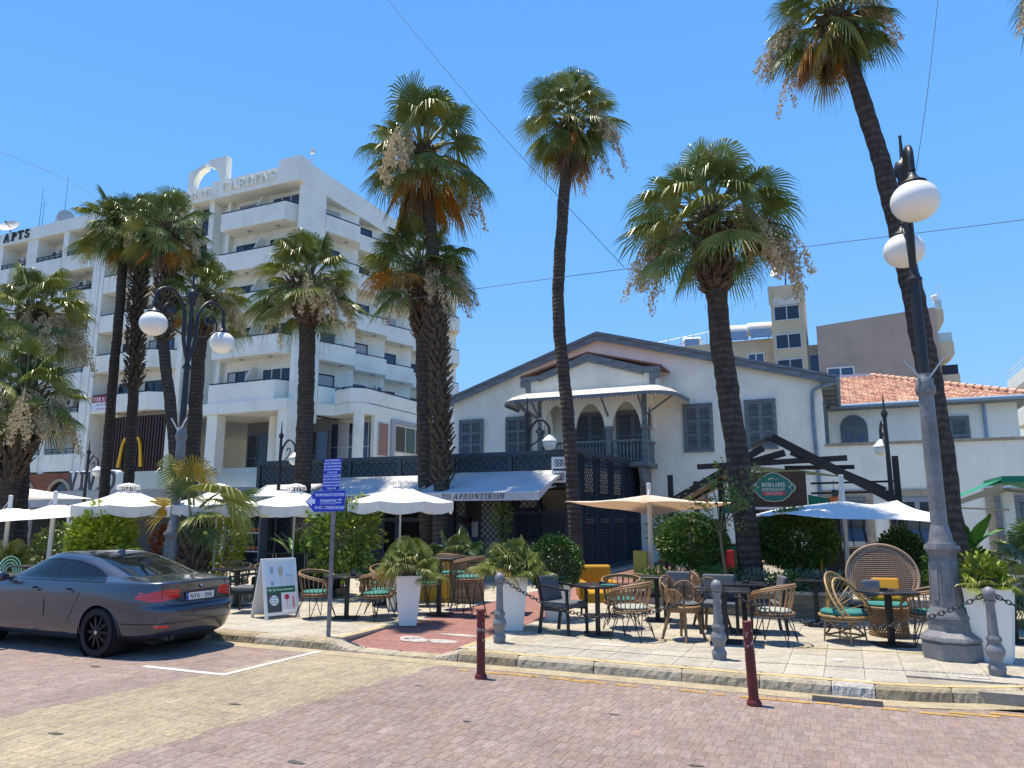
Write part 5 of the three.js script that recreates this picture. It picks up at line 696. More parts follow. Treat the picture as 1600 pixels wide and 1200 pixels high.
// ---------------------------------------------------------------- trellis restaurant
function trellis(w, h, s, bw, th = 0.02) { // crossed diagonal slats inside w x h, origin at lower left
  const m = mb(), seg = (k, c) => { const pts = []; const y0 = c, at = (x) => k * x + c; for (const x of [0, w]) { const y = at(x); if (y >= 0 && y <= h) pts.push([x, y]); } for (const y of [0, h]) { const x = (y - c) / k; if (x > 0 && x < w) pts.push([x, y]); } if (pts.length < 2) return; const [a, b] = pts; if (hypot(a[0] - b[0], a[1] - b[1]) < bw) return; const z = k > 0 ? th / 2 : -th / 2; m.bar([a[0], a[1], z], [b[0], b[1], z], bw, th); };
  for (let c = -w - h; c < w + h; c += s) { seg(1, c); seg(-1, c + h); } return m.geo();
}
{
  const Rr = thing('trellis_restaurant', 'open restaurant behind dark trellis with grey awnings', 'building');
  const Z = -22, x0 = -20.4, x1 = -7.75;
  const tr = (x, y, z, turn, w, h, s, bw, m, back) => { const o = mesh('trellis_panel', trellis(w, h, s, bw), m, Rr); o.position.set(x, y, z); o.rotation.y = turn; o.userData.kind = 'stuff'; const f = mb().box(-0.05, -0.05, -0.03, w + 0.05, 0, 0.03).box(-0.05, h, -0.03, w + 0.05, h + 0.05, 0.03).box(-0.06, 0, -0.03, 0, h, 0.03).box(w, 0, -0.03, w + 0.06, h, 0.03).build('trellis_frame', m, o); if (back) mb().box(0, 0, -0.09, w, h, -0.07).build('backing', back, o); return o; };
  const pale = mat([0.55, 0.53, 0.48], 0.9), blueback = mat([0.10, 0.135, 0.165], 0.8);
  // upper band, in bays
  for (let i = 0; i < 6; i++) { const w = (x1 - x0) / 6; tr(x0 + i * w + 0.08, 3.02, Z, 0, w - 0.16, 0.80, 0.26, 0.045, M.latticeblue, blueback); mb().box(x0 + i * w - 0.08, 2.9, Z - 0.06, x0 + i * w + 0.08, 3.98, Z + 0.06).build('band_post', M.latticeblue, Rr); }
  mb().box(x0 - 0.1, 3.88, Z - 0.1, x1, 4.0, Z + 0.1).build('top_rail', M.latticeblue, Rr);
  for (let i = 0; i < 7; i++) { const x = lerp(x0, x1, i / 6); mb().box(x - 0.09, 0.14, Z - 0.09, x + 0.09, 2.95, Z + 0.09).build('post', M.lattice, Rr); }
  mb().box(x0, 2.8, Z - 0.08, x1, 2.92, Z + 0.08).build('beam', M.lattice, Rr); mb().box(x0, 1.75, Z - 0.05, -11.6, 1.88, Z + 0.05).build('mid_rail', M.lattice, Rr);
  mb().box(x0, 3.1, -30.3, x1 - 0.1, 3.2, Z - 0.2).build('roof', M.slate, Rr); mb().box(x0, 0.14, -30.4, x1, 3.1, -30.2).box(x0 - 0.1, 0.14, -30.4, x0, 3.1, Z).build('inner_wall', mat([0.34, 0.33, 0.31], 0.9), Rr);
  for (const [x, w, y0, y1, b] of [[-13.1, 0.75, 0.2, 1.72, 1], [-13.1, 0.75, 1.92, 2.75, 1], [-12.1, 0.5, 0.2, 1.72, 1], [-12.1, 0.6, 1.92, 2.75, 1], [-10.95, 0.75, 0.2, 2.75, 1], [-10.05, 0.35, 0.6, 2.75, 1], [-9.55, 0.6, 2.2, 2.75, 1], [-15.6, 0.9, 0.2, 2.75, 0], [-18.2, 1.0, 0.2, 2.75, 0], [-19.6, 1.2, 0.2, 2.75, 0], [-16.9, 0.7, 0.2, 2.75, 1]]) tr(x, y0, Z - 0.02, 0, w, y1 - y0, 0.2, 0.03, M.lattice, b ? pale : blueback);
  mb().box(-11.5, 0.5, Z - 0.6, -11.25, 1.75, Z - 0.5).build('pale_door_edge', M.potwhite, Rr);
  // inner cream blind seen under the right awning
  mb().quad([-9.35, 1.95, -24.5], [-7.95, 1.95, -24.5], [-7.95, 2.75, -22.6], [-9.35, 2.75, -22.6]).build('inner_blind', mat([0.55, 0.50, 0.38], 0.9, { side: THREE.DoubleSide }), Rr); windowAt(Rr, -9.6, 1.2, -23, 0, 0.9, 1.4, 1, M.lattice, M.glassblue, 0.06);
  // low screens in front of the corner
  for (const [x, w] of [[-9.55, 0.85], [-8.62, 0.8]]) { tr(x, 1.15, Z + 0.35, 0, w, 0.85, 0.14, 0.028, M.lattice); mb().box(x, 0.14, Z + 0.32, x + w, 1.1, Z + 0.38).build('screen_board', M.lattice, Rr); const s = mb(); for (let k = 0; k < 8; k++) s.cyl([x + (k + 0.5) * w / 8, 2.04, Z + 0.33], [x + (k + 0.5) * w / 8, 2.04, Z + 0.37], 0.06, 0.06, 8); s.build('screen_crest', M.lattice, Rr); }
  // side towards the white house
  const bays = [[0, 0.55, 0], [0.6, 0.55, 1], [1.2, 1.0, 2], [2.25, 0.6, 1], [2.9, 1.0, 2], [3.95, 0.6, 1], [4.6, 1.2, 2], [5.9, 0.6, 1], [6.55, 1.3, 2], [7.9, 0.5, 1]];
  for (const [d, w, k] of bays) { const z = Z - d; if (k === 2) { tr(x1, 0.3, z, PI / 2, w, 1.4, 0.2, 0.03, M.lattice); tr(x1, 1.85, z, PI / 2, w, 2.0, 0.2, 0.03, M.lattice); } else if (k === 1) { tr(x1, 0.25, z, PI / 2, w, 3.65, 0.15, 0.035, M.lattice, pale); } else tr(x1, 0.25, z, PI / 2, w, 3.65, 0.24, 0.04, M.lattice, pale); }
  mb().box(x1 - 0.08, 3.95, -31, x1 + 0.08, 4.12, Z + 0.05).box(x1 - 0.08, 0.14, -31, x1 + 0.08, 0.26, Z + 0.05).build('side_rail', M.lattice, Rr); 
  // awnings
  const aw = (label, xa, xb, y1, y0, zf, word, wx) => { const a = thing('awning', label, 'awning', [0, 0, 0], 0, 'grey awnings of the trellis restaurant'); const n = 10, t = [], g = mb(); for (let i = 0; i < n; i++) { const p = q => { const s = q / n; return [lerp(Z + 0.12, zf, s), lerp(y1, y0, s) - 0.10 * sin(s * PI)]; }, [za, ya] = p(i), [zb, yb] = p(i + 1); t.push([xa, ya, za], [xb, ya, za], [xb, yb, zb], [xa, ya, za], [xb, yb, zb], [xa, yb, zb]); } g.tris(t); g.build('cover', M.awning, a); const v = mb(), seg = 28; for (let i = 0; i < seg; i++) { const f = q => [lerp(xa, xb, q / seg), zf + 0.02 * sin(q * 1.3)]; const [xA, zA] = f(i), [xB, zB] = f(i + 1); v.quad([xA, y0, zf], [xB, y0, zf], [xB, y0 - 0.24, zB], [xA, y0 - 0.24, zA]); } v.build('valance', M.awning, a); mb().cyl([xa, y0 - 0.01, zf - 0.02], [xb, y0 - 0.01, zf - 0.02], 0.03, 0.03, 8).build('front_bar', M.alu, a); for (const x of [xa + 0.3, xb - 0.3]) mb().bar([x, y1 - 0.5, Z + 0.1], [lerp(x, (xa + xb) / 2, 0.2), lerp(y1, y0, 0.5) - 0.3, (Z + zf) / 2], 0.04, 0.05).bar([lerp(x, (xa + xb) / 2, 0.2), lerp(y1, y0, 0.5) - 0.3, (Z + zf) / 2], [x, y0 - 0.04, zf - 0.03], 0.04, 0.05).build('arm', M.alu, a); mb().tris([[xb, y1, Z + 0.12], [xb, y0, zf], [xb, y0 - 0.24, zf]]).build('side_cheek', M.awning, a);
    const w = text(word, 0.16, 0.004, fontSerif, 0.01); for (const [ch, q] of w.letters) { q.applyMatrix4(new THREE.Matrix4().set(1, 0.25, 0, 0, 0, 1, 0, 0, 0, 0, 1, 0, 0, 0, 0, 1)); mesh('letter', metreUV(q), M.black, a).position.set(wx, y0 - 0.19, zf + 0.026); } return a; };
  aw('grey lettered awning beside the slim tall palm', -12.15, -7.95, 3.36, 2.62, -19.75, 'TO APXONTIKON', -11.15); aw('grey awning in the middle, above the white parasols', -16.6, -12.3, 3.3, 2.6, -19.8, 'TO APXONTIKON', -15.4); aw('grey awning partly hidden behind the young palm', -19.9, -17.0, 3.1, 2.62, -20.2, 'TO APXONTIKON', -19.2);
  const sg = thing('hanging_sign', 'white hanging sign with a black ornamental emblem beside the trellis', 'sign', [-8.0, 3.0, -21.6], 0.15); mb().rb(0.5, 0.8, 0.04, 0.01, 0, 0.35, 0).build('board', M.potwhite, sg); { const q = mb(); for (const y of [0.08, 0.2, 0.5, 0.62]) for (let k = 0; k < 3; k++) q.add(new THREE.TorusGeometry(0.045, 0.012, 4, 10), M4((k - 1) * 0.1, y, 0.024)); q.box(-0.2, 0.32, 0.018, 0.2, 0.38, 0.03); q.build('emblem', M.black, sg); } mb().tube([[-0.1, 1.1, 0], [0.1, 1.2, 0], [0.25, 1.0, 0], [0.1, 0.92, 0]], 0.03, 16, 5).box(-0.3, 0.92, -0.02, 0.3, 0.97, 0.02).build('bracket', M.iron, sg);
}
// ---------------------------------------------------------------- kiosk with steel letters
{
  const K = thing('letter_kiosk', 'low restaurant front with big steel roof letters and frosted glass band', 'building'); const Z = -23;
  mb().box(-40, 2.35, Z - 6, -24.0, 3.08, Z).build('fascia', M.grey, K); mb().box(-24.0, 2.30, Z - 6, -20.6, 3.08, Z + 0.4).build('fascia_end', M.grey, K); mb().box(-40, 2.2, Z - 6, -20.6, 2.34, Z - 0.3).build('ceiling', M.slate, K);
  for (let i = 0; i < 6; i++) mb().box(-29.5 + i * 1.5, 3.1, Z - 0.06, -28.02 + i * 1.5, 3.88, Z - 0.04).build('frosted_pane', M.frost, K);
  mb().box(-40, 0.1, Z - 6, -20.6, 2.3, Z - 5.8).box(-40, 0.1, Z - 6, -39.8, 2.3, Z).build('inner_wall', mat([0.34, 0.33, 0.31], 0.9), K);
  for (const x of [-38, -35.5, -32.6, -29.2, -26, -23.2, -20.8]) mb().box(x - 0.1, 0.12, Z - 0.3, x + 0.1, 2.34, Z - 0.1).build('column', M.alu, K);
  { const arc = []; for (let k = 0; k <= 12; k++) { const a = PI * k / 12; arc.push([-30.9 + 1.4 * cos(a), 1.3 + 0.85 * sin(a), Z + 0.02]); } mb().tube(arc, 0.05, 30, 6).build('arch_trim', M.alu, K); mb().bar([-21.6, 0.12, Z + 0.8], [-21.0, 2.3, Z + 0.4], 0.16, 0.14).bar([-20.3, 0.12, Z + 0.8], [-20.7, 2.3, Z + 0.4], 0.16, 0.14).build('slanted_leg', M.grey, K); }
  const t = text('VIVID', 0.86, 0.03, fontSans, 0.08, 0.001), k = 3.3 / t.width; for (const [ch, g] of t.letters) { g.scale(k, 1, 1); const o = mesh('letter', metreUV(g), mat([0.035, 0.036, 0.04], 0.4), K); o.position.set(-33.0, 3.11, Z - 0.2); }
  const t2 = text('VIVID', 0.86, 0.22, fontSans, 0.08, 0.045); for (const [ch, g] of t2.letters) { g.scale(k, 1, 1); const o = mesh('letter_rim', metreUV(g), mat([0.62, 0.63, 0.64], 0.4), K); o.position.set(-33.0, 3.11, Z - 0.47); }
  // dining furniture inside stays in the dark: bar shelves with terracotta pots at the open end
  const S = thing('pot_shelf', 'glass shelf unit lined with terracotta pots', 'shelf', [-19.85, 0.14, -21]); mb().box(-0.75, 0, -0.2, -0.69, 2.1, 0.2).box(0.69, 0, -0.2, 0.75, 2.1, 0.2).build('upright', M.slate, S); for (const y of [0.55, 1.2, 1.9]) mb().box(-0.69, y - 0.015, -0.2, 0.69, y + 0.015, 0.2).build('shelf_board', M.alu, S); mb().box(-0.69, 0, -0.22, 0.69, 2.1, -0.205).build('back', M.glass, S);
  const pot = mb().lathe([[0.05, 0], [0.08, 0.13], [0.09, 0.13], [0.09, 0.16], [0.075, 0.16], [0.06, 0.05], [0.001, 0.04]], 0, 0, 0, 10).geo(); let n = 0; for (const y of [0.565, 1.215]) for (let i = 0; i < 6; i++) { const o = mesh('terracotta_pot', pot, M.terracotta, scene); o.position.set(-20.4 + i * 0.22, 0.14 + y, -21); tag(o, `terracotta pot on the ${y > 1 ? 'upper' : 'lower'} glass shelf, ${['leftmost', 'second from left', 'third from left', 'third from right', 'second from right', 'rightmost'][i]}`, 'pot', 'terracotta pots on the shelves'); }
}
// ---------------------------------------------------------------- timber pergola with its sign
{
  const P = thing('pergola', 'black timber pergola with crossed rafters and green canvas', 'pergola'); const Z = -19.5;
  const beam = (a, b, w = 0.13, h = 0.16, m = M.darkwood, n = 'beam') => mb().bar(a, b, w, h).build(n, m, P);
  beam([-4.45, 2.12, Z], [-1.75, 3.62, Z]); beam([-1.52, 3.86, Z + 0.1], [1.15, 2.25, Z + 0.1], 0.16, 0.2); beam([-2.7, 3.1, Z - 0.02], [-1.25, 3.48, Z - 0.02]); beam([-1.1, 3.5, Z + 0.02], [0.9, 2.5, Z + 0.02], 0.14, 0.18);
  beam([-3.4, 3.18, Z + 0.05], [0.15, 3.3, Z + 0.05], 0.13, 0.13); beam([-1.3, 3.12, Z - 0.3], [0.3, 3.1, Z - 0.3], 0.1, 0.1); beam([-4.0, 2.3, Z - 1.2], [-2.2, 3.3, Z - 1.2]);
  beam([-2.2, 3.85, Z - 2], [-1.6, 3.8, Z + 0.3], 0.1, 0.1);
  for (const [x, h, z] of [[-4.55, 3.1, Z - 2], [-4.0, 2.95, Z - 3], [1.2, 3.35, Z - 0.5], [-2.9, 3.0, Z - 0.4], [-0.2, 2.6, Z - 1.8]]) beam([x, 0.14, z], [x, h, z], 0.14, 0.14, M.darkwood, 'post');
  for (const y of [2.75, 2.5]) beam([-0.75, y, Z - 1], [1.2, y + 0.02, Z - 1], 0.05, 0.05, M.darkwood, 'rail');
  mb().box(-2.35, 2.15, Z - 0.25, -0.82, 3.02, Z - 0.2).build('sign_panel', M.brownwood, P);
  mb().quad([-4.4, 2.05, Z - 0.1], [-2.7, 3.0, Z - 0.1], [-2.7, 3.0, Z - 2.2], [-4.4, 2.05, Z - 2.2]).build('timber_ceiling', mat([0.34, 0.16, 0.07], 0.7, { map: T.wood, side: THREE.DoubleSide }), P);
  const gm = mat([0.01, 0.17, 0.095], 0.8, { side: THREE.DoubleSide }), gp = mat([0.16, 0.28, 0.18], 0.8, { side: THREE.DoubleSide });
  mb().quad([-2.2, 3.2, Z - 0.28], [-0.9, 3.05, Z - 0.28], [0.3, 2.9, Z - 1.6], [-2.2, 3.15, Z - 2]).build('green_canvas', gp, P); mb().quad([-0.8, 2.45, Z - 0.3], [0.35, 2.2, Z - 0.3], [0.35, 2.12, Z - 0.3], [-0.8, 2.18, Z - 0.3]).quad([-2.9, 2.35, Z - 0.35], [-2.4, 2.35, Z - 0.35], [-2.4, 2.0, Z - 0.35], [-2.9, 2.0, Z - 0.35]).build('green_flap', gm, P);
  const s = thing('restaurant_sign', 'green scalloped restaurant sign on the pergola', 'sign', [-1.58, 2.62, Z - 0.17]);
  const out = []; for (const [x, y] of [[-0.34, 0.2], [-0.22, 0.27], [-0.12, 0.345], [0, 0.37], [0.12, 0.345], [0.22, 0.27], [0.34, 0.2], [0.40, 0.12], [0.47, 0.07], [0.5, 0], [0.47, -0.07], [0.40, -0.12], [0.34, -0.2], [0.2, -0.3], [0, -0.33], [-0.2, -0.3], [-0.34, -0.2], [-0.40, -0.12], [-0.47, -0.07], [-0.5, 0], [-0.47, 0.07], [-0.40, 0.12]]) out.push([x, y]); out.reverse();
  mb().ext(out.map(([x, y]) => [x * 1.05, y * 1.06]), 0.03, M4(0, 0, 0)).build('rim', mat([0.55, 0.52, 0.42], 0.5), s); mb().ext(out, 0.02, M4(0, 0, 0.02)).build('board', mat([0.008, 0.14, 0.12], 0.5), s);
  const wd = (str, size, y, m, w) => { const t = text(str, size, 0.004, font, 0.004), k = w / t.width; for (const [c, g] of t.letters) { g.scale(k, 1, 1); mesh('letter', metreUV(g), m, s).position.set(-w / 2, y, 0.041); } }; const pw = mat([0.7, 0.7, 0.62], 0.5);
  wd('ROMAARIS', 0.1, 0.03, pw, 0.56); wd('RESTAURANT', 0.075, -0.075, pw, 0.54); mb().box(-0.27, -0.18, 0.041, 0.27, -0.1, 0.044).build('red_strip', mat([0.6, 0.03, 0.04], 0.5), s); wd('CYPRIOT AND MEZE', 0.03, -0.135, pw, 0.42); wd('SPECIALITIES', 0.024, -0.172, pw, 0.36);
  { const q = mb(); for (const sx of [-1, 1]) q.tube([[sx * 0.42, -0.08, 0.045], [sx * 0.39, 0.02, 0.045], [sx * 0.44, 0.05, 0.045], [sx * 0.40, 0.09, 0.045]], 0.008, 12, 4).tube([[sx * 0.39, 0.0, 0.045], [sx * 0.35, 0.04, 0.045]], 0.008, 6, 4); q.tube([[-0.12, 0.19, 0.045], [-0.04, 0.24, 0.045], [0.05, 0.2, 0.045], [0.12, 0.24, 0.045]], 0.007, 12, 4); q.build('sprig', mat([0.35, 0.45, 0.36], 0.5), s); }
  // stacked menu boards
  for (const [x, z, lab] of [[-0.02, -22.4, 'folded menu board easel behind the right topiary'], [1.55, -21.5, 'folded menu board easel behind the peacock chair']]) { const e = thing('menu_easel', lab, 'menu board', [x, 1.05, z], 0.2); for (const q of [1, -1]) { const f = mb().box(-0.5, 0, -0.02, 0.5, 0.95, 0.02).build('panel', M.brownwood, e); f.rotation.x = q * -0.5; f.position.z = q * 0.3; for (let k = 0; k < 3; k++) { const g = mb().box(-0.46 + k * 0.31, 0.06, 0.021, -0.19 + k * 0.31, 0.9, 0.026).build('menu_sheet', mat([0.12, 0.15, 0.18], 0.5), f); } } mb().box(-0.55, -0.92, -0.35, 0.55, -0.02, 0.35).build('stand', M.black, e); }
}
// ---------------------------------------------------------------- green canopy at the right
{
  const C = thing('green_canopy', 'green canvas canopy on a white post at the right edge', 'canopy', [3.05, 0.14, -18]); const gm = mat([0.008, 0.2, 0.11], 0.8, { side: THREE.DoubleSide }), cm = mat([0.42, 0.34, 0.2], 0.9, { side: THREE.DoubleSide });
  mb().rb(0.2, 2.35, 0.2, 0.02, 0, 1.17, 0).build('post', M.potwhite, C); mb().quad([-0.95, 2.14, 0.6], [-0.15, 2.5, 0.6], [-0.15, 2.5, -1.5], [-0.95, 2.14, -1.5]).quad([0.2, 2.5, 0.6], [1.6, 2.05, 0.6], [1.6, 2.05, -1.5], [0.2, 2.5, -1.5]).box(-0.16, 2.44, -1.5, 0.22, 2.56, 0.62).build('canvas', gm, C); mb().quad([-0.95, 2.10, 0.62], [-0.15, 2.42, 0.62], [-0.15, 2.28, 0.62], [-0.95, 2.0, 0.62]).quad([0.2, 2.42, 0.62], [1.6, 2.0, 0.62], [1.6, 1.88, 0.62], [0.2, 2.28, 0.62]).build('valance', cm, C); mb().bar([0, 2.3, 0.1], [-0.6, 2.15, 0.5], 0.05, 0.05).bar([0, 2.3, 0.1], [0.6, 2.2, 0.5], 0.05, 0.05).bar([-1, 1.95, 0.4], [0, 1.9, 0.1], 0.03, 0.03).build('strut', M.linen, C);
}
// ---------------------------------------------------------------- service station and waiter
{
  const s = thing('service_station', 'black sloping service cabinet with a blue front in the restaurant entrance', 'cabinet', [-10.1, 0.14, -19.0], 0.35); mb().ext([[0, 0], [0.7, 0], [0.7, 0.95], [0, 1.2]], 1.3, M4(0.7, 0, -0.3, 0, -PI / 2, 0)).build('cabinet', M.black, s); mb().bx(1.1, 0.2, 0.02, -0.05, 0.6, 0.42).build('blue_front', mat([0.01, 0.03, 0.45], 0.4), s); mb().bar([-0.6, 0.98, 0.41], [0.68, 0.98, 0.41], 0.02, 0.03).build('trim', M.alu, s);
  const y = thing('yellow_counter', 'yellow and timber bar counter behind the bar stools', 'counter', [-7.9, 0.14, -14.3]); mb().box(-1.5, 0, -0.3, 0.2, 0.85, 0.25).build('front', mat([0.66, 0.34, 0.02], 0.6), y); mb().box(0.21, 0, -0.3, 0.75, 0.8, 0.26).build('timber_end', mat([0.36, 0.26, 0.14], 0.7, { map: T.wood }), y); mb().box(-1.55, 0.85, -0.35, 0.8, 0.9, 0.3).build('top', M.tabletop, y);
}
// ---------------------------------------------------------------- shrubs, planters, small plants
function leafCloud(n, size, seed, place, flat = 0.5, droop = 0) { // folded pointed leaves at place(R) -> [x,y,z, outward vector]
  const R = rng(seed), t = []; for (let i = 0; i < n; i++) { const [x, y, z, nx, ny, nz] = place(R), s = size * R(0.6, 1.25), o = V(x, y, z); const d = V(nx + R(-1, 1) * 0.8, ny + R(-0.6, 1) * 0.7 - droop, nz + R(-1, 1) * 0.8).normalize(), u = V(R(-1, 1), R(-0.4, 1), R(-1, 1)).cross(d).normalize(), w = d.clone().cross(u); const a = o.clone().addScaledVector(d, s), m = o.clone().addScaledVector(d, s * 0.5), l = m.clone().addScaledVector(u, s * 0.27).addScaledVector(w, s * 0.08), r = m.clone().addScaledVector(u, -s * 0.27).addScaledVector(w, s * 0.08); const A = [o, l, a, o, a, r]; for (const q of A) t.push([q.x, q.y, q.z]); }
  const m = mb(); m.tris(t); return m.geo();
}
const ballPlace = (rx, ry, rz, cy, lump = 0.12, inner = 0.72) => R => { const u = R(-1, 1), a = R(0, 2 * PI), q = sqrt(1 - u * u), k = (inner + (1 - inner) * pow(R(), 0.5)) * (1 + lump * sin(a * 3 + u * 4) * sin(a * 5 - u * 7)); return [cos(a) * q * rx * k, cy + u * ry * k, sin(a) * q * rz * k, cos(a) * q, u, sin(a) * q]; };
function shrub(name, label, pos, o, cat = 'shrub', group) {
  const t = thing(name, label, cat, pos, 0, group), s = mb(), R = rng(o.seed); for (let i = 0; i < (o.stems || 3); i++) { const a = R(0, 6.28); s.tube([[0, 0, 0], [cos(a) * 0.06, o.cy * 0.5, sin(a) * 0.06], [cos(a) * o.rx * 0.4, o.cy, sin(a) * o.rx * 0.4]], o.sr || 0.02, 8, 5); } s.build('stem', M.twig, t); mesh('foliage', leafCloud(o.n, o.leaf, o.seed, ballPlace(o.rx, o.ry, o.rz || o.rx, o.cy, o.lump, o.inner)), o.m, t).userData.kind = 'stuff'; if (o.m2) mesh('new_growth', leafCloud(o.n / 4 | 0, o.leaf, o.seed + 1, ballPlace(o.rx * 1.06, o.ry * 1.06, (o.rz || o.rx) * 1.06, o.cy, o.lump, 0.9)), o.m2, t).userData.kind = 'stuff'; return t; }
shrub('topiary', 'round clipped green shrub beside the tan parasol pole', [-2.92, 0.14, -15.67], { seed: 3, rx: 0.68, ry: 0.52, cy: 1.28, inner: 0.45, n: 14000, leaf: 0.062, m: L.bush, m2: L.citrus, sr: 0.05, lump: 0.08 }, 'shrub', 'clipped round shrubs');
shrub('topiary', 'larger clipped green shrub beside the white parasol pole at the right', [-0.95, 0.14, -16.5], { seed: 4, rx: 0.78, ry: 0.6, cy: 1.3, inner: 0.45, n: 18000, leaf: 0.062, m: L.bush, m2: L.citrus, sr: 0.05, lump: 0.08 }, 'shrub', 'clipped round shrubs');
shrub('lime_shrub', 'bright lime green leafy shrub behind the car roof', [-14.9, 0.14, -11.4], { seed: 5, rx: 0.62, ry: 0.85, cy: 1.15, n: 2600, leaf: 0.14, m: L.lime, m2: L.lime, inner: 0.4 });
shrub('citrus_shrub', 'loose citrus shrub behind the parking sign pole', [-10.3, 0.14, -13.9], { seed: 6, rx: 0.72, ry: 0.78, cy: 1.35, n: 2400, leaf: 0.13, m: L.citrus, m2: L.lime, inner: 0.35, lump: 0.3 });
shrub('citrus_shrub', 'small bright shrub between the left lamp and the young palm', [-13.6, 0.14, -13.6], { seed: 7, rx: 0.55, ry: 0.8, cy: 1.25, n: 1500, leaf: 0.12, m: L.lime, inner: 0.4 });
shrub('grey_shrub', 'small grey leaved shrub beside the parasol pole over the sofa', [-12.2, 0.14, -15.0], { seed: 8, rx: 0.35, ry: 0.5, cy: 1.2, n: 1200, leaf: 0.07, m: L.grey, inner: 0.3 });
shrub('leafy_shrub', 'soft green shrub at the far left behind the mint chair', [-18.6, 0.14, -13.2], { seed: 9, rx: 0.8, ry: 0.6, cy: 1.0, n: 2200, leaf: 0.1, m: L.citrus, inner: 0.3 });
shrub('rust_plant', 'rust red foliage plant behind the car roof', [-15.4, 0.14, -11.9], { seed: 10, rx: 0.4, ry: 0.35, cy: 0.85, n: 900, leaf: 0.16, m: L.rust, inner: 0.3 });
shrub('rust_plant', 'rusty dry plant left of the left street lamp base', [-14.1, 0.14, -12.4], { seed: 61, rx: 0.3, ry: 0.55, cy: 1.0, n: 420, leaf: 0.16, m: L.rust, inner: 0.2 });
shrub('laurel', 'dark leafy shrub beside the right street lamp pole', [0.95, 0.14, -16.6], { seed: 11, rx: 0.42, ry: 0.6, cy: 0.95, n: 3600, leaf: 0.09, m: L.bushDark, inner: 0.4 });
for (const [i, x] of [[0, -10.9], [1, -9.6], [2, -8.9]]) shrub('ground_shrub', ['low green shrub under the parking sign', 'low green shrub left of the near white planter', 'low green shrub behind the near white planter'][i], [x, 0.14, -14.1 - i * 0.2], { seed: 20 + i, rx: 0.5, ry: 0.28, cy: 0.5, n: 1500, leaf: 0.07, m: L.bush, inner: 0.3, lump: 0.3 }, 'shrub', 'low shrubs behind the tables');
{ // slender young tree with open branches
  const t = thing('young_tree', 'slender young tree with sparse pale leaves behind the table bollard', 'tree', [-2.15, 0.14, -14.75]), R = rng(33), s = mb(), tips = []; s.tube([[0, 0, 0], [0.03, 0.5, 0], [-0.03, 1.1, 0.02], [-0.06, 1.5, 0]], 0.028, 16, 7); const br = [[-0.55, 2.1, 0.1], [-0.25, 2.45, -0.2], [0.15, 2.6, 0.15], [0.5, 2.3, 0], [0.35, 1.9, 0.3], [-0.75, 1.75, -0.1], [0.0, 2.15, -0.3], [0.7, 2.7, -0.1]]; for (const b of br) { const m = [b[0] * 0.45, 1.5 + (b[1] - 1.5) * 0.6, b[2] * 0.5]; s.tube([[-0.06, 1.45, 0], m, b], 0.011, 10, 5); for (let k = 0; k < 5; k++) { const q = [lerp(m[0], b[0], k / 4) + R(-0.18, 0.18), lerp(m[1], b[1], k / 4) + R(-0.15, 0.15), lerp(m[2], b[2], k / 4) + R(-0.15, 0.15)]; tips.push(q); s.cyl([lerp(m[0], b[0], k / 4), lerp(m[1], b[1], k / 4), lerp(m[2], b[2], k / 4)], q, 0.006, 0.003, 4); } } s.build('trunk', M.twig, t); mesh('foliage', leafCloud(620, 0.085, 34, R => { const p = tips[floor(R() * tips.length)]; return [p[0] + R(-0.12, 0.12), p[1] + R(-0.12, 0.12), p[2] + R(-0.12, 0.12), R(-1, 1), R(-0.5, 0.6), R(-1, 1)]; }), L.citrus, t).userData.kind = 'stuff'; }
{ // vine sprays and a second thin shrub against the white wall
  shrub('thin_shrub', 'thin pale shrub against the white wall left of the tan parasol pole', [-4.3, 0.14, -19.5], { seed: 41, rx: 0.45, ry: 0.7, cy: 1.4, n: 500, leaf: 0.12, m: L.citrus, inner: 0.2 }); shrub('thin_shrub', 'thin climbing shrub beside the trellis entrance', [-9.5, 0.14, -20.6], { seed: 42, rx: 0.3, ry: 0.7, cy: 1.7, n: 420, leaf: 0.1, m: L.citrus, inner: 0.2 }); }
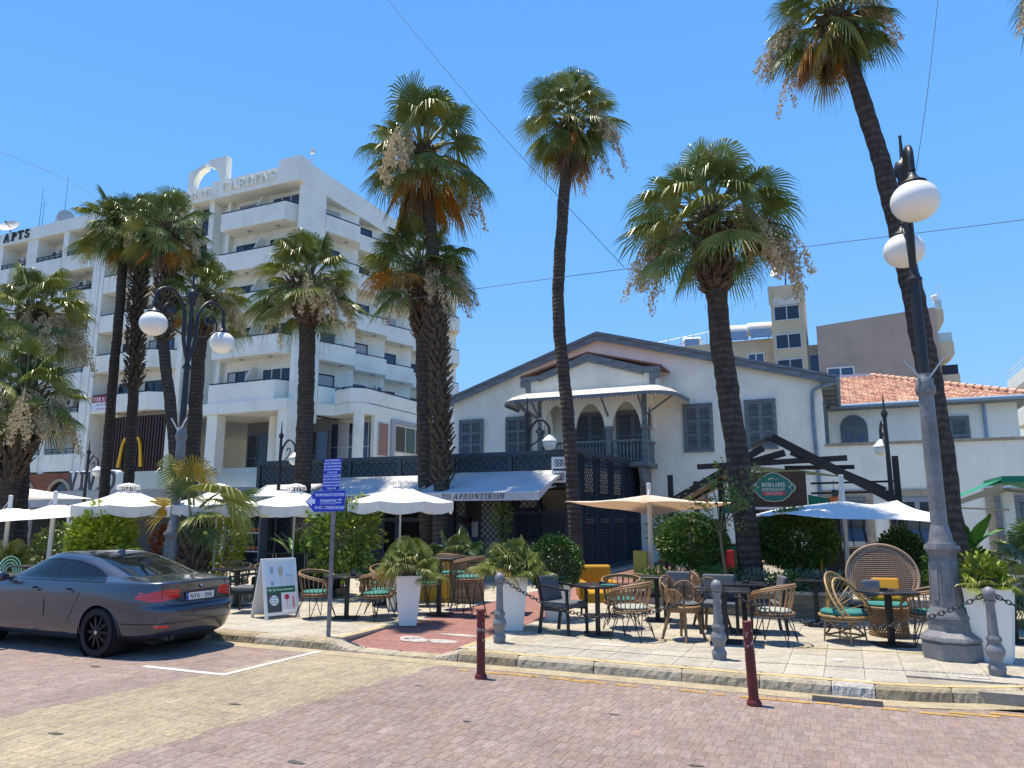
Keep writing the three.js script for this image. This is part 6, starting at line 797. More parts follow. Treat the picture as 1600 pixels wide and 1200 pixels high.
// bed: timber planter trough with low plants
{
  const b = thing('planter_trough', 'long low timber planter trough behind the tables at the right', 'planter', [-1.6, 0.14, -14.45], 0.06); mb().box(-1.6, 0, -0.02, 1.55, 0.4, 0.03).build('front_panel', mat([0.40, 0.31, 0.19], 0.8, { map: T.wood }), b); mb().box(-1.65, 0.4, -0.08, 1.6, 0.45, 0.06).build('lip', mat([0.50, 0.44, 0.34], 0.8), b); mb().box(-1.6, 0, -2.2, 1.55, 0.36, -0.03).build('soil', M.soil, b);
  const low = [[-3.0, -14.9], [-2.45, -15.0], [-1.55, -14.85], [-1.05, -14.75], [-0.55, -14.8], [-3.5, -15.0], [-0.9, -15.5], [-2.0, -15.4]]; low.forEach(([x, z], i) => shrub('bed_plant', ['low green plant left of the wooden chair in the trough', 'low grey plant in the trough left of the young tree', 'low green plant in the trough right of the young tree', 'low grey plant in the trough behind the grey armchairs', 'low green plant at the right end of the trough', 'low grey plant at the left end of the trough', 'low plant at the foot of the right topiary', 'low plant at the foot of the young tree'][i], [x, 0.5, z], { seed: 70 + i, rx: 0.36, ry: 0.24, cy: 0.18, n: 700, leaf: 0.075, m: i % 2 ? L.bush : L.grey, inner: 0.2, lump: 0.3, stems: 2 }, 'plant', 'low plants in the timber trough'));
  const blade = (len, w, out) => { const n = 6, t = []; for (let i = 0; i < n; i++) { const p = q => { const s = q / n, ww = w * (0.75 + 0.6 * s) * (1 - pow(s, 2.6)), a = 1.35 - out * s; return [ww, len * s * sin(a * 0.85), len * s * cos(a * 0.85) + 0.02, 0.3 * ww]; }; const A = p(i), B = p(i + 1); for (const k of [-1, 1]) t.push([0, A[1] - A[3], A[2]], [k * A[0], A[1], A[2]], [k * B[0], B[1], B[2]], [0, A[1] - A[3], A[2]], [k * B[0], B[1], B[2]], [0, B[1] - B[3], B[2]]); } const m = mb(); m.tris(t); return m.geo(); };
  const bl = [0.15, 0.5, 0.85].map(o => blade(0.5, 0.05, o));
  for (const [x, z, s, lab, m] of [[-0.35, -15.1, 1.1, 'grey-green agave beside the bamboo lounge chair', L.agave], [-2.0, -15.2, 0.95, 'agave in the trough behind the young tree', L.agave], [-2.75, -15.1, 0.65, 'small agave in the trough near the wooden chair', L.lime]]) { const t = thing('agave', lab, 'plant', [x, 0.5, z]); t.scale.setScalar(s); for (let i = 0; i < 22; i++) { const o = mesh('leaf', bl[min(2, floor(i / 22 * 3))], m, t); o.rotation.y = i * 2.4; } }
  const sp = thing('strap_plant', 'tall strap leaved plant behind the dark sofa', 'plant', [-12.0, 0.9, -14.6]); { const sl = [0.1, 0.35, 0.6].map(o => blade(0.85, 0.055, o)); for (let i = 0; i < 26; i++) { const o = mesh('leaf', sl[i % 3], L.banana, sp); o.rotation.y = i * 2.4; o.position.set(cos(i * 1.7) * 0.35, 0, sin(i * 1.7) * 0.08); } mb().rb(1.1, 0.76, 0.35, 0.02, 0, -0.38, 0).build('planter_box', M.slate, sp); }
  const bp = thing('banana_plant', 'banana plant with broad leaves right of the right street lamp', 'plant', [2.0, 0.14, -15.6]); { const big = (len, w) => { const n = 7, t = []; for (let i = 0; i < n; i++) { const p = q => { const s = q / n; return [w * sin(PI * min(1, s * 0.95 + 0.05)) * (1 - 0.2 * s), len * (s * 0.92 - 0.12 * s * s), 0.28 * s * s * len]; }, A = p(i), B = p(i + 1); for (const k of [-1, 1]) t.push([0, A[1], A[2]], [k * A[0], A[1], A[2] + 0.05], [k * B[0], B[1], B[2] + 0.05], [0, A[1], A[2]], [k * B[0], B[1], B[2] + 0.05], [0, B[1], B[2]]); } const m = mb(); m.tris(t); return m.geo(); }; const g = [big(0.75, 0.15), big(0.95, 0.17)]; for (const [i, y, az, tl] of [[1, 1.5, -1.2, 0.25], [0, 1.45, -0.6, 0.75], [0, 1.2, 1.4, 0.6], [1, 1.2, 0.6, 0.35], [0, 0.8, -0.9, 0.7], [0, 0.7, 1.0, 0.8], [0, 0.5, 0.1, 0.9]]) { const o = mesh('leaf', g[i], L.banana, bp); o.position.y = y; o.rotation.set(tl, az, 0, 'YXZ'); } mb().tube([[0, 0, 0], [0.02, 0.8, 0], [0, 1.5, 0]], 0.05, 10, 8).build('stem', mat([0.13, 0.2, 0.06], 0.6), bp); }
  shrub('leafy_shrub', 'dense leafy shrub at the foot of the banana plant', [1.75, 0.14, -15.4], { seed: 81, rx: 0.5, ry: 0.55, cy: 0.75, n: 1800, leaf: 0.12, m: L.citrus, m2: L.bush, inner: 0.3 });
}
// ---------------------------------------------------------------- tall planters with dwarf fan palms
function potGeo(top, bot, h, seg = 4) { const r = Math.SQRT1_2, m = mb(), mk = (t, b, y0, y1) => { const g = new THREE.CylinderGeometry(t, b, y1 - y0, seg, 1, true).toNonIndexed(); if (seg < 10) g.computeVertexNormals(); return m.add(g, M4(0, (y0 + y1) / 2, 0, 0, PI / 4, 0)); }; const k = seg === 4 ? r : 0.5; mk(top * k, bot * k, 0, h); mk(top * k * 0.9, bot * k * 0.98, h * 0.7, h - 0.001); m.add(new THREE.RingGeometry(top * k * 0.9, top * k, seg, 1), M4(0, h, 0, -PI / 2, PI / 4, 0)); m.add(new THREE.CircleGeometry(top * k * 0.95, seg), M4(0, h - 0.06, 0, -PI / 2, PI / 4, 0)); m.add(new THREE.CircleGeometry(bot * k, seg), M4(0, 0.003, 0, -PI / 2, PI / 4, 0)); return m.geo(); }
function dwarfPalm(label, pos, s, n, seed, low = -5, col) { const t = thing('dwarf_palm', label, 'palm plant', pos, 0, 'dwarf fan palms in pots'), R = rng(seed), gs = col || [L.palmA, L.palmB, L.palmC, L.palmA]; for (let i = 0; i < n; i++) { const f = (i + 0.5) / n, el = lerp(85, low, pow(f, 0.85)) + R(-8, 8), g = frondGeo('green', round(el / 10) * 10, floor(R() * 3)), o = mesh('frond', g[0], f > 0.93 && R() < 0.3 ? L.palmY : gs[floor(R() * gs.length)], t); o.position.set(R(-0.08, 0.08), R(-0.02, 0.1), R(-0.08, 0.08)); o.rotation.y = i * 2.4 + R(-0.3, 0.3); o.scale.setScalar(s * R(0.8, 1.1)); mesh('leaf_stalk', g[1], L.petiole, o); } mb().lathe([[0.12, -0.1], [0.13, 0.05], [0.08, 0.16], [0.001, 0.2]], 0, 0, 0, 10).build('trunk', M.boot, t); return t; }
{
  const mk = (label, p, turn, top, bot, h, seg = 4) => { const t = thing('planter', label, 'planter', p, turn, 'white tapered planters'); mesh('shell', potGeo(top, bot, h, seg), M.potwhite, t); mb().cyl([0, h - 0.08, 0], [0, h - 0.05, 0], top * 0.42, top * 0.42, 16).build('soil', M.soil, t); return t; };
  mk('tall white tapered planter left of the red drive', [-6.78, 0.14, -10.95], 0.62, 0.42, 0.28, 0.80); dwarfPalm('dwarf fan palm in the white planter left of the red drive', [-6.78, 0.93, -10.95], 0.37, 42, 101, 12);
  mk('tall white tapered planter right of the red drive', [-4.98, 0.14, -11.2], 0.5, 0.46, 0.31, 0.82); dwarfPalm('dwarf fan palm in the white planter right of the red drive', [-4.98, 0.95, -11.2], 0.36, 44, 102, 14);
  mk('wide white planter behind the rightmost bollard', [1.6, 0.14, -11.3], -0.25, 0.52, 0.36, 0.88); dwarfPalm('bushy dwarf palm in the wide white planter at the right', [1.6, 0.98, -11.3], 0.25, 28, 103, 10, [L.lime, L.palmC, L.palmA]); shrub('pot_shrub', 'bright leafy shrub in the wide white planter at the right', [1.55, 0.97, -11.35], { seed: 104, rx: 0.3, ry: 0.26, cy: 0.2, n: 600, leaf: 0.08, m: L.lime, inner: 0.2 });
  mk('rounded white planter behind the grey armchair', [-4.75, 0.14, -12.6], 0.3, 0.56, 0.40, 0.62, 28); shrub('ball_shrub', 'dark glossy ball shrub in the rounded white planter', [-4.78, 0.7, -12.6], { seed: 105, rx: 0.46, ry: 0.46, cy: 0.38, n: 5200, leaf: 0.06, m: L.bushDark, m2: L.bush });
  mk('low white planter behind the rattan chair by the sign', [-8.05, 0.14, -12.6], 0.5, 0.5, 0.36, 0.6, 24); shrub('pot_shrub', 'small green shrub in the low white planter', [-8.05, 0.7, -12.6], { seed: 106, rx: 0.3, ry: 0.3, cy: 0.25, n: 800, leaf: 0.07, m: L.bush });
  mk('grey-white planter at the far right under the canopy', [2.95, 0.14, -15.2], 0.1, 0.5, 0.4, 0.75); dwarfPalm('large pale dwarf palm under the green canopy', [2.9, 0.9, -15.2], 0.62, 40, 107, -20, [L.palmC, L.agave, L.palmA]);
  dwarfPalm('dwarf palm at the far left edge behind the car', [-18.9, 0.4, -11.6], 0.75, 34, 108, -15); dwarfPalm('dwarf palm behind the car roof, right of the lime shrub', [-13.9, 0.5, -11.3], 0.55, 18, 109, -15, [L.palmC, L.palmA]); dwarfPalm('dark spiky palm in the shade of the lettered awning', [-9.3, 0.7, -17.2], 0.6, 20, 110, -10, [L.palmB, L.bushDark]);
  for (const [x, y, z, lab] of [[-0.2, 2.18, -19.4, 'spider plant in a terracotta pot hanging from the pergola beam'], [-3.2, 2.15, -19.4, 'spider plant in a hanging pot left of the palm trunk']]) { const t = thing('hanging_pot', lab, 'hanging plant', [x, y, z]); mb().lathe([[0.09, 0], [0.13, 0.2], [0.14, 0.2], [0.12, 0.18], [0.001, 0.17]], 0, 0, 0, 14).build('pot', M.terracotta, t); const bl = mb(), R = rng(x * 10 + 90); for (let i = 0; i < 50; i++) { const a = R(0, 6.28), l = R(0.2, 0.36), e = R(0.2, 1.3), w = 0.008, p = s => [cos(a) * l * s * cos(e), 0.18 + l * s * sin(e) - s * s * 0.12, sin(a) * l * s * cos(e)], A = p(0), B = p(0.5), C = p(1), ox = -sin(a) * w, oz = cos(a) * w; bl.tris([[A[0] - ox, A[1], A[2] - oz], [A[0] + ox, A[1], A[2] + oz], [B[0] + ox, B[1], B[2] + oz], [A[0] - ox, A[1], A[2] - oz], [B[0] + ox, B[1], B[2] + oz], [B[0] - ox, B[1], B[2] - oz], [B[0] - ox, B[1], B[2] - oz], [B[0] + ox, B[1], B[2] + oz], C]); } bl.build('leaves', L.grey, t).userData.kind = 'stuff'; mb().cyl([0, 0.2, 0], [0, 0.6, 0], 0.006, 0.006, 4).build('hanger', M.iron, t); }
}
// ---------------------------------------------------------------- parasols
{
  const proto = thing('parasol', '', 'parasol', [0, 0, 0], 0, 'white octagonal parasols'); const n = 8, r = 1.22, yr = 2.02, ya = 2.43, c = mb(), v = mb(), ribs = mb();
  const P = (i, k) => { const a = (i / n) * 2 * PI + PI / 8; return [cos(a) * r * k, 0, sin(a) * r * k]; };
  for (let i = 0; i < n; i++) { const S = 6, pt = (u, k) => { const A = P(i, k), B = P(i + 1, k), sag = 0.035 * sin(u * PI) * k; return [lerp(A[0], B[0], u), lerp(ya, yr, k) - 0.05 * sin(k * PI) - sag, lerp(A[2], B[2], u)]; }; for (let a = 0; a < S; a++) for (let k = 0; k < 6; k++) { const u0 = a / S, u1 = (a + 1) / S, k0 = 0.12 + 0.88 * k / 6, k1 = 0.12 + 0.88 * (k + 1) / 6; c.quad(pt(u0, k0), pt(u0, k1), pt(u1, k1), pt(u1, k0)); }
    for (let a = 0; a < 8; a++) { const e = u => { const q = pt(u, 1); return q; }, A = e(a / 8), B = e((a + 1) / 8), dr = u => 0.19 + 0.045 * sin(u * PI * 1), w = (q, u) => [q[0] * (0.985 + 0.02 * sin(u * 19 + i)), q[1] - dr(u), q[2] * (0.985 + 0.02 * sin(u * 19 + i))]; v.quad(A, w(A, a / 8), w(B, (a + 1) / 8), B); }
    const e = P(i, 1); ribs.cyl([0, ya - 0.1, 0], [e[0], yr - 0.02, e[2]], 0.012, 0.01, 5).cyl([0, ya - 0.55, 0], [e[0] * 0.5, lerp(ya, yr, 0.5) - 0.07, e[2] * 0.5], 0.01, 0.01, 5); }
  c.build('canopy', M.canvas, proto); v.build('valance', M.canvas, proto); ribs.build('ribs', M.alu, proto).userData.kind = 'stuff'; mb().cyl([0, 0.05, 0], [0, ya, 0], 0.022, 0.022, 10).build('pole', M.alu, proto); mb().rb(0.5, 0.06, 0.5, 0.02, 0, 0.03, 0).build('base', M.iron, proto);
  const vt = mb(); for (let i = 0; i < 8; i++) { const a = i / 8 * 2 * PI; vt.tube([[cos(a) * 0.24, ya - 0.05, sin(a) * 0.24], [cos(a + 0.15) * 0.22, ya + 0.05, sin(a + 0.15) * 0.22], [cos(a + 0.5) * 0.2, ya + 0.045, sin(a + 0.5) * 0.2], [cos(a + 0.6) * 0.23, ya - 0.05, sin(a + 0.6) * 0.23]], 0.013, 10, 5); } vt.lathe([[0.23, ya + 0.03], [0.12, ya + 0.09], [0.001, ya + 0.11]], 0, 0, 0, 16); vt.build('vent_cap', M.canvas, proto);
  const ps = [[-15.1, -12.1, 'white octagonal parasol above the lime shrub'], [-13.35, -13.1, 'white octagonal parasol behind the young palm'], [-11.75, -13.9, 'white octagonal parasol behind the blue parking sign'], [-9.3, -14.6, 'white octagonal parasol left of the lettered awning']]; proto.position.set(ps[0][0], 0.14, ps[0][1]); proto.rotation.y = 0.2; proto.userData.label = ps[0][2]; for (let i = 1; i < 4; i++) copy(proto, [ps[i][0], 0.14, ps[i][1]], 0.2 + i * 0.13, ps[i][2], i === 3 ? 1.04 : 1);
  // square cantilever-style parasols with turned-up corners
  const square = (label, pos, turn, m, half, y, lift, ph, tilt = 0) => { const t = thing('square_parasol', label, 'parasol', pos, turn), S = 14, g = mb(), f = (u, w) => { const e = max(abs(u), abs(w)); return [u * half, y + 0.16 * (1 - e) - 0.05 * sin(e * PI) + lift * u * w * abs(u * w) - 0.10 * pow(e, 3) - tilt * half * (w * cos(turn) - u * sin(turn)), w * half]; }; for (let i = 0; i < S; i++) for (let j = 0; j < S; j++) { const a = q => q / S * 2 - 1; g.quad(f(a(i), a(j)), f(a(i), a(j + 1)), f(a(i + 1), a(j + 1)), f(a(i + 1), a(j))); } g.build('canopy', m, t); const r = mb(); for (const [u, w] of [[1, 1], [-1, 1], [1, -1], [-1, -1]]) { const a = f(0, 0), b = f(u * 0.5, w * 0.5), c = f(u, w); r.cyl([a[0], a[1] - 0.03, a[2]], [b[0], b[1] - 0.03, b[2]], 0.014, 0.014, 5).cyl([b[0], b[1] - 0.03, b[2]], [c[0], c[1] - 0.02, c[2]], 0.014, 0.01, 5); } r.build('ribs', M.alu, t).userData.kind = 'stuff'; mb().rb(0.085, ph, 0.085, 0.015, 0, ph / 2, 0).build('pole', M.alu, t); mb().bar([0.02, ph - 0.05, 0], [-0.12, y + 0.1, 0.1], 0.012, 0.012).build('stay', M.alu, t); mb().rb(0.6, 0.07, 0.6, 0.02, 0, 0.035, 0).build('base', M.iron, t); return t; };
  square('tan square parasol on a pale pole in front of the trellis', [-4.15, 0.14, -17.2], 0.95, M.tan, 1.4, 2.12, 0.10, 2.55, -0.07); square('white square parasol with a turned-up corner at the right', [-0.02, 0.14, -16.7], 0.28, M.canvas, 1.62, 1.93, -0.16, 2.62, 0.07);
  square('flat white parasol over the far left tables', [-16.6, 0.14, -11.4], 0.7, M.canvas, 1.05, 1.9, 0.02, 2.35, 0.1); square('flat white parasol cut by the left edge', [-19.0, 0.14, -11.9], 0.7, M.canvas, 1.05, 1.84, 0.02, 2.3, 0.1);
  const tent = thing('tent_roof', 'white tent roof in front of the brick arcade at the left', 'tent', [-30.2, 0.14, -19.2]); { const g = mb(); for (const [x, z] of [[1, 1], [1, -1], [-1, -1], [-1, 1]]) { const a = [2.2 * x, 2.5, 1.6 * z], b = x * z > 0 ? [2.2 * x, 2.5, -1.6 * z] : [-2.2 * x, 2.5, 1.6 * z]; g.tris([[0, 2.95, 0], a, b]); } g.build('roof', M.canvas, tent); const lg = mb(); for (const [x, z] of [[1, 1], [1, -1], [-1, -1], [-1, 1]]) lg.cyl([2.15 * x, 0, 1.55 * z], [2.15 * x, 2.5, 1.55 * z], 0.04, 0.04, 6); lg.build('legs', M.alu, tent); }
}
// ---------------------------------------------------------------- chairs, all built facing +z with the seat over the origin
const Q = {};
const rodsGeo = (list, r, seg = 5) => { const m = mb(); for (const p of list) p.length === 2 ? m.cyl(p[0], p[1], r, r, seg, true) : m.tube(p, r, (p.length - 1) * 4, seg); return m.geo(); };
function part(name, key, make, m, parent) { Q[key] ??= make(); return mesh(name, Q[key], m, parent); }
function rattanChair(t, cush = M.teal, sh = 0.44) { // tub of vertical canes on hairpin legs
  const k = 'rc' + sh, U = u => { const a = u * PI * 1.18; return [sin(a) * 0.29 * (1 + 0.06 * cos(a)), -cos(a) * 0.27]; }, H = u => sh + 0.38 - 0.19 * pow(abs(u), 1.6); // u from -1 to 1 round the back
  part('backrest', k + 'b', () => { const l = []; for (let i = 0; i <= 22; i++) { const u = i / 11 - 1, [x, z] = U(u * 0.88), h = H(u); l.push([[x * 0.86, sh - 0.02, z * 0.86 + 0.02], [x * 1.0, sh + (h - sh) * 0.5, z * 1.0], [x * 1.06, h, z * 1.12]]); } return rodsGeo(l, 0.0085, 4); }, M.rattan, t);
  part('rim', k + 'r', () => { const p = []; for (let i = 0; i <= 16; i++) { const u = i / 8 - 1, [x, z] = U(u * 0.88); p.push([x * 1.06, H(u), z * 1.12]); } const a = p[0], b = p[16]; p.unshift([a[0] * 0.92, sh + 0.02, a[2] + 0.05], [a[0], sh + 0.12, a[2] + 0.06]); p.push([b[0], sh + 0.12, b[2] + 0.06], [b[0] * 0.92, sh + 0.02, b[2] + 0.05]); return rodsGeo([p, p.map(q => [q[0] * 1.03, q[1] - 0.025, q[2] * 1.03])], 0.014, 6); }, M.rattan, t);
  part('seat', k + 's', () => { const m = mb(); for (let i = 0; i < 24; i++) { const a = i / 24 * 2 * PI, b = (i + 1) / 24 * 2 * PI; } m.add(new THREE.TorusGeometry(0.27, 0.016, 6, 28), M4(0, sh - 0.02, 0, PI / 2)); m.add(new THREE.TorusGeometry(0.27, 0.014, 6, 28), M4(0, sh - 0.055, 0, PI / 2)); for (let i = -7; i <= 7; i++) { const x = i * 0.034, z = sqrt(0.27 * 0.27 - x * x); m.cyl([x, sh - 0.025, -z], [x, sh - 0.025, z], 0.012, 0.012, 4); } return m.geo(); }, M.rattan, t);
  if (cush) part('cushion', k + 'c', () => { const m = mb(); m.lathe([[0.001, 0.05], [0.2, 0.05], [0.245, 0.035], [0.25, 0.02], [0.24, 0.002], [0.001, 0]], 0, sh - 0.01, 0.01, 24); return m.geo(); }, cush, t);
  for (let i = 0; i < 4; i++) { const sx = i & 1 ? 1 : -1, sz = i & 2 ? 1 : -1; part('leg', k + 'l' + i, () => rodsGeo([[[sx * 0.2, sh - 0.06, sz * 0.1], [sx * 0.27, 0, sz * 0.24]], [[sx * 0.09, sh - 0.06, sz * 0.2], [sx * 0.27, 0, sz * 0.24]]], 0.0075, 5), M.iron, t); }
  return t;
}
function greyArmchair(t, fm = M.black, cm = M.greyfab) {
  part('seat', 'ga_s', () => mb().rb(0.54, 0.09, 0.52, 0.03, 0, 0.43, 0).geo(), cm, t); const b = part('backrest', 'ga_b', () => mb().rb(0.50, 0.40, 0.08, 0.035, 0, 0, 0).geo(), cm, t); b.position.set(0, 0.66, -0.27); b.rotation.x = -0.16;
  for (const s of [-1, 1]) { part('front_leg', 'ga_f' + s, () => mb().bar([s * 0.27, 0, 0.25], [s * 0.28, 0.66, 0.23], 0.035, 0.04).geo(), fm, t); part('rear_leg', 'ga_r' + s, () => mb().bar([s * 0.27, 0, -0.28], [s * 0.27, 0.42, -0.22], 0.035, 0.045).bar([s * 0.27, 0.42, -0.22], [s * 0.25, 0.84, -0.33], 0.035, 0.045).geo(), fm, t); part('arm', 'ga_a' + s, () => mb().bar([s * 0.28, 0.66, 0.26], [s * 0.27, 0.72, -0.28], 0.045, 0.03).geo(), fm, t); part('side_rail', 'ga_q' + s, () => mb().bar([s * 0.27, 0.37, 0.25], [s * 0.27, 0.37, -0.24], 0.03, 0.05).geo(), fm, t); }
  return t;
}
function petalChair(t) { // wooden seat on splayed legs, back and arms of cane petals
  part('seat', 'pc_s', () => mb().lathe([[0.001, 0.49], [0.24, 0.49], [0.26, 0.47], [0.26, 0.42], [0.23, 0.40], [0.001, 0.40]], 0, 0, 0, 26).geo(), M.wood, t); part('cushion', 'pc_c', () => mb().lathe([[0.001, 0.54], [0.19, 0.54], [0.23, 0.52], [0.23, 0.5], [0.001, 0.49]], 0, 0, 0, 22).geo(), M.greyfab, t);
  for (let i = 0; i < 4; i++) { const a = PI / 4 + i * PI / 2; part('leg', 'pc_l' + i, () => mb().cyl([cos(a) * 0.31, 0, sin(a) * 0.31], [cos(a) * 0.19, 0.41, sin(a) * 0.19], 0.02, 0.026, 10).geo(), M.wood, t); }
  const petal = (c, nrm, w, h) => { const p = [], ring = [], R = V(nrm[2], 0, -nrm[0]).normalize(); for (let i = 0; i <= 20; i++) { const q = i / 20 * 2 * PI; p.push([c[0] + R.x * cos(q) * w + nrm[0] * 0.08 * sin(q), c[1] + h + sin(q) * h, c[2] + R.z * cos(q) * w + nrm[2] * 0.08 * sin(q)]); } const l = [p]; for (let i = -3; i <= 3; i++) { const x = i / 4 * w, y = h * sqrt(1 - i * i / 16); l.push([[c[0] + R.x * x * 0.2, c[1] + 0.02, c[2] + R.z * x * 0.2], [c[0] + R.x * x, c[1] + h + y * 0.9, c[2] + R.z * x]]); l.push([[c[0] + R.x * x - nrm[0] * 0.0, c[1] + h - y * 0.8, c[2] + R.z * x], [c[0] + R.x * x * 0.3, c[1] + h * 1.9, c[2] + R.z * x * 0.3]]); } return l; };
  part('back_petal', 'pc_b', () => rodsGeo(petal([0, 0.47, -0.24], [0, 0, -1], 0.19, 0.21), 0.011, 5), M.rattan, t); for (const s of [-1, 1]) { part('side_petal', 'pc_p' + s, () => rodsGeo(petal([s * 0.2, 0.47, -0.12], [s * 0.8, 0, -0.6], 0.16, 0.17), 0.011, 5), M.rattan, t); part('arm_petal', 'pc_q' + s, () => rodsGeo(petal([s * 0.25, 0.47, 0.06], [s, 0, 0.1], 0.15, 0.13), 0.011, 5), M.rattan, t); } return t;
}
function barStool(t) { rattanChair(t, M.teal, 0.68); for (const s of [-1, 1]) part('foot_rest', 'bs_f' + s, () => rodsGeo([[[-0.25, 0.2, s * 0.21], [0.25, 0.2, s * 0.21]]], 0.009, 5), M.iron, t); return t; }
function lounge(t) { // round bamboo lounge chair with a tall open hoop
  const hoop = (r, z, k) => { const p = []; for (let i = 0; i <= 24; i++) { const a = -0.35 + i / 24 * (PI + 0.7); p.push([cos(a) * r, 0.52 + sin(a) * 0.44 * k, z - sin(a) * 0.30 * k + 0.12]); } return p; };
  const A = hoop(0.37, 0, 1), B = hoop(0.34, 0.06, 0.82), C = [[-0.34, 0.36, 0.14], [-0.3, 0.38, -0.16], [0, 0.39, -0.28], [0.3, 0.38, -0.16], [0.34, 0.36, 0.14]];
  part('hoop', 'lo_h', () => rodsGeo([A, B], 0.016, 7), M.bamboo, t); part('back_canes', 'lo_b', () => { const l = []; for (let i = 1; i < 24; i++) { const a = A[i], f = (i / 24 - 0.5) * 2, c = [f * 0.33, 0.39, -0.26 + 0.32 * f * f]; l.push([c, a]); if (i % 3 === 0 && i < 22) l.push([c, A[min(24, i + 3)]]); } return rodsGeo(l, 0.007, 4); }, M.bamboo, t);
  part('seat_ring', 'lo_s', () => { const m = mb(); m.add(new THREE.TorusGeometry(0.33, 0.017, 6, 30), M4(0, 0.37, 0.0, PI / 2)); m.add(new THREE.TorusGeometry(0.31, 0.013, 6, 30), M4(0, 0.32, 0.0, PI / 2)); m.cyl([0, 0.345, 0], [0, 0.355, 0], 0.31, 0.31, 24); return m.geo(); }, M.bamboo, t); part('cushion', 'lo_c', () => mb().lathe([[0.001, 0.46], [0.27, 0.455], [0.31, 0.43], [0.31, 0.4], [0.28, 0.375], [0.001, 0.37]], 0, 0, 0, 26).geo(), M.teal, t);
  for (let i = 0; i < 4; i++) { const a = PI / 4 + i * PI / 2; part('leg', 'lo_l' + i, () => rodsGeo([[[cos(a) * 0.29, 0, sin(a) * 0.29], [cos(a) * 0.25, 0.36, sin(a) * 0.25]], [[cos(a) * 0.28, 0.08, sin(a) * 0.28], [cos(a + PI / 2) * 0.25, 0.32, sin(a + PI / 2) * 0.25]], [[cos(a) * 0.28, 0.09, sin(a) * 0.28], [cos(a + PI / 2) * 0.28, 0.09, sin(a + PI / 2) * 0.28]]], 0.014, 6), M.bamboo, t); } return t;
}
function peacock(t) { // big round woven back
  const cy = 0.86, rx = 0.5, ry = 0.46, z0 = -0.22, P = (a, k) => [cos(a) * rx * k, cy + sin(a) * ry * k, z0 - 0.10 * sin(a) * k + 0.06 * k * k];
  part('weave', 'pk_w', () => { const l = []; for (let i = -12; i <= 12; i++) { const u = i / 13, q = sqrt(1 - u * u) * 0.82; l.push([[u * rx * 0.84, cy - q * ry, z0 + 0.10 * q + 0.05], [u * rx * 0.84, cy + q * ry, z0 - 0.10 * q + 0.05]]); l.push([[-q * rx, cy + u * ry * 0.84, z0 - 0.084 * u + 0.055], [q * rx, cy + u * ry * 0.84, z0 - 0.084 * u + 0.055]]); } return rodsGeo(l, 0.0085, 4); }, mat([0.36, 0.235, 0.15], 0.6), t);
  part('backing', 'pk_k', () => { const m = mb(), n = 40; const tt = []; for (let i = 0; i < n; i++) { const a = i / n * 2 * PI, b = (i + 1) / n * 2 * PI; tt.push([0, cy, z0 + 0.01], P(a, 0.84), P(b, 0.84)); } m.tris(tt); return m.geo(); }, mat([0.13, 0.08, 0.05], 0.8, { side: THREE.DoubleSide }), t);
  const ring = k => { const p = []; for (let i = 0; i < 32; i++) p.push(P(i / 32 * 2 * PI, k)); return p; }; part('rim', 'pk_r', () => { const m = mb(); for (const k of [0.85, 0.9, 1.0, 1.03]) m.tube(ring(k), k > 1 ? 0.017 : 0.012, 64, 6, true); for (let i = 0; i < 84; i++) { const a = i / 84 * 2 * PI; m.cyl(P(a, 0.9), P(a, 1.0), 0.008, 0.008, 4); } return m.geo(); }, mat([0.38, 0.25, 0.16], 0.6), t);
  part('seat', 'pk_s', () => { const m = mb(); m.add(new THREE.TorusGeometry(0.31, 0.02, 6, 30), M4(0, 0.42, 0.08, PI / 2)); m.cyl([0, 0.40, 0.08], [0, 0.42, 0.08], 0.31, 0.31, 26); return m.geo(); }, M.rattan, t); part('cushion', 'pk_c', () => mb().lathe([[0.001, 0.5], [0.25, 0.5], [0.29, 0.47], [0.29, 0.44], [0.001, 0.42]], 0, 0, 0.08, 24).geo(), M.teal, t);
  part('hourglass_base', 'pk_b', () => { const l = []; for (let i = 0; i < 40; i++) { const a = i / 40 * 2 * PI; l.push([[cos(a) * 0.30, 0.41, 0.08 + sin(a) * 0.30], [cos(a + 0.9) * 0.28, 0.0, 0.08 + sin(a + 0.9) * 0.28]], [[cos(a) * 0.30, 0.41, 0.08 + sin(a) * 0.30], [cos(a - 0.9) * 0.28, 0.0, 0.08 + sin(a - 0.9) * 0.28]]); } return rodsGeo(l, 0.008, 4); }, M.rattan, t);
  const cu = part('yellow_cushion', 'pk_y', () => mb().rb(0.4, 0.36, 0.1, 0.045, 0, 0, 0).geo(), M.yellow, t); cu.position.set(0.02, 0.66, -0.05); cu.rotation.x = -0.35; const c2 = part('striped_cushion', 'pk_z', () => mb().rb(0.28, 0.26, 0.1, 0.045, 0, 0, 0).geo(), mat([0.06, 0.08, 0.12], 0.9), t); c2.position.set(-0.18, 0.68, -0.02); c2.rotation.set(-0.3, 0.3, 0.1); return t;
}
function tubChair(t, m) { part('seat', 'tb_s', () => mb().rb(0.62, 0.2, 0.6, 0.05, 0, 0.34, 0).geo(), m, t); part('backrest', 'tb_b', () => mb().rb(0.62, 0.52, 0.14, 0.06, 0, 0.62, -0.27).geo(), m, t); for (const s of [-1, 1]) { part('arm', 'tb_a' + s, () => mb().rb(0.13, 0.3, 0.56, 0.05, s * 0.29, 0.47, 0.0).geo(), m, t); for (const z of [-1, 1]) part('leg', 'tb_l' + s + z, () => mb().cyl([s * 0.26, 0, z * 0.24], [s * 0.25, 0.25, z * 0.23], 0.018, 0.024, 8).geo(), M.darkwood, t); } return t; }
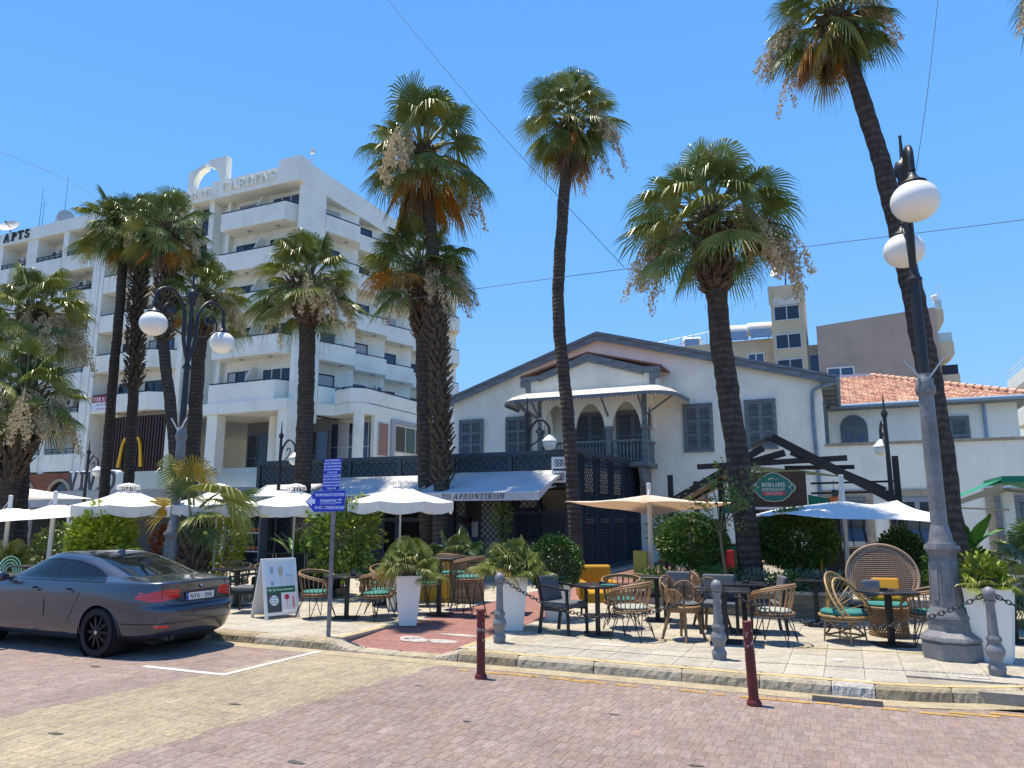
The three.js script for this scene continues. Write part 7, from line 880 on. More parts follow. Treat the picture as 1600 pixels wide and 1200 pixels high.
function wireChair(t) { part('backrest', 'wc_b', () => { const l = []; for (let k = 0; k < 4; k++) { const p = [], r = 0.24 - k * 0.05; for (let i = 0; i <= 14; i++) { const a = i / 14 * PI; p.push([cos(a) * r, 0.46 + sin(a) * (0.42 - k * 0.07), -0.2 - sin(a) * 0.1]); } l.push(p); } return rodsGeo(l, 0.012, 6); }, M.mint, t); part('seat', 'wc_s', () => mb().lathe([[0.001, 0.46], [0.22, 0.46], [0.23, 0.44], [0.001, 0.43]], 0, 0, 0, 24).geo(), M.mint, t); for (let i = 0; i < 4; i++) { const a = PI / 4 + i * PI / 2; part('leg', 'wc_l' + i, () => rodsGeo([[[cos(a) * 0.25, 0, sin(a) * 0.25], [cos(a) * 0.18, 0.44, sin(a) * 0.18]]], 0.012, 6), M.mint, t); } return t; }
function table(t, kind, r, h = 0.74) { const k = kind + r + h; part('table_top', k + 't', () => kind === 'round' ? mb().lathe([[0.001, h], [r - 0.008, h], [r, h - 0.006], [r, h - 0.026], [r - 0.006, h - 0.03], [0.001, h - 0.03]], 0, 0, 0, 40).geo() : mb().rb(r * 2, 0.03, r * 2, 0.008, 0, h - 0.015, 0).geo(), M.tabletop, t); part('column', k + 'c', () => mb().bx(0.075, h - 0.05, 0.075, 0, h / 2, 0).geo(), M.black, t); part('base_plate', k + 'b', () => mb().rb(0.44, 0.02, 0.44, 0.008, 0, 0.01, 0).geo(), M.black, t); part('spider', k + 's', () => mb().bx(0.34, 0.025, 0.05, 0, h - 0.045, 0).bx(0.05, 0.025, 0.34, 0, h - 0.046, 0).geo(), M.black, t); return t; }
{
  const g1 = 'cane tub chairs', g2 = 'grey armchairs', gt = 'black cafe tables', y = 0.14;
  const T0 = (l, kind, r, x, z, turn = 0, h) => table(thing('cafe_table', l, 'table', [x, y, z], turn, gt), kind, r, h);
  T0('round black table left of the parking sign planter', 'round', 0.42, -8.2, -11.2, 0.5); T0('round black table between the grey armchair and the cane chairs', 'round', 0.36, -3.57, -11.25, 0.3); T0('square black table behind the second bollard', 'square', 0.36, -1.68, -11.3, 0.1); T0('square black table farther back behind the second bollard', 'square', 0.34, -1.55, -12.45, 0.2); T0('round black table in front of the peacock chair', 'round', 0.42, 0.47, -12.0, 0.4); T0('empty square black table against the timber trough', 'square', 0.31, -0.54, -13.7, 0.06);
  T0('round black table left of the A-board', 'round', 0.42, -11.3, -11.75, 0.2); T0('round black table seen over the car boot', 'round', 0.4, -11.6, -13.0, 0.2); T0('square black table behind the car bonnet at the left', 'square', 0.5, -15.9, -10.9, 0.3); T0('small square table beside the yellow armchair', 'square', 0.32, -3.1, -13.2, 0.1); T0('tall black bar table beside the cane bar stools', 'square', 0.36, -6.95, -12.3, 0.2, 1.02); T0('tall black bar table behind the white planter of the drive', 'square', 0.32, -5.95, -13.0, 0.2, 0.98); T0('round black table at the right edge behind the planter', 'round', 0.4, 2.1, -13.0, 0.2); T0('dark square table behind the citrus shrub', 'square', 0.34, -8.75, -13.3, 0.1);
  const proto = rattanChair(thing('cane_chair', 'cane tub chair left of the round table by the parking sign', 'chair', [-8.72, y, -11.0], 1.25, g1));
  for (const [x, z, a, l] of [[-7.82, -11.75, -0.6, 'cane tub chair behind the round table by the parking sign'], [-7.62, -11.25, -1.75, 'cane tub chair between the round table and the near white planter'], [-3.42, -12.05, 0.15, 'cane tub chair facing the road behind the round table'], [-2.98, -11.05, -1.7, 'cane tub chair right of the round table, back to the second bollard'], [-1.02, -11.5, -1.75, 'cane tub chair right of the second bollard'], [1.0, -12.15, -1.6, 'cane tub chair between the peacock table and the lamp base'], [1.5, -13.2, -0.9, 'cane tub chair behind the right lamp base'], [2.5, -12.2, -1.4, 'cane tub chair at the right edge behind the wide planter'], [-11.25, -12.6, 0.2, 'cane tub chair seen over the car boot, right of a pair'], [-11.9, -12.3, 0.9, 'cane tub chair seen over the car boot, left of a pair'], [-8.6, -13.0, 0.3, 'cane tub chair in the shade behind the parking sign'], [-7.85, -13.4, -0.3, 'cane tub chair in the shade behind the white planter']]) copy(proto, [x, y, z], a, l);
  for (const o of scene.children) if (/right of the round table, back|right of the second/.test(o.userData.label || '')) o.traverse(c => { if (c.name === 'cushion') c.material = mat([0.5, 0.55, 0.5], 0.9, { map: T.weave }); });
  const ga = greyArmchair(thing('grey_armchair', 'grey upholstered armchair with black frame by the first bollard', 'armchair', [-4.1, y, -11.2], 1.35, g2)); for (const [x, z, a, l] of [[-1.9, -12.2, 0.1, 'grey armchair facing the road behind the second bollard'], [-1.25, -12.5, -1.3, 'grey armchair with its back to the timber trough'], [-10.45, -11.15, -1.2, 'grey armchair left of the A-board'], [-2.55, -12.6, 0.2, 'grey armchair in the shade behind the wooden chair']]) copy(ga, [x, y, z], a, l);
  const pc = petalChair(thing('petal_chair', 'wooden chair with petal shaped cane back, nearest the road', 'chair', [-2.28, y, -11.3], 1.1, 'wooden petal chairs')); copy(pc, [-2.1, y, -12.7], 2.2, 'wooden petal chair standing behind the second bollard');
  const bs = barStool(thing('bar_stool', 'cane bar stool right of the tall table', 'bar stool', [-6.35, y, -12.3], -1.6, 'cane bar stools')); copy(bs, [-7.1, y, -13.1], 0.1, 'cane bar stool behind the tall table'); copy(bs, [-7.45, y, -12.2], 1.5, 'cane bar stool half hidden by the near white planter');
  lounge(thing('bamboo_lounge_chair', 'bamboo hoop lounge chair with a teal cushion beside the peacock chair', 'chair', [-0.12, y, -12.05], 1.05)); peacock(thing('peacock_chair', 'big round woven peacock chair with a yellow cushion', 'chair', [0.48, y, -13.0], 0.1));
  tubChair(thing('yellow_armchair', 'yellow upholstered armchair behind the round table', 'armchair', [-4.25, y, -13.4], 0.5), M.yellow);
  const rc = mat([0.45, 0.01, 0.02], 0.7), oc = mat([0.28, 0.28, 0.06], 0.8); const side = (t, m) => { part('seat', 'sd_s', () => mb().rb(0.44, 0.06, 0.44, 0.02, 0, 0.45, 0).geo(), m, t); part('backrest', 'sd_b', () => mb().rb(0.42, 0.5, 0.06, 0.02, 0, 0.75, -0.22).geo(), m, t); for (const [x, z] of [[-1, -1], [1, -1], [-1, 1], [1, 1]]) part('leg', 'sd_l' + x + z, () => mb().cyl([x * 0.2, 0, z * 0.2], [x * 0.18, 0.43, z * 0.18], 0.016, 0.02, 6).geo(), M.darkwood, t); };
  side(thing('side_chair', 'red side chair in the shade under the pergola', 'chair', [-2.3, y, -18.0], 1.3), rc); side(thing('side_chair', 'olive side chair in the shade beside the red one', 'chair', [-2.0, y, -17.6], 1.3), oc); side(thing('side_chair', 'mustard side chair beside the right topiary', 'chair', [-0.35, y, -16.4], 1.9), M.yellow); side(thing('side_chair', 'olive side chair beside the tan parasol pole', 'chair', [-4.45, y, -16.8], -0.5), oc);
  for (const [x, z, l] of [[-3.6, -18.2, 'timber dining table in the shade behind the left topiary'], [-1.4, -18.4, 'timber dining table in the shade between the topiaries']]) { const t = thing('dining_table', l, 'table', [x, y, z]); mb().rb(1.1, 0.05, 0.7, 0.01, 0, 0.74, 0).build('table_top', M.wood, t); for (const [a, b] of [[-1, -1], [1, -1], [-1, 1], [1, 1]]) mb().bx(0.07, 0.71, 0.07, a * 0.48, 0.355, b * 0.28).build('leg', M.darkwood, t); }
  mb(); { const t = thing('bar_cabinet', 'green bar cabinet behind the young tree', 'cabinet', [-2.75, y, -18.6]); mb().rb(0.9, 1.1, 0.4, 0.02, 0, 0.55, 0).build('carcass', M.green, t); mb().rb(0.38, 0.95, 0.02, 0.008, -0.21, 0.52, 0.21).build('door', M.green, t); mb().rb(0.38, 0.95, 0.02, 0.008, 0.21, 0.52, 0.21).build('door', M.green, t); mb().rb(0.96, 0.04, 0.46, 0.01, 0, 1.12, 0).build('top', M.darkwood, t); }
  { const t = thing('dark_bar', 'long black bar under the pergola behind the right shrubs', 'counter', [0.6, y, -21.2]); mb().rb(3.6, 0.86, 0.6, 0.02, 0, 0.43, 0).build('front', M.black, t); mb().rb(3.7, 0.05, 0.7, 0.01, 0, 0.885, 0).build('top', M.darkwood, t); }
  { const t = thing('tweed_sofa', 'dark tweed sofa with striped back and cream cushions behind the A-board', 'sofa', [-11.5, y, -13.9], 0.25); mb().rb(2.0, 0.62, 0.2, 0.05, 0, 0.62, -0.3).build('backrest', M.tweed, t); mb().rb(2.0, 0.22, 0.7, 0.05, 0, 0.33, 0.05).build('seat', M.tweed, t); for (const x of [-0.8, -0.72, 0.0, 0.06, 0.8]) mb().bx(0.025, 0.6, 0.006, x, 0.62, -0.198).build('stripe', M.linen, t); mb().rb(2.0, 0.2, 0.6, 0.02, 0, 0.1, 0).build('plinth', M.black, t);
    for (const [i, x] of [[0, 0.35], [1, 0.72]]) { const c = mb().rb(0.42, 0.36, 0.14, 0.06, 0, 0, 0).build('throw_cushion', i ? mat([0.66, 0.66, 0.62], 0.9, { map: T.weave }) : M.linen); c.position.set(-11.5 + x * cos(0.25) - 0.02, y + 0.62, -13.9 - x * sin(0.25) - 0.06); c.rotation.set(-0.3, 0.25, 0.05 * i); tag(c, i ? 'grey-white cushion leaning on the tweed sofa' : 'cream cushion leaning on the tweed sofa', 'cushion'); } }
  const wc = wireChair(thing('mint_chair', 'mint green metal chair behind the car bonnet, left', 'chair', [-17.2, y, -10.9], 0.9, 'mint chairs')); copy(wc, [-16.6, y, -11.3], 0.2, 'mint green metal chair behind the car bonnet, right');
  for (const [x, z] of [[-17.9, -12.3], [-15.6, -12.1]]) tubChair(thing('brown_sofa', x < -16 ? 'brown sofa chair at the far left under the flat parasol' : 'brown sofa chair behind the mint chairs', 'armchair', [x, y, z], 0.4), M.brownwood);
  // small things on the tables
  const box = (x, z, h, l) => { const t = thing('ashtray', l, 'ashtray', [x, y + h, z], 0.4); mb().lathe([[0.05, 0], [0.055, 0.035], [0.045, 0.035], [0.04, 0.01], [0.001, 0.008]], 0, 0, 0, 14).build('bowl', M.black, t); mb().rb(0.08, 0.012, 0.1, 0.004, 0.09, 0.006, 0).build('menu_clip', M.black, t); }; box(-8.05, -11.15, 0.741, 'black ashtray on the round table by the parking sign'); box(-3.5, -11.3, 0.741, 'black ashtray on the round table by the grey armchair'); box(0.42, -11.95, 0.741, 'black ashtray on the peacock chair table'); box(-0.5, -13.65, 0.741, 'black ashtray on the empty square table'); box(-1.5, -12.4, 0.741, 'black ashtray on the rear square table');
  const cl = mb().rb(0.22, 0.008, 0.14, 0.003, 0, 0, 0).build('teal_napkin', M.teal); cl.position.set(-3.38, y + 0.745, -11.2); tag(cl, 'teal folded napkin on the round table', 'napkin');
}
// ---------------------------------------------------------------- waiter standing in the shade
{
  const J = { hip: [0, 0.95, 0], chest: [0, 1.32, 0.02], neck: [0, 1.5, 0], head: [0, 1.63, 0.03] }, caps = [];
  const cap = (a, b, ra, rb) => caps.push([V(...a), V(...b), ra, rb]);
  cap([-0.07, 0.98, 0], [0.07, 0.98, 0], 0.12, 0.12); cap([0, 1.0, 0], [0, 1.3, 0.01], 0.13, 0.15); cap([-0.14, 1.4, 0], [0.14, 1.4, 0], 0.075, 0.075); cap([0, 1.4, 0], [0, 1.53, 0.01], 0.06, 0.055); cap([0, 1.6, 0.02], [0, 1.67, 0.02], 0.085, 0.095);
  for (const s of [-1, 1]) { cap([s * 0.09, 0.92, 0], [s * 0.1, 0.5, 0.02], 0.095, 0.06); cap([s * 0.1, 0.5, 0.02], [s * 0.1, 0.09, -0.02], 0.058, 0.042); cap([s * 0.1, 0.05, -0.03], [s * 0.12, 0.04, 0.14], 0.045, 0.035); cap([s * 0.19, 1.4, 0], [s * 0.24, 1.13, -0.03], 0.055, 0.042); cap([s * 0.24, 1.13, -0.03], [s * 0.14, 1.02, 0.2], 0.04, 0.03); cap([s * 0.14, 1.02, 0.2], [s * 0.10, 1.0, 0.27], 0.032, 0.03); for (let f = 0; f < 4; f++) cap([s * (0.12 - f * 0.018), 1.0, 0.28], [s * (0.11 - f * 0.02), 0.985, 0.35 - abs(f - 1.3) * 0.012], 0.011, 0.009); cap([s * 0.085, 1.02, 0.23], [s * 0.05, 1.03, 0.28], 0.012, 0.01); }
  cap([0, 1.615, 0.11], [0, 1.6, 0.125], 0.014, 0.016);
  const N = 96, mc = new MarchingCubes(N, new THREE.MeshBasicMaterial(), false, false, 120000); mc.isolation = 0; const S = 0.95, cy = 0.9, f = mc.field; const tmp = V(0, 0, 0), ab = V(0, 0, 0);
  for (let k = 0; k < N; k++) for (let j = 0; j < N; j++) for (let i = 0; i < N; i++) { const x = (i / N * 2 - 1) * S, yy = (j / N * 2 - 1) * S + cy, z = (k / N * 2 - 1) * S; let d = 1; if (abs(x) < 0.42 && abs(z) < 0.45) for (const [a, b, ra, rb] of caps) { ab.copy(b).sub(a); tmp.set(x, yy, z).sub(a); const h = clamp(tmp.dot(ab) / ab.lengthSq(), 0, 1), q = tmp.addScaledVector(ab, -h).length() - lerp(ra, rb, h), kk = 0.03, m = clamp(0.5 + 0.5 * (d - q) / kk, 0, 1); d = lerp(d, q, m) - kk * m * (1 - m); } f[i + j * N + k * N * N] = -d; }
  mc.update(); const cnt = mc.count ?? mc.geometry.drawRange.count, p = mc.positionArray.slice(0, cnt * 3), nr = mc.normalArray.slice(0, cnt * 3), col = new Float32Array(cnt * 3); for (let i = 0; i < cnt; i++) { p[3 * i] *= S; p[3 * i + 1] = p[3 * i + 1] * S + cy; p[3 * i + 2] *= S; const X = p[3 * i], Y = p[3 * i + 1], Zz = p[3 * i + 2]; const c = Y > 1.49 ? (Y > 1.68 || (Zz < 0.0 && Y > 1.56) ? [0.012, 0.01, 0.009] : [0.36, 0.2, 0.13]) : Y < 0.075 ? [0.01, 0.01, 0.01] : Y < 0.97 && abs(X) < 0.2 && Zz < 0.2 ? [0.014, 0.015, 0.02] : abs(X) > 0.12 && Y < 1.2 && Zz > 0.04 || Zz > 0.17 ? [0.36, 0.2, 0.13] : [0.05, 0.10, 0.26]; col.set(c, 3 * i); }
  const g = new THREE.BufferGeometry(); g.setAttribute('position', new THREE.BufferAttribute(p, 3)); g.setAttribute('normal', new THREE.BufferAttribute(nr, 3)); g.setAttribute('color', new THREE.BufferAttribute(col, 3));
  const o = mesh('person', g, mat([1, 1, 1], 0.85, { vertexColors: true }), scene); o.position.set(-11.65, 0.13, -22.7); o.rotation.y = 2.6; tag(o, 'person in a blue shirt standing in the dark restaurant doorway', 'person');
}
// ---------------------------------------------------------------- parked car (x runs forward from the rear bumper)
{
  const C = thing('parked_car', 'dark grey four-door fastback car parked at the kerb', 'car', [-8.58, 0, -8.27], PI);
  const rows = [[0.19, 0.24, 4.46, 0.74, 4], [0.24, 0.15, 4.52, 0.82, 4.5], [0.30, 0.085, 4.57, 0.87, 5], [0.40, 0.035, 4.61, 0.895, 5], [0.50, 0.008, 4.635, 0.905, 5], [0.58, 0, 4.635, 0.91, 5], [0.64, 0.004, 4.62, 0.913, 5], [0.668, 0.03, 4.61, 0.914, 5.2], [0.685, 0.06, 4.60, 0.915, 5.4], [0.75, 0.072, 4.55, 0.917, 5.4], [0.82, 0.075, 4.47, 0.915, 5.2], [0.89, 0.07, 4.34, 0.908, 5], [0.945, 0.05, 4.12, 0.893, 4.6], [0.985, 0.035, 3.9, 0.872, 4.4], [1.003, 0.04, 3.75, 0.852, 4.2], [1.015, 0.075, 3.62, 0.832, 4], [1.03, 0.22, 3.54, 0.81, 3.8], [1.048, 0.42, 3.47, 0.795, 3.6], [1.065, 0.56, 3.41, 0.783, 3.4], [1.12, 0.76, 3.25, 0.755, 3.3], [1.19, 1.0, 3.07, 0.72, 3.2], [1.25, 1.22, 2.93, 0.688, 3.1], [1.30, 1.42, 2.8, 0.655, 3.1], [1.335, 1.6, 2.7, 0.62, 3], [1.36, 1.76, 2.6, 0.575, 3], [1.378, 1.92, 2.5, 0.49, 2.8], [1.387, 2.04, 2.4, 0.36, 2.6], [1.391, 2.14, 2.3, 0.2, 2.4], [1.392, 2.2, 2.24, 0.02, 2]];
  const cr = (a, b, c, d, t) => 0.5 * (2 * b + (c - a) * t + (2 * a - 5 * b + 4 * c - d) * t * t + (3 * b - a - 3 * c + d) * t * t * t), NR = 150, NT = 230, ring = [];
  // even spacing of the rows along the rear profile
  const fine = []; for (let i = 0; i < rows.length - 1; i++) for (let k = 0; k < 12; k++) { const q = j => rows[clamp(j, 0, rows.length - 1)], t = k / 12; fine.push([0, 1, 2, 3, 4].map(m => { const v = cr(q(i - 1)[m], q(i)[m], q(i + 1)[m], q(i + 2)[m], t); return m === 4 || m < 2 ? v : v; })); } fine.push(rows[rows.length - 1]);
  const cum = [0]; for (let i = 1; i < fine.length; i++) cum.push(cum[i - 1] + hypot(fine[i][0] - fine[i - 1][0], 0.55 * (fine[i][1] - fine[i - 1][1]), fine[i][3] - fine[i - 1][3])); const tot = cum[cum.length - 1];
  for (let r = 0; r <= NR; r++) { const s = r / NR * tot; let i = 0; while (i < cum.length - 2 && cum[i + 1] < s) i++; const t = (s - cum[i]) / (cum[i + 1] - cum[i] || 1); ring.push(fine[i].map((v, m) => lerp(v, fine[i + 1][m], t))); }
  const P = [], idx = []; // full contour, rear centre -> side -> front centre -> other side
  const contour = ([y, xr, xf, W, n]) => { const xc = (xr + xf) / 2, a = (xf - xr) / 2, D = 900, pts = [[xr, 0]], L0 = [0]; for (let i = 1; i <= D; i++) { const th = PI * i / D, c = cos(th), s = sin(th), x = xc - a * Math.sign(c) * pow(abs(c), 2 / n), z = W * pow(max(0, s), 2 / n), p = pts[i - 1]; pts.push([x, z]); L0.push(L0[i - 1] + hypot(x - p[0], z - p[1])); } const T = L0[D], out = []; let j = 0; for (let k = 0; k <= NT; k++) { const s = pow(k / NT, 1.25) * T; while (j < D - 1 && L0[j + 1] < s) j++; const t = (s - L0[j]) / (L0[j + 1] - L0[j] || 1); out.push([lerp(pts[j][0], pts[j + 1][0], clamp(t, 0, 1)), lerp(pts[j][1], pts[j + 1][1], clamp(t, 0, 1))]); } return out; };
  const arches = [[1.02, 0.33], [3.83, 0.33]], AR = 0.372, NC = 2 * NT;
  ring.forEach(r => { const c = contour(r); for (let k = 0; k < NC; k++) { const m = k <= NT ? k : NC - k, s = k <= NT ? -1 : 1; let x = c[m][0], y = r[0], z = c[m][1] * s; if (abs(z) > 0.6) for (const [ax, ay] of arches) { const d = hypot(x - ax, y - ay); if (d < AR && d > AR - 0.04) { x = ax + (x - ax) * AR / d; y = ay + (y - ay) * AR / d; } } P.push(x, y, z); } });
  for (let r = 0; r < NR; r++) for (let k = 0; k < NC; k++) { const a = r * NC + k, b = r * NC + (k + 1) % NC, c = a + NC, d = b + NC; idx.push([a, c, b], [b, c, d]); }
  const full = new THREE.BufferGeometry(); full.setAttribute('position', new THREE.Float32BufferAttribute(P, 3)); full.setIndex(idx.flat()); full.computeVertexNormals(); const N = full.attributes.normal.array;
  const glassTop = x => { const q = [[0.98, 0.99], [1.1, 1.055], [1.25, 1.125], [1.45, 1.19], [1.75, 1.25], [2.2, 1.285], [2.6, 1.262], [2.95, 1.17], [3.2, 1.05], [3.32, 0.99]]; if (x < q[0][0] || x > q[9][0]) return 0; for (let i = 0; i < 9; i++) if (x <= q[i + 1][0]) return lerp(q[i][1], q[i + 1][1], (x - q[i][0]) / (q[i + 1][0] - q[i][0])); };
  const cls = (x, y, z, n) => { const az = abs(z);
    if (az > 0.6) for (const [ax, ay] of arches) if (hypot(x - ax, y - ay) < AR - 0.001) return null;
    if (az > 0.4 && y > 0.995 && y < glassTop(x)) { if (x > 1.33 && x < 1.36 || x > 2.06 && x < 2.13) return 'trim'; return z < 0 ? (x < 1.345 ? 'quarter_window' : x < 2.1 ? 'rear_door_window' : 'front_door_window') : 'far_side_windows'; }
    if (az > 0.4 && y > 0.985 && y < glassTop(x) + 0.016 && x > 0.97) return 'trim';
    if (y > 1.072 && y < 1.335 && x < 1.75 && az < lerp(0.60, 0.50, (y - 1.07) / 0.27) && n[0] < -0.1) return 'rear_window';
    if (y > 1.07 && y < 1.34 && x > 2.6 && az < 0.56 && n[0] > 0.1) return 'windscreen';
    if (x < 0.55 && az > 0.36) { const u = az > 0.84 ? 0.15 + (x - 0.2) * 1 : (az - 0.36) * 0.3, in2 = x < 0.40 && y < 0.90 - max(0, x - 0.12) * 0.25 && y > 0.745 + max(0, 0.62 - az) * 0.18 + max(0, x - 0.2) * 0.25; if (in2) { const seam = az > 0.60 && az < 0.608; return seam ? 'body' : z < 0 ? 'tail_light' : 'tail_light_far'; } }
    if (y < 0.275 && x < 0.9) return 'lower_valance';
    if (y > 0.395 && y < 0.43 && x < 0.16 && az > 0.52 && az < 0.74) return 'reflector';
    if (y > 0.452 && y < 0.462 && x < 0.6 && az < 0.88) return 'trim';
    return 'body'; };
  const sets = {}; for (const t of idx) { let x = 0, y = 0, z = 0; const n = [0, 0, 0]; for (const i of t) { x += P[3 * i] / 3; y += P[3 * i + 1] / 3; z += P[3 * i + 2] / 3; n[0] += N[3 * i] / 3; } const c = cls(x, y, z, n); if (c) (sets[c] ??= []).push(...t); }
  const paint = phys([0.045, 0.057, 0.080], 0.24, { metalness: 0.5, clearcoat: 1, clearcoatRoughness: 0.04 }), glass = phys([0.006, 0.009, 0.012], 0.03, { specularIntensity: 1 }), red = phys([0.58, 0.010, 0.014], 0.12, { clearcoat: 1, clearcoatRoughness: 0.03 }), gloss = phys([0.008, 0.008, 0.009], 0.2), dark = mat([0.012, 0.012, 0.012], 0.7);
  const mats = { body: paint, trim: gloss, tail_light: red, tail_light_far: red, lower_valance: dark, reflector: red };
  for (const [k, l] of Object.entries(sets)) { const map = new Map(), pos = [], nor = [], ii = []; for (const i of l) { if (!map.has(i)) { map.set(i, map.size); const o = /window|windscreen/.test(k) ? -0.003 : 0; pos.push(P[3 * i] + N[3 * i] * o, P[3 * i + 1] + N[3 * i + 1] * o, P[3 * i + 2] + N[3 * i + 2] * o); nor.push(N[3 * i], N[3 * i + 1], N[3 * i + 2]); } ii.push(map.get(i)); } const g = new THREE.BufferGeometry(); g.setAttribute('position', new THREE.Float32BufferAttribute(pos, 3)); g.setAttribute('normal', new THREE.Float32BufferAttribute(nor, 3)); g.setIndex(ii); mesh(k === 'tail_light_far' ? 'tail_light' : k, g, mats[k] || glass, C); }
  // half width of the body side at a point, for things laid on it
  const side = (x, y) => { let best = 9, zz = 0.9; for (let i = 0; i < P.length; i += 3) if (P[i + 2] < -0.3) { const d = abs(P[i] - x) + 2 * abs(P[i + 1] - y); if (d < best) { best = d; zz = P[i + 2]; } } return zz; };
  const rearAt = (y, z) => { let best = 9, xx = 0; for (let i = 0; i < P.length; i += 3) if (P[i] < 0.7) { const d = abs(P[i + 1] - y) + abs(P[i + 2] - z); if (d < best) { best = d; xx = P[i]; } } return xx; };
  const line = (pts, r = 0.0035) => mb().tube(pts.map(([x, y]) => [x, y, side(x, y) - 0.0004]), r, pts.length * 5, 5).build('shut_line', dark, C);
  line([[1.42, 0.985], [1.40, 0.86], [1.52, 0.62], [1.62, 0.44], [1.64, 0.29]]); line([[2.1, 0.985], [2.13, 0.75], [2.13, 0.5], [2.11, 0.29]]); line([[3.12, 0.96], [3.2, 0.8], [3.22, 0.5], [3.2, 0.29]]); line([[1.64, 0.285], [2.4, 0.282], [3.2, 0.285]]); line([[0.36, 0.665], [0.52, 0.66], [0.68, 0.62]], 0.003);
  const rline = pts => mb().tube(pts.map(([y, z]) => [rearAt(y, z) - 0.001, y, z]), 0.0035, pts.length * 6, 5).build('shut_line', dark, C); rline([[0.99, -0.62], [0.9, -0.615], [0.76, -0.60], [0.70, -0.56], [0.685, -0.4], [0.685, 0], [0.685, 0.4], [0.70, 0.56], [0.76, 0.60], [0.9, 0.615], [0.99, 0.62]]);
  mb().tube([[0.6, 0.84], [1.3, 0.855], [2.1, 0.85], [3.4, 0.82]].map(([x, y]) => [x, y, side(x, y) - 0.001]), 0.007, 40, 6).build('crease', paint, C);
  for (const x of [1.62, 2.36]) { const z = side(x, 0.845); const h = mb().rb(0.2, 0.028, 0.03, 0.012, x, 0.862, z - 0.026).bx(0.03, 0.02, 0.03, x - 0.07, 0.862, z - 0.01).bx(0.03, 0.02, 0.03, x + 0.07, 0.862, z - 0.01).build('door_handle', paint, C); mb().lathe([[0.001, 0], [0.05, 0.002], [0.055, 0.006]], 0, 0, 0, 16).build('handle_cup', dark, h).applyMatrix4(M4(x, 0.85, z + 0.004, -PI / 2, 0, 0, [1.5, 1, 1])); }
  // mirror, roof fin, wheels, plate, badge, exhaust, wheel housings
  mb().sph(0.1, 3.02, 1.03, -1.0, [0.6, 0.75, 1.05], 16).bx(0.05, 0.04, 0.16, 3.02, 0.99, -0.9).build('door_mirror', paint, C); mb().sph(0.1, 3.02, 1.03, 1.0, [0.6, 0.75, 1.05], 16).bx(0.05, 0.04, 0.16, 3.02, 0.99, 0.9).build('door_mirror', paint, C);
  mb().ext([[0, 0], [0.16, 0], [0.05, 0.055], [0.01, 0.05]], 0.03, M4(1.7, 1.345, -0.015, 0, 0, 0.13), [], 0.005).build('roof_fin', paint, C);
  const tyre = mb().lathe([[0.235, -0.1], [0.3, -0.11], [0.322, -0.095], [0.328, -0.05], [0.328, 0.05], [0.322, 0.095], [0.3, 0.11], [0.235, 0.1]], 0, 0, 0, 48).geo(), rimG = (() => { const m = mb(); m.lathe([[0.24, 0.1], [0.243, 0.108], [0.236, 0.11], [0.228, 0.1], [0.222, 0.05], [0.222, -0.1]], 0, 0, 0, 48); for (let i = 0; i < 10; i++) { const a = i / 10 * 2 * PI + (i % 2 ? 0.14 : -0.14) * 0.0; m.bx(0.19, 0.02, 0.036, 0.135, 0.075, 0, 0, 0, -0.12).g.at(-1).rotateY(a); } m.lathe([[0.001, 0.1], [0.03, 0.098], [0.055, 0.085], [0.06, 0.06]], 0, 0, 0, 20); m.lathe([[0.001, -0.02], [0.222, -0.02]], 0, 0, 0, 30); return m.geo(); })(), hub = mb().cyl([0, 0.098, 0], [0, 0.104, 0], 0.026, 0.026, 18).geo();
  const tm = mat([0.012, 0.012, 0.013], 0.85), rm = mat([0.014, 0.015, 0.018], 0.3, { metalness: 0.6 });
  for (const [x] of arches) for (const s of [-1, 1]) { const w = mesh('wheel', tyre, tm, C); w.position.set(x, 0.328, s * 0.79); w.rotation.x = s * PI / 2; const r = mesh('rim', rimG, rm, w); mesh('hub_cap', hub, M.steel, r); const wl = mb(); wl.add(new THREE.CylinderGeometry(AR - 0.002, AR - 0.002, 0.42, 36, 1, true), M4(x, 0.33, s * 0.69, PI / 2)).add(new THREE.CircleGeometry(AR, 36), M4(x, 0.33, s * 0.5)); wl.build('wheel_housing', mat([0.008, 0.008, 0.008], 0.9, { side: THREE.DoubleSide }), C); const lip = []; for (let i = 0; i <= 30; i++) { const a = -0.32 + i / 30 * (PI + 0.64), X = x + cos(a) * AR, Y = 0.33 + sin(a) * AR; if (Y > 0.2) lip.push([X, Y, (side(X, Y) + 0.008) * -s]); } mb().tube(lip, 0.013, 50, 6).build('arch_lip', paint, C); }
  mb().box(0.3, 0.17, -0.55, 4.3, 0.24, 0.55).build('underbody', dark, C); mb().cyl([0.1, 0.255, -0.5], [0.5, 0.25, -0.5], 0.035, 0.035, 14).cyl([0.1, 0.255, -0.41], [0.5, 0.25, -0.41], 0.035, 0.035, 14).build('exhaust', M.iron, C);
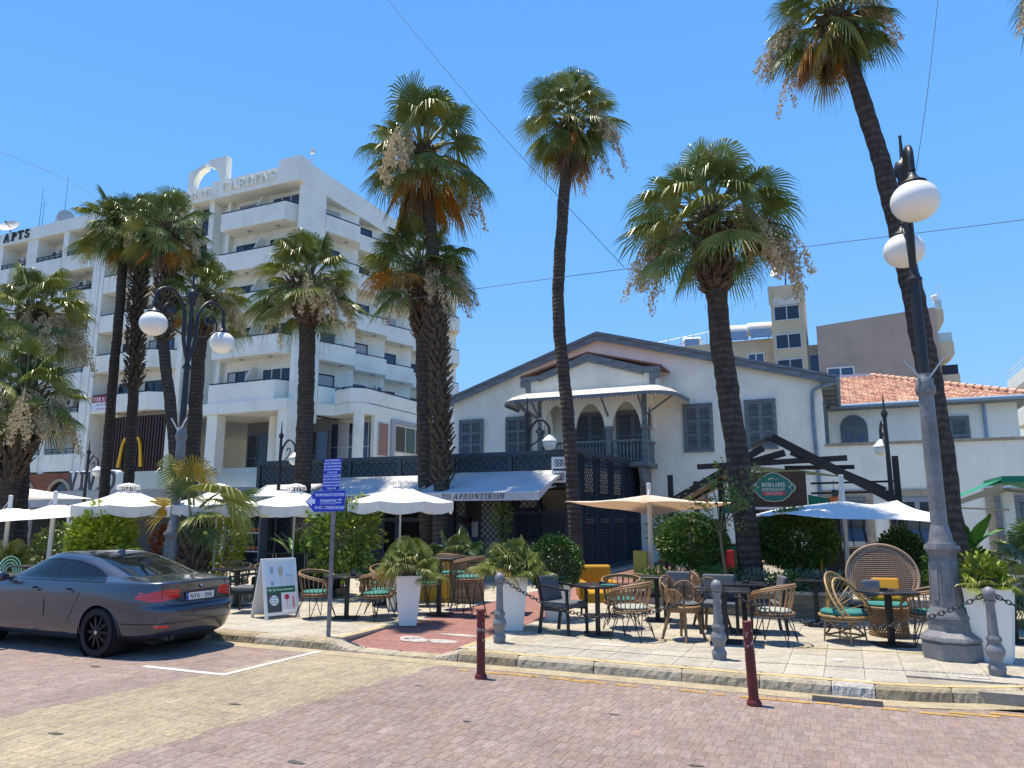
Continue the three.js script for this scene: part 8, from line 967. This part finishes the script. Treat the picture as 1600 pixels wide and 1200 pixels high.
  { const px = rearAt(0.79, 0), tex = canvasTex(520, 120, (c, w, h) => { c.fillStyle = '#d8d9d6'; c.fillRect(0, 0, w, h); c.fillStyle = '#1440b0'; c.fillRect(0, 0, 46, h); c.fillStyle = '#e8d24a'; c.beginPath(); c.arc(23, 36, 12, 0, 7); c.fill(); c.strokeStyle = '#222'; c.lineWidth = 5; c.strokeRect(2, 2, w - 4, h - 4); c.fillStyle = '#15171a'; c.font = 'bold 92px sans-serif'; c.textAlign = 'center'; c.textBaseline = 'middle'; c.fillText('NTA', 160, 64, 190); c.fillText('396', 405, 64, 180); c.fillStyle = '#777'; c.fillRect(272, 54, 24, 12); });
    const pl = mb().rb(0.012, 0.12, 0.53, 0.004, px - 0.012, 0.79, 0).build('number_plate', mat([0.05, 0.05, 0.05], 0.5), C); const f = mesh('plate_face', new THREE.PlaneGeometry(0.515, 0.108), mat([1, 1, 1], 0.4, { map: tex }), pl); f.position.set(px - 0.0195, 0.79, 0); f.rotation.y = -PI / 2; const bx = rearAt(0.93, 0); const bd = mb().cyl([bx - 0.008, 0.935, 0], [bx + 0.01, 0.935, 0], 0.04, 0.04, 24).build('badge', gloss, C); const q = mb(), q2 = mb(); for (let k = 0; k < 4; k++) { const tt = []; for (let i = 0; i < 6; i++) { const a = k * PI / 2 + i / 6 * PI / 2, b = k * PI / 2 + (i + 1) / 6 * PI / 2; tt.push([bx - 0.0095, 0.935, 0], [bx - 0.0095, 0.935 + sin(a) * 0.025, cos(a) * 0.025], [bx - 0.0095, 0.935 + sin(b) * 0.025, cos(b) * 0.025]); } (k % 2 ? q : q2).tris(tt); } q.build('badge_quarter', mat([0.7, 0.7, 0.7], 0.4), bd); q2.build('badge_quarter', mat([0.05, 0.2, 0.5], 0.4), bd);
    const md = text('420d', 0.04, 0.004, fontSans, 0.002); for (const [ch, g] of md.letters) { const o = mesh('model_letter', metreUV(g), M.steel, C); o.rotation.y = -PI / 2; o.position.set(rearAt(0.925, -0.0 + 0.45) - 0.006, 0.91, 0.42); } }
  for (const s of [-1, 1]) { const m = mb(); for (let k = 0; k < 3; k++) m.tube([0.42, 0.55, 0.68, 0.8].map((z, i) => [rearAt(0.80 + k * 0.035, s * z) - 0.002, 0.785 + k * 0.035 + i * 0.004, s * z]), 0.006, 16, 5); m.build('light_strip', mat([0.62, 0.03, 0.03], 0.2), C); }
}
renderer.render(scene, camera);
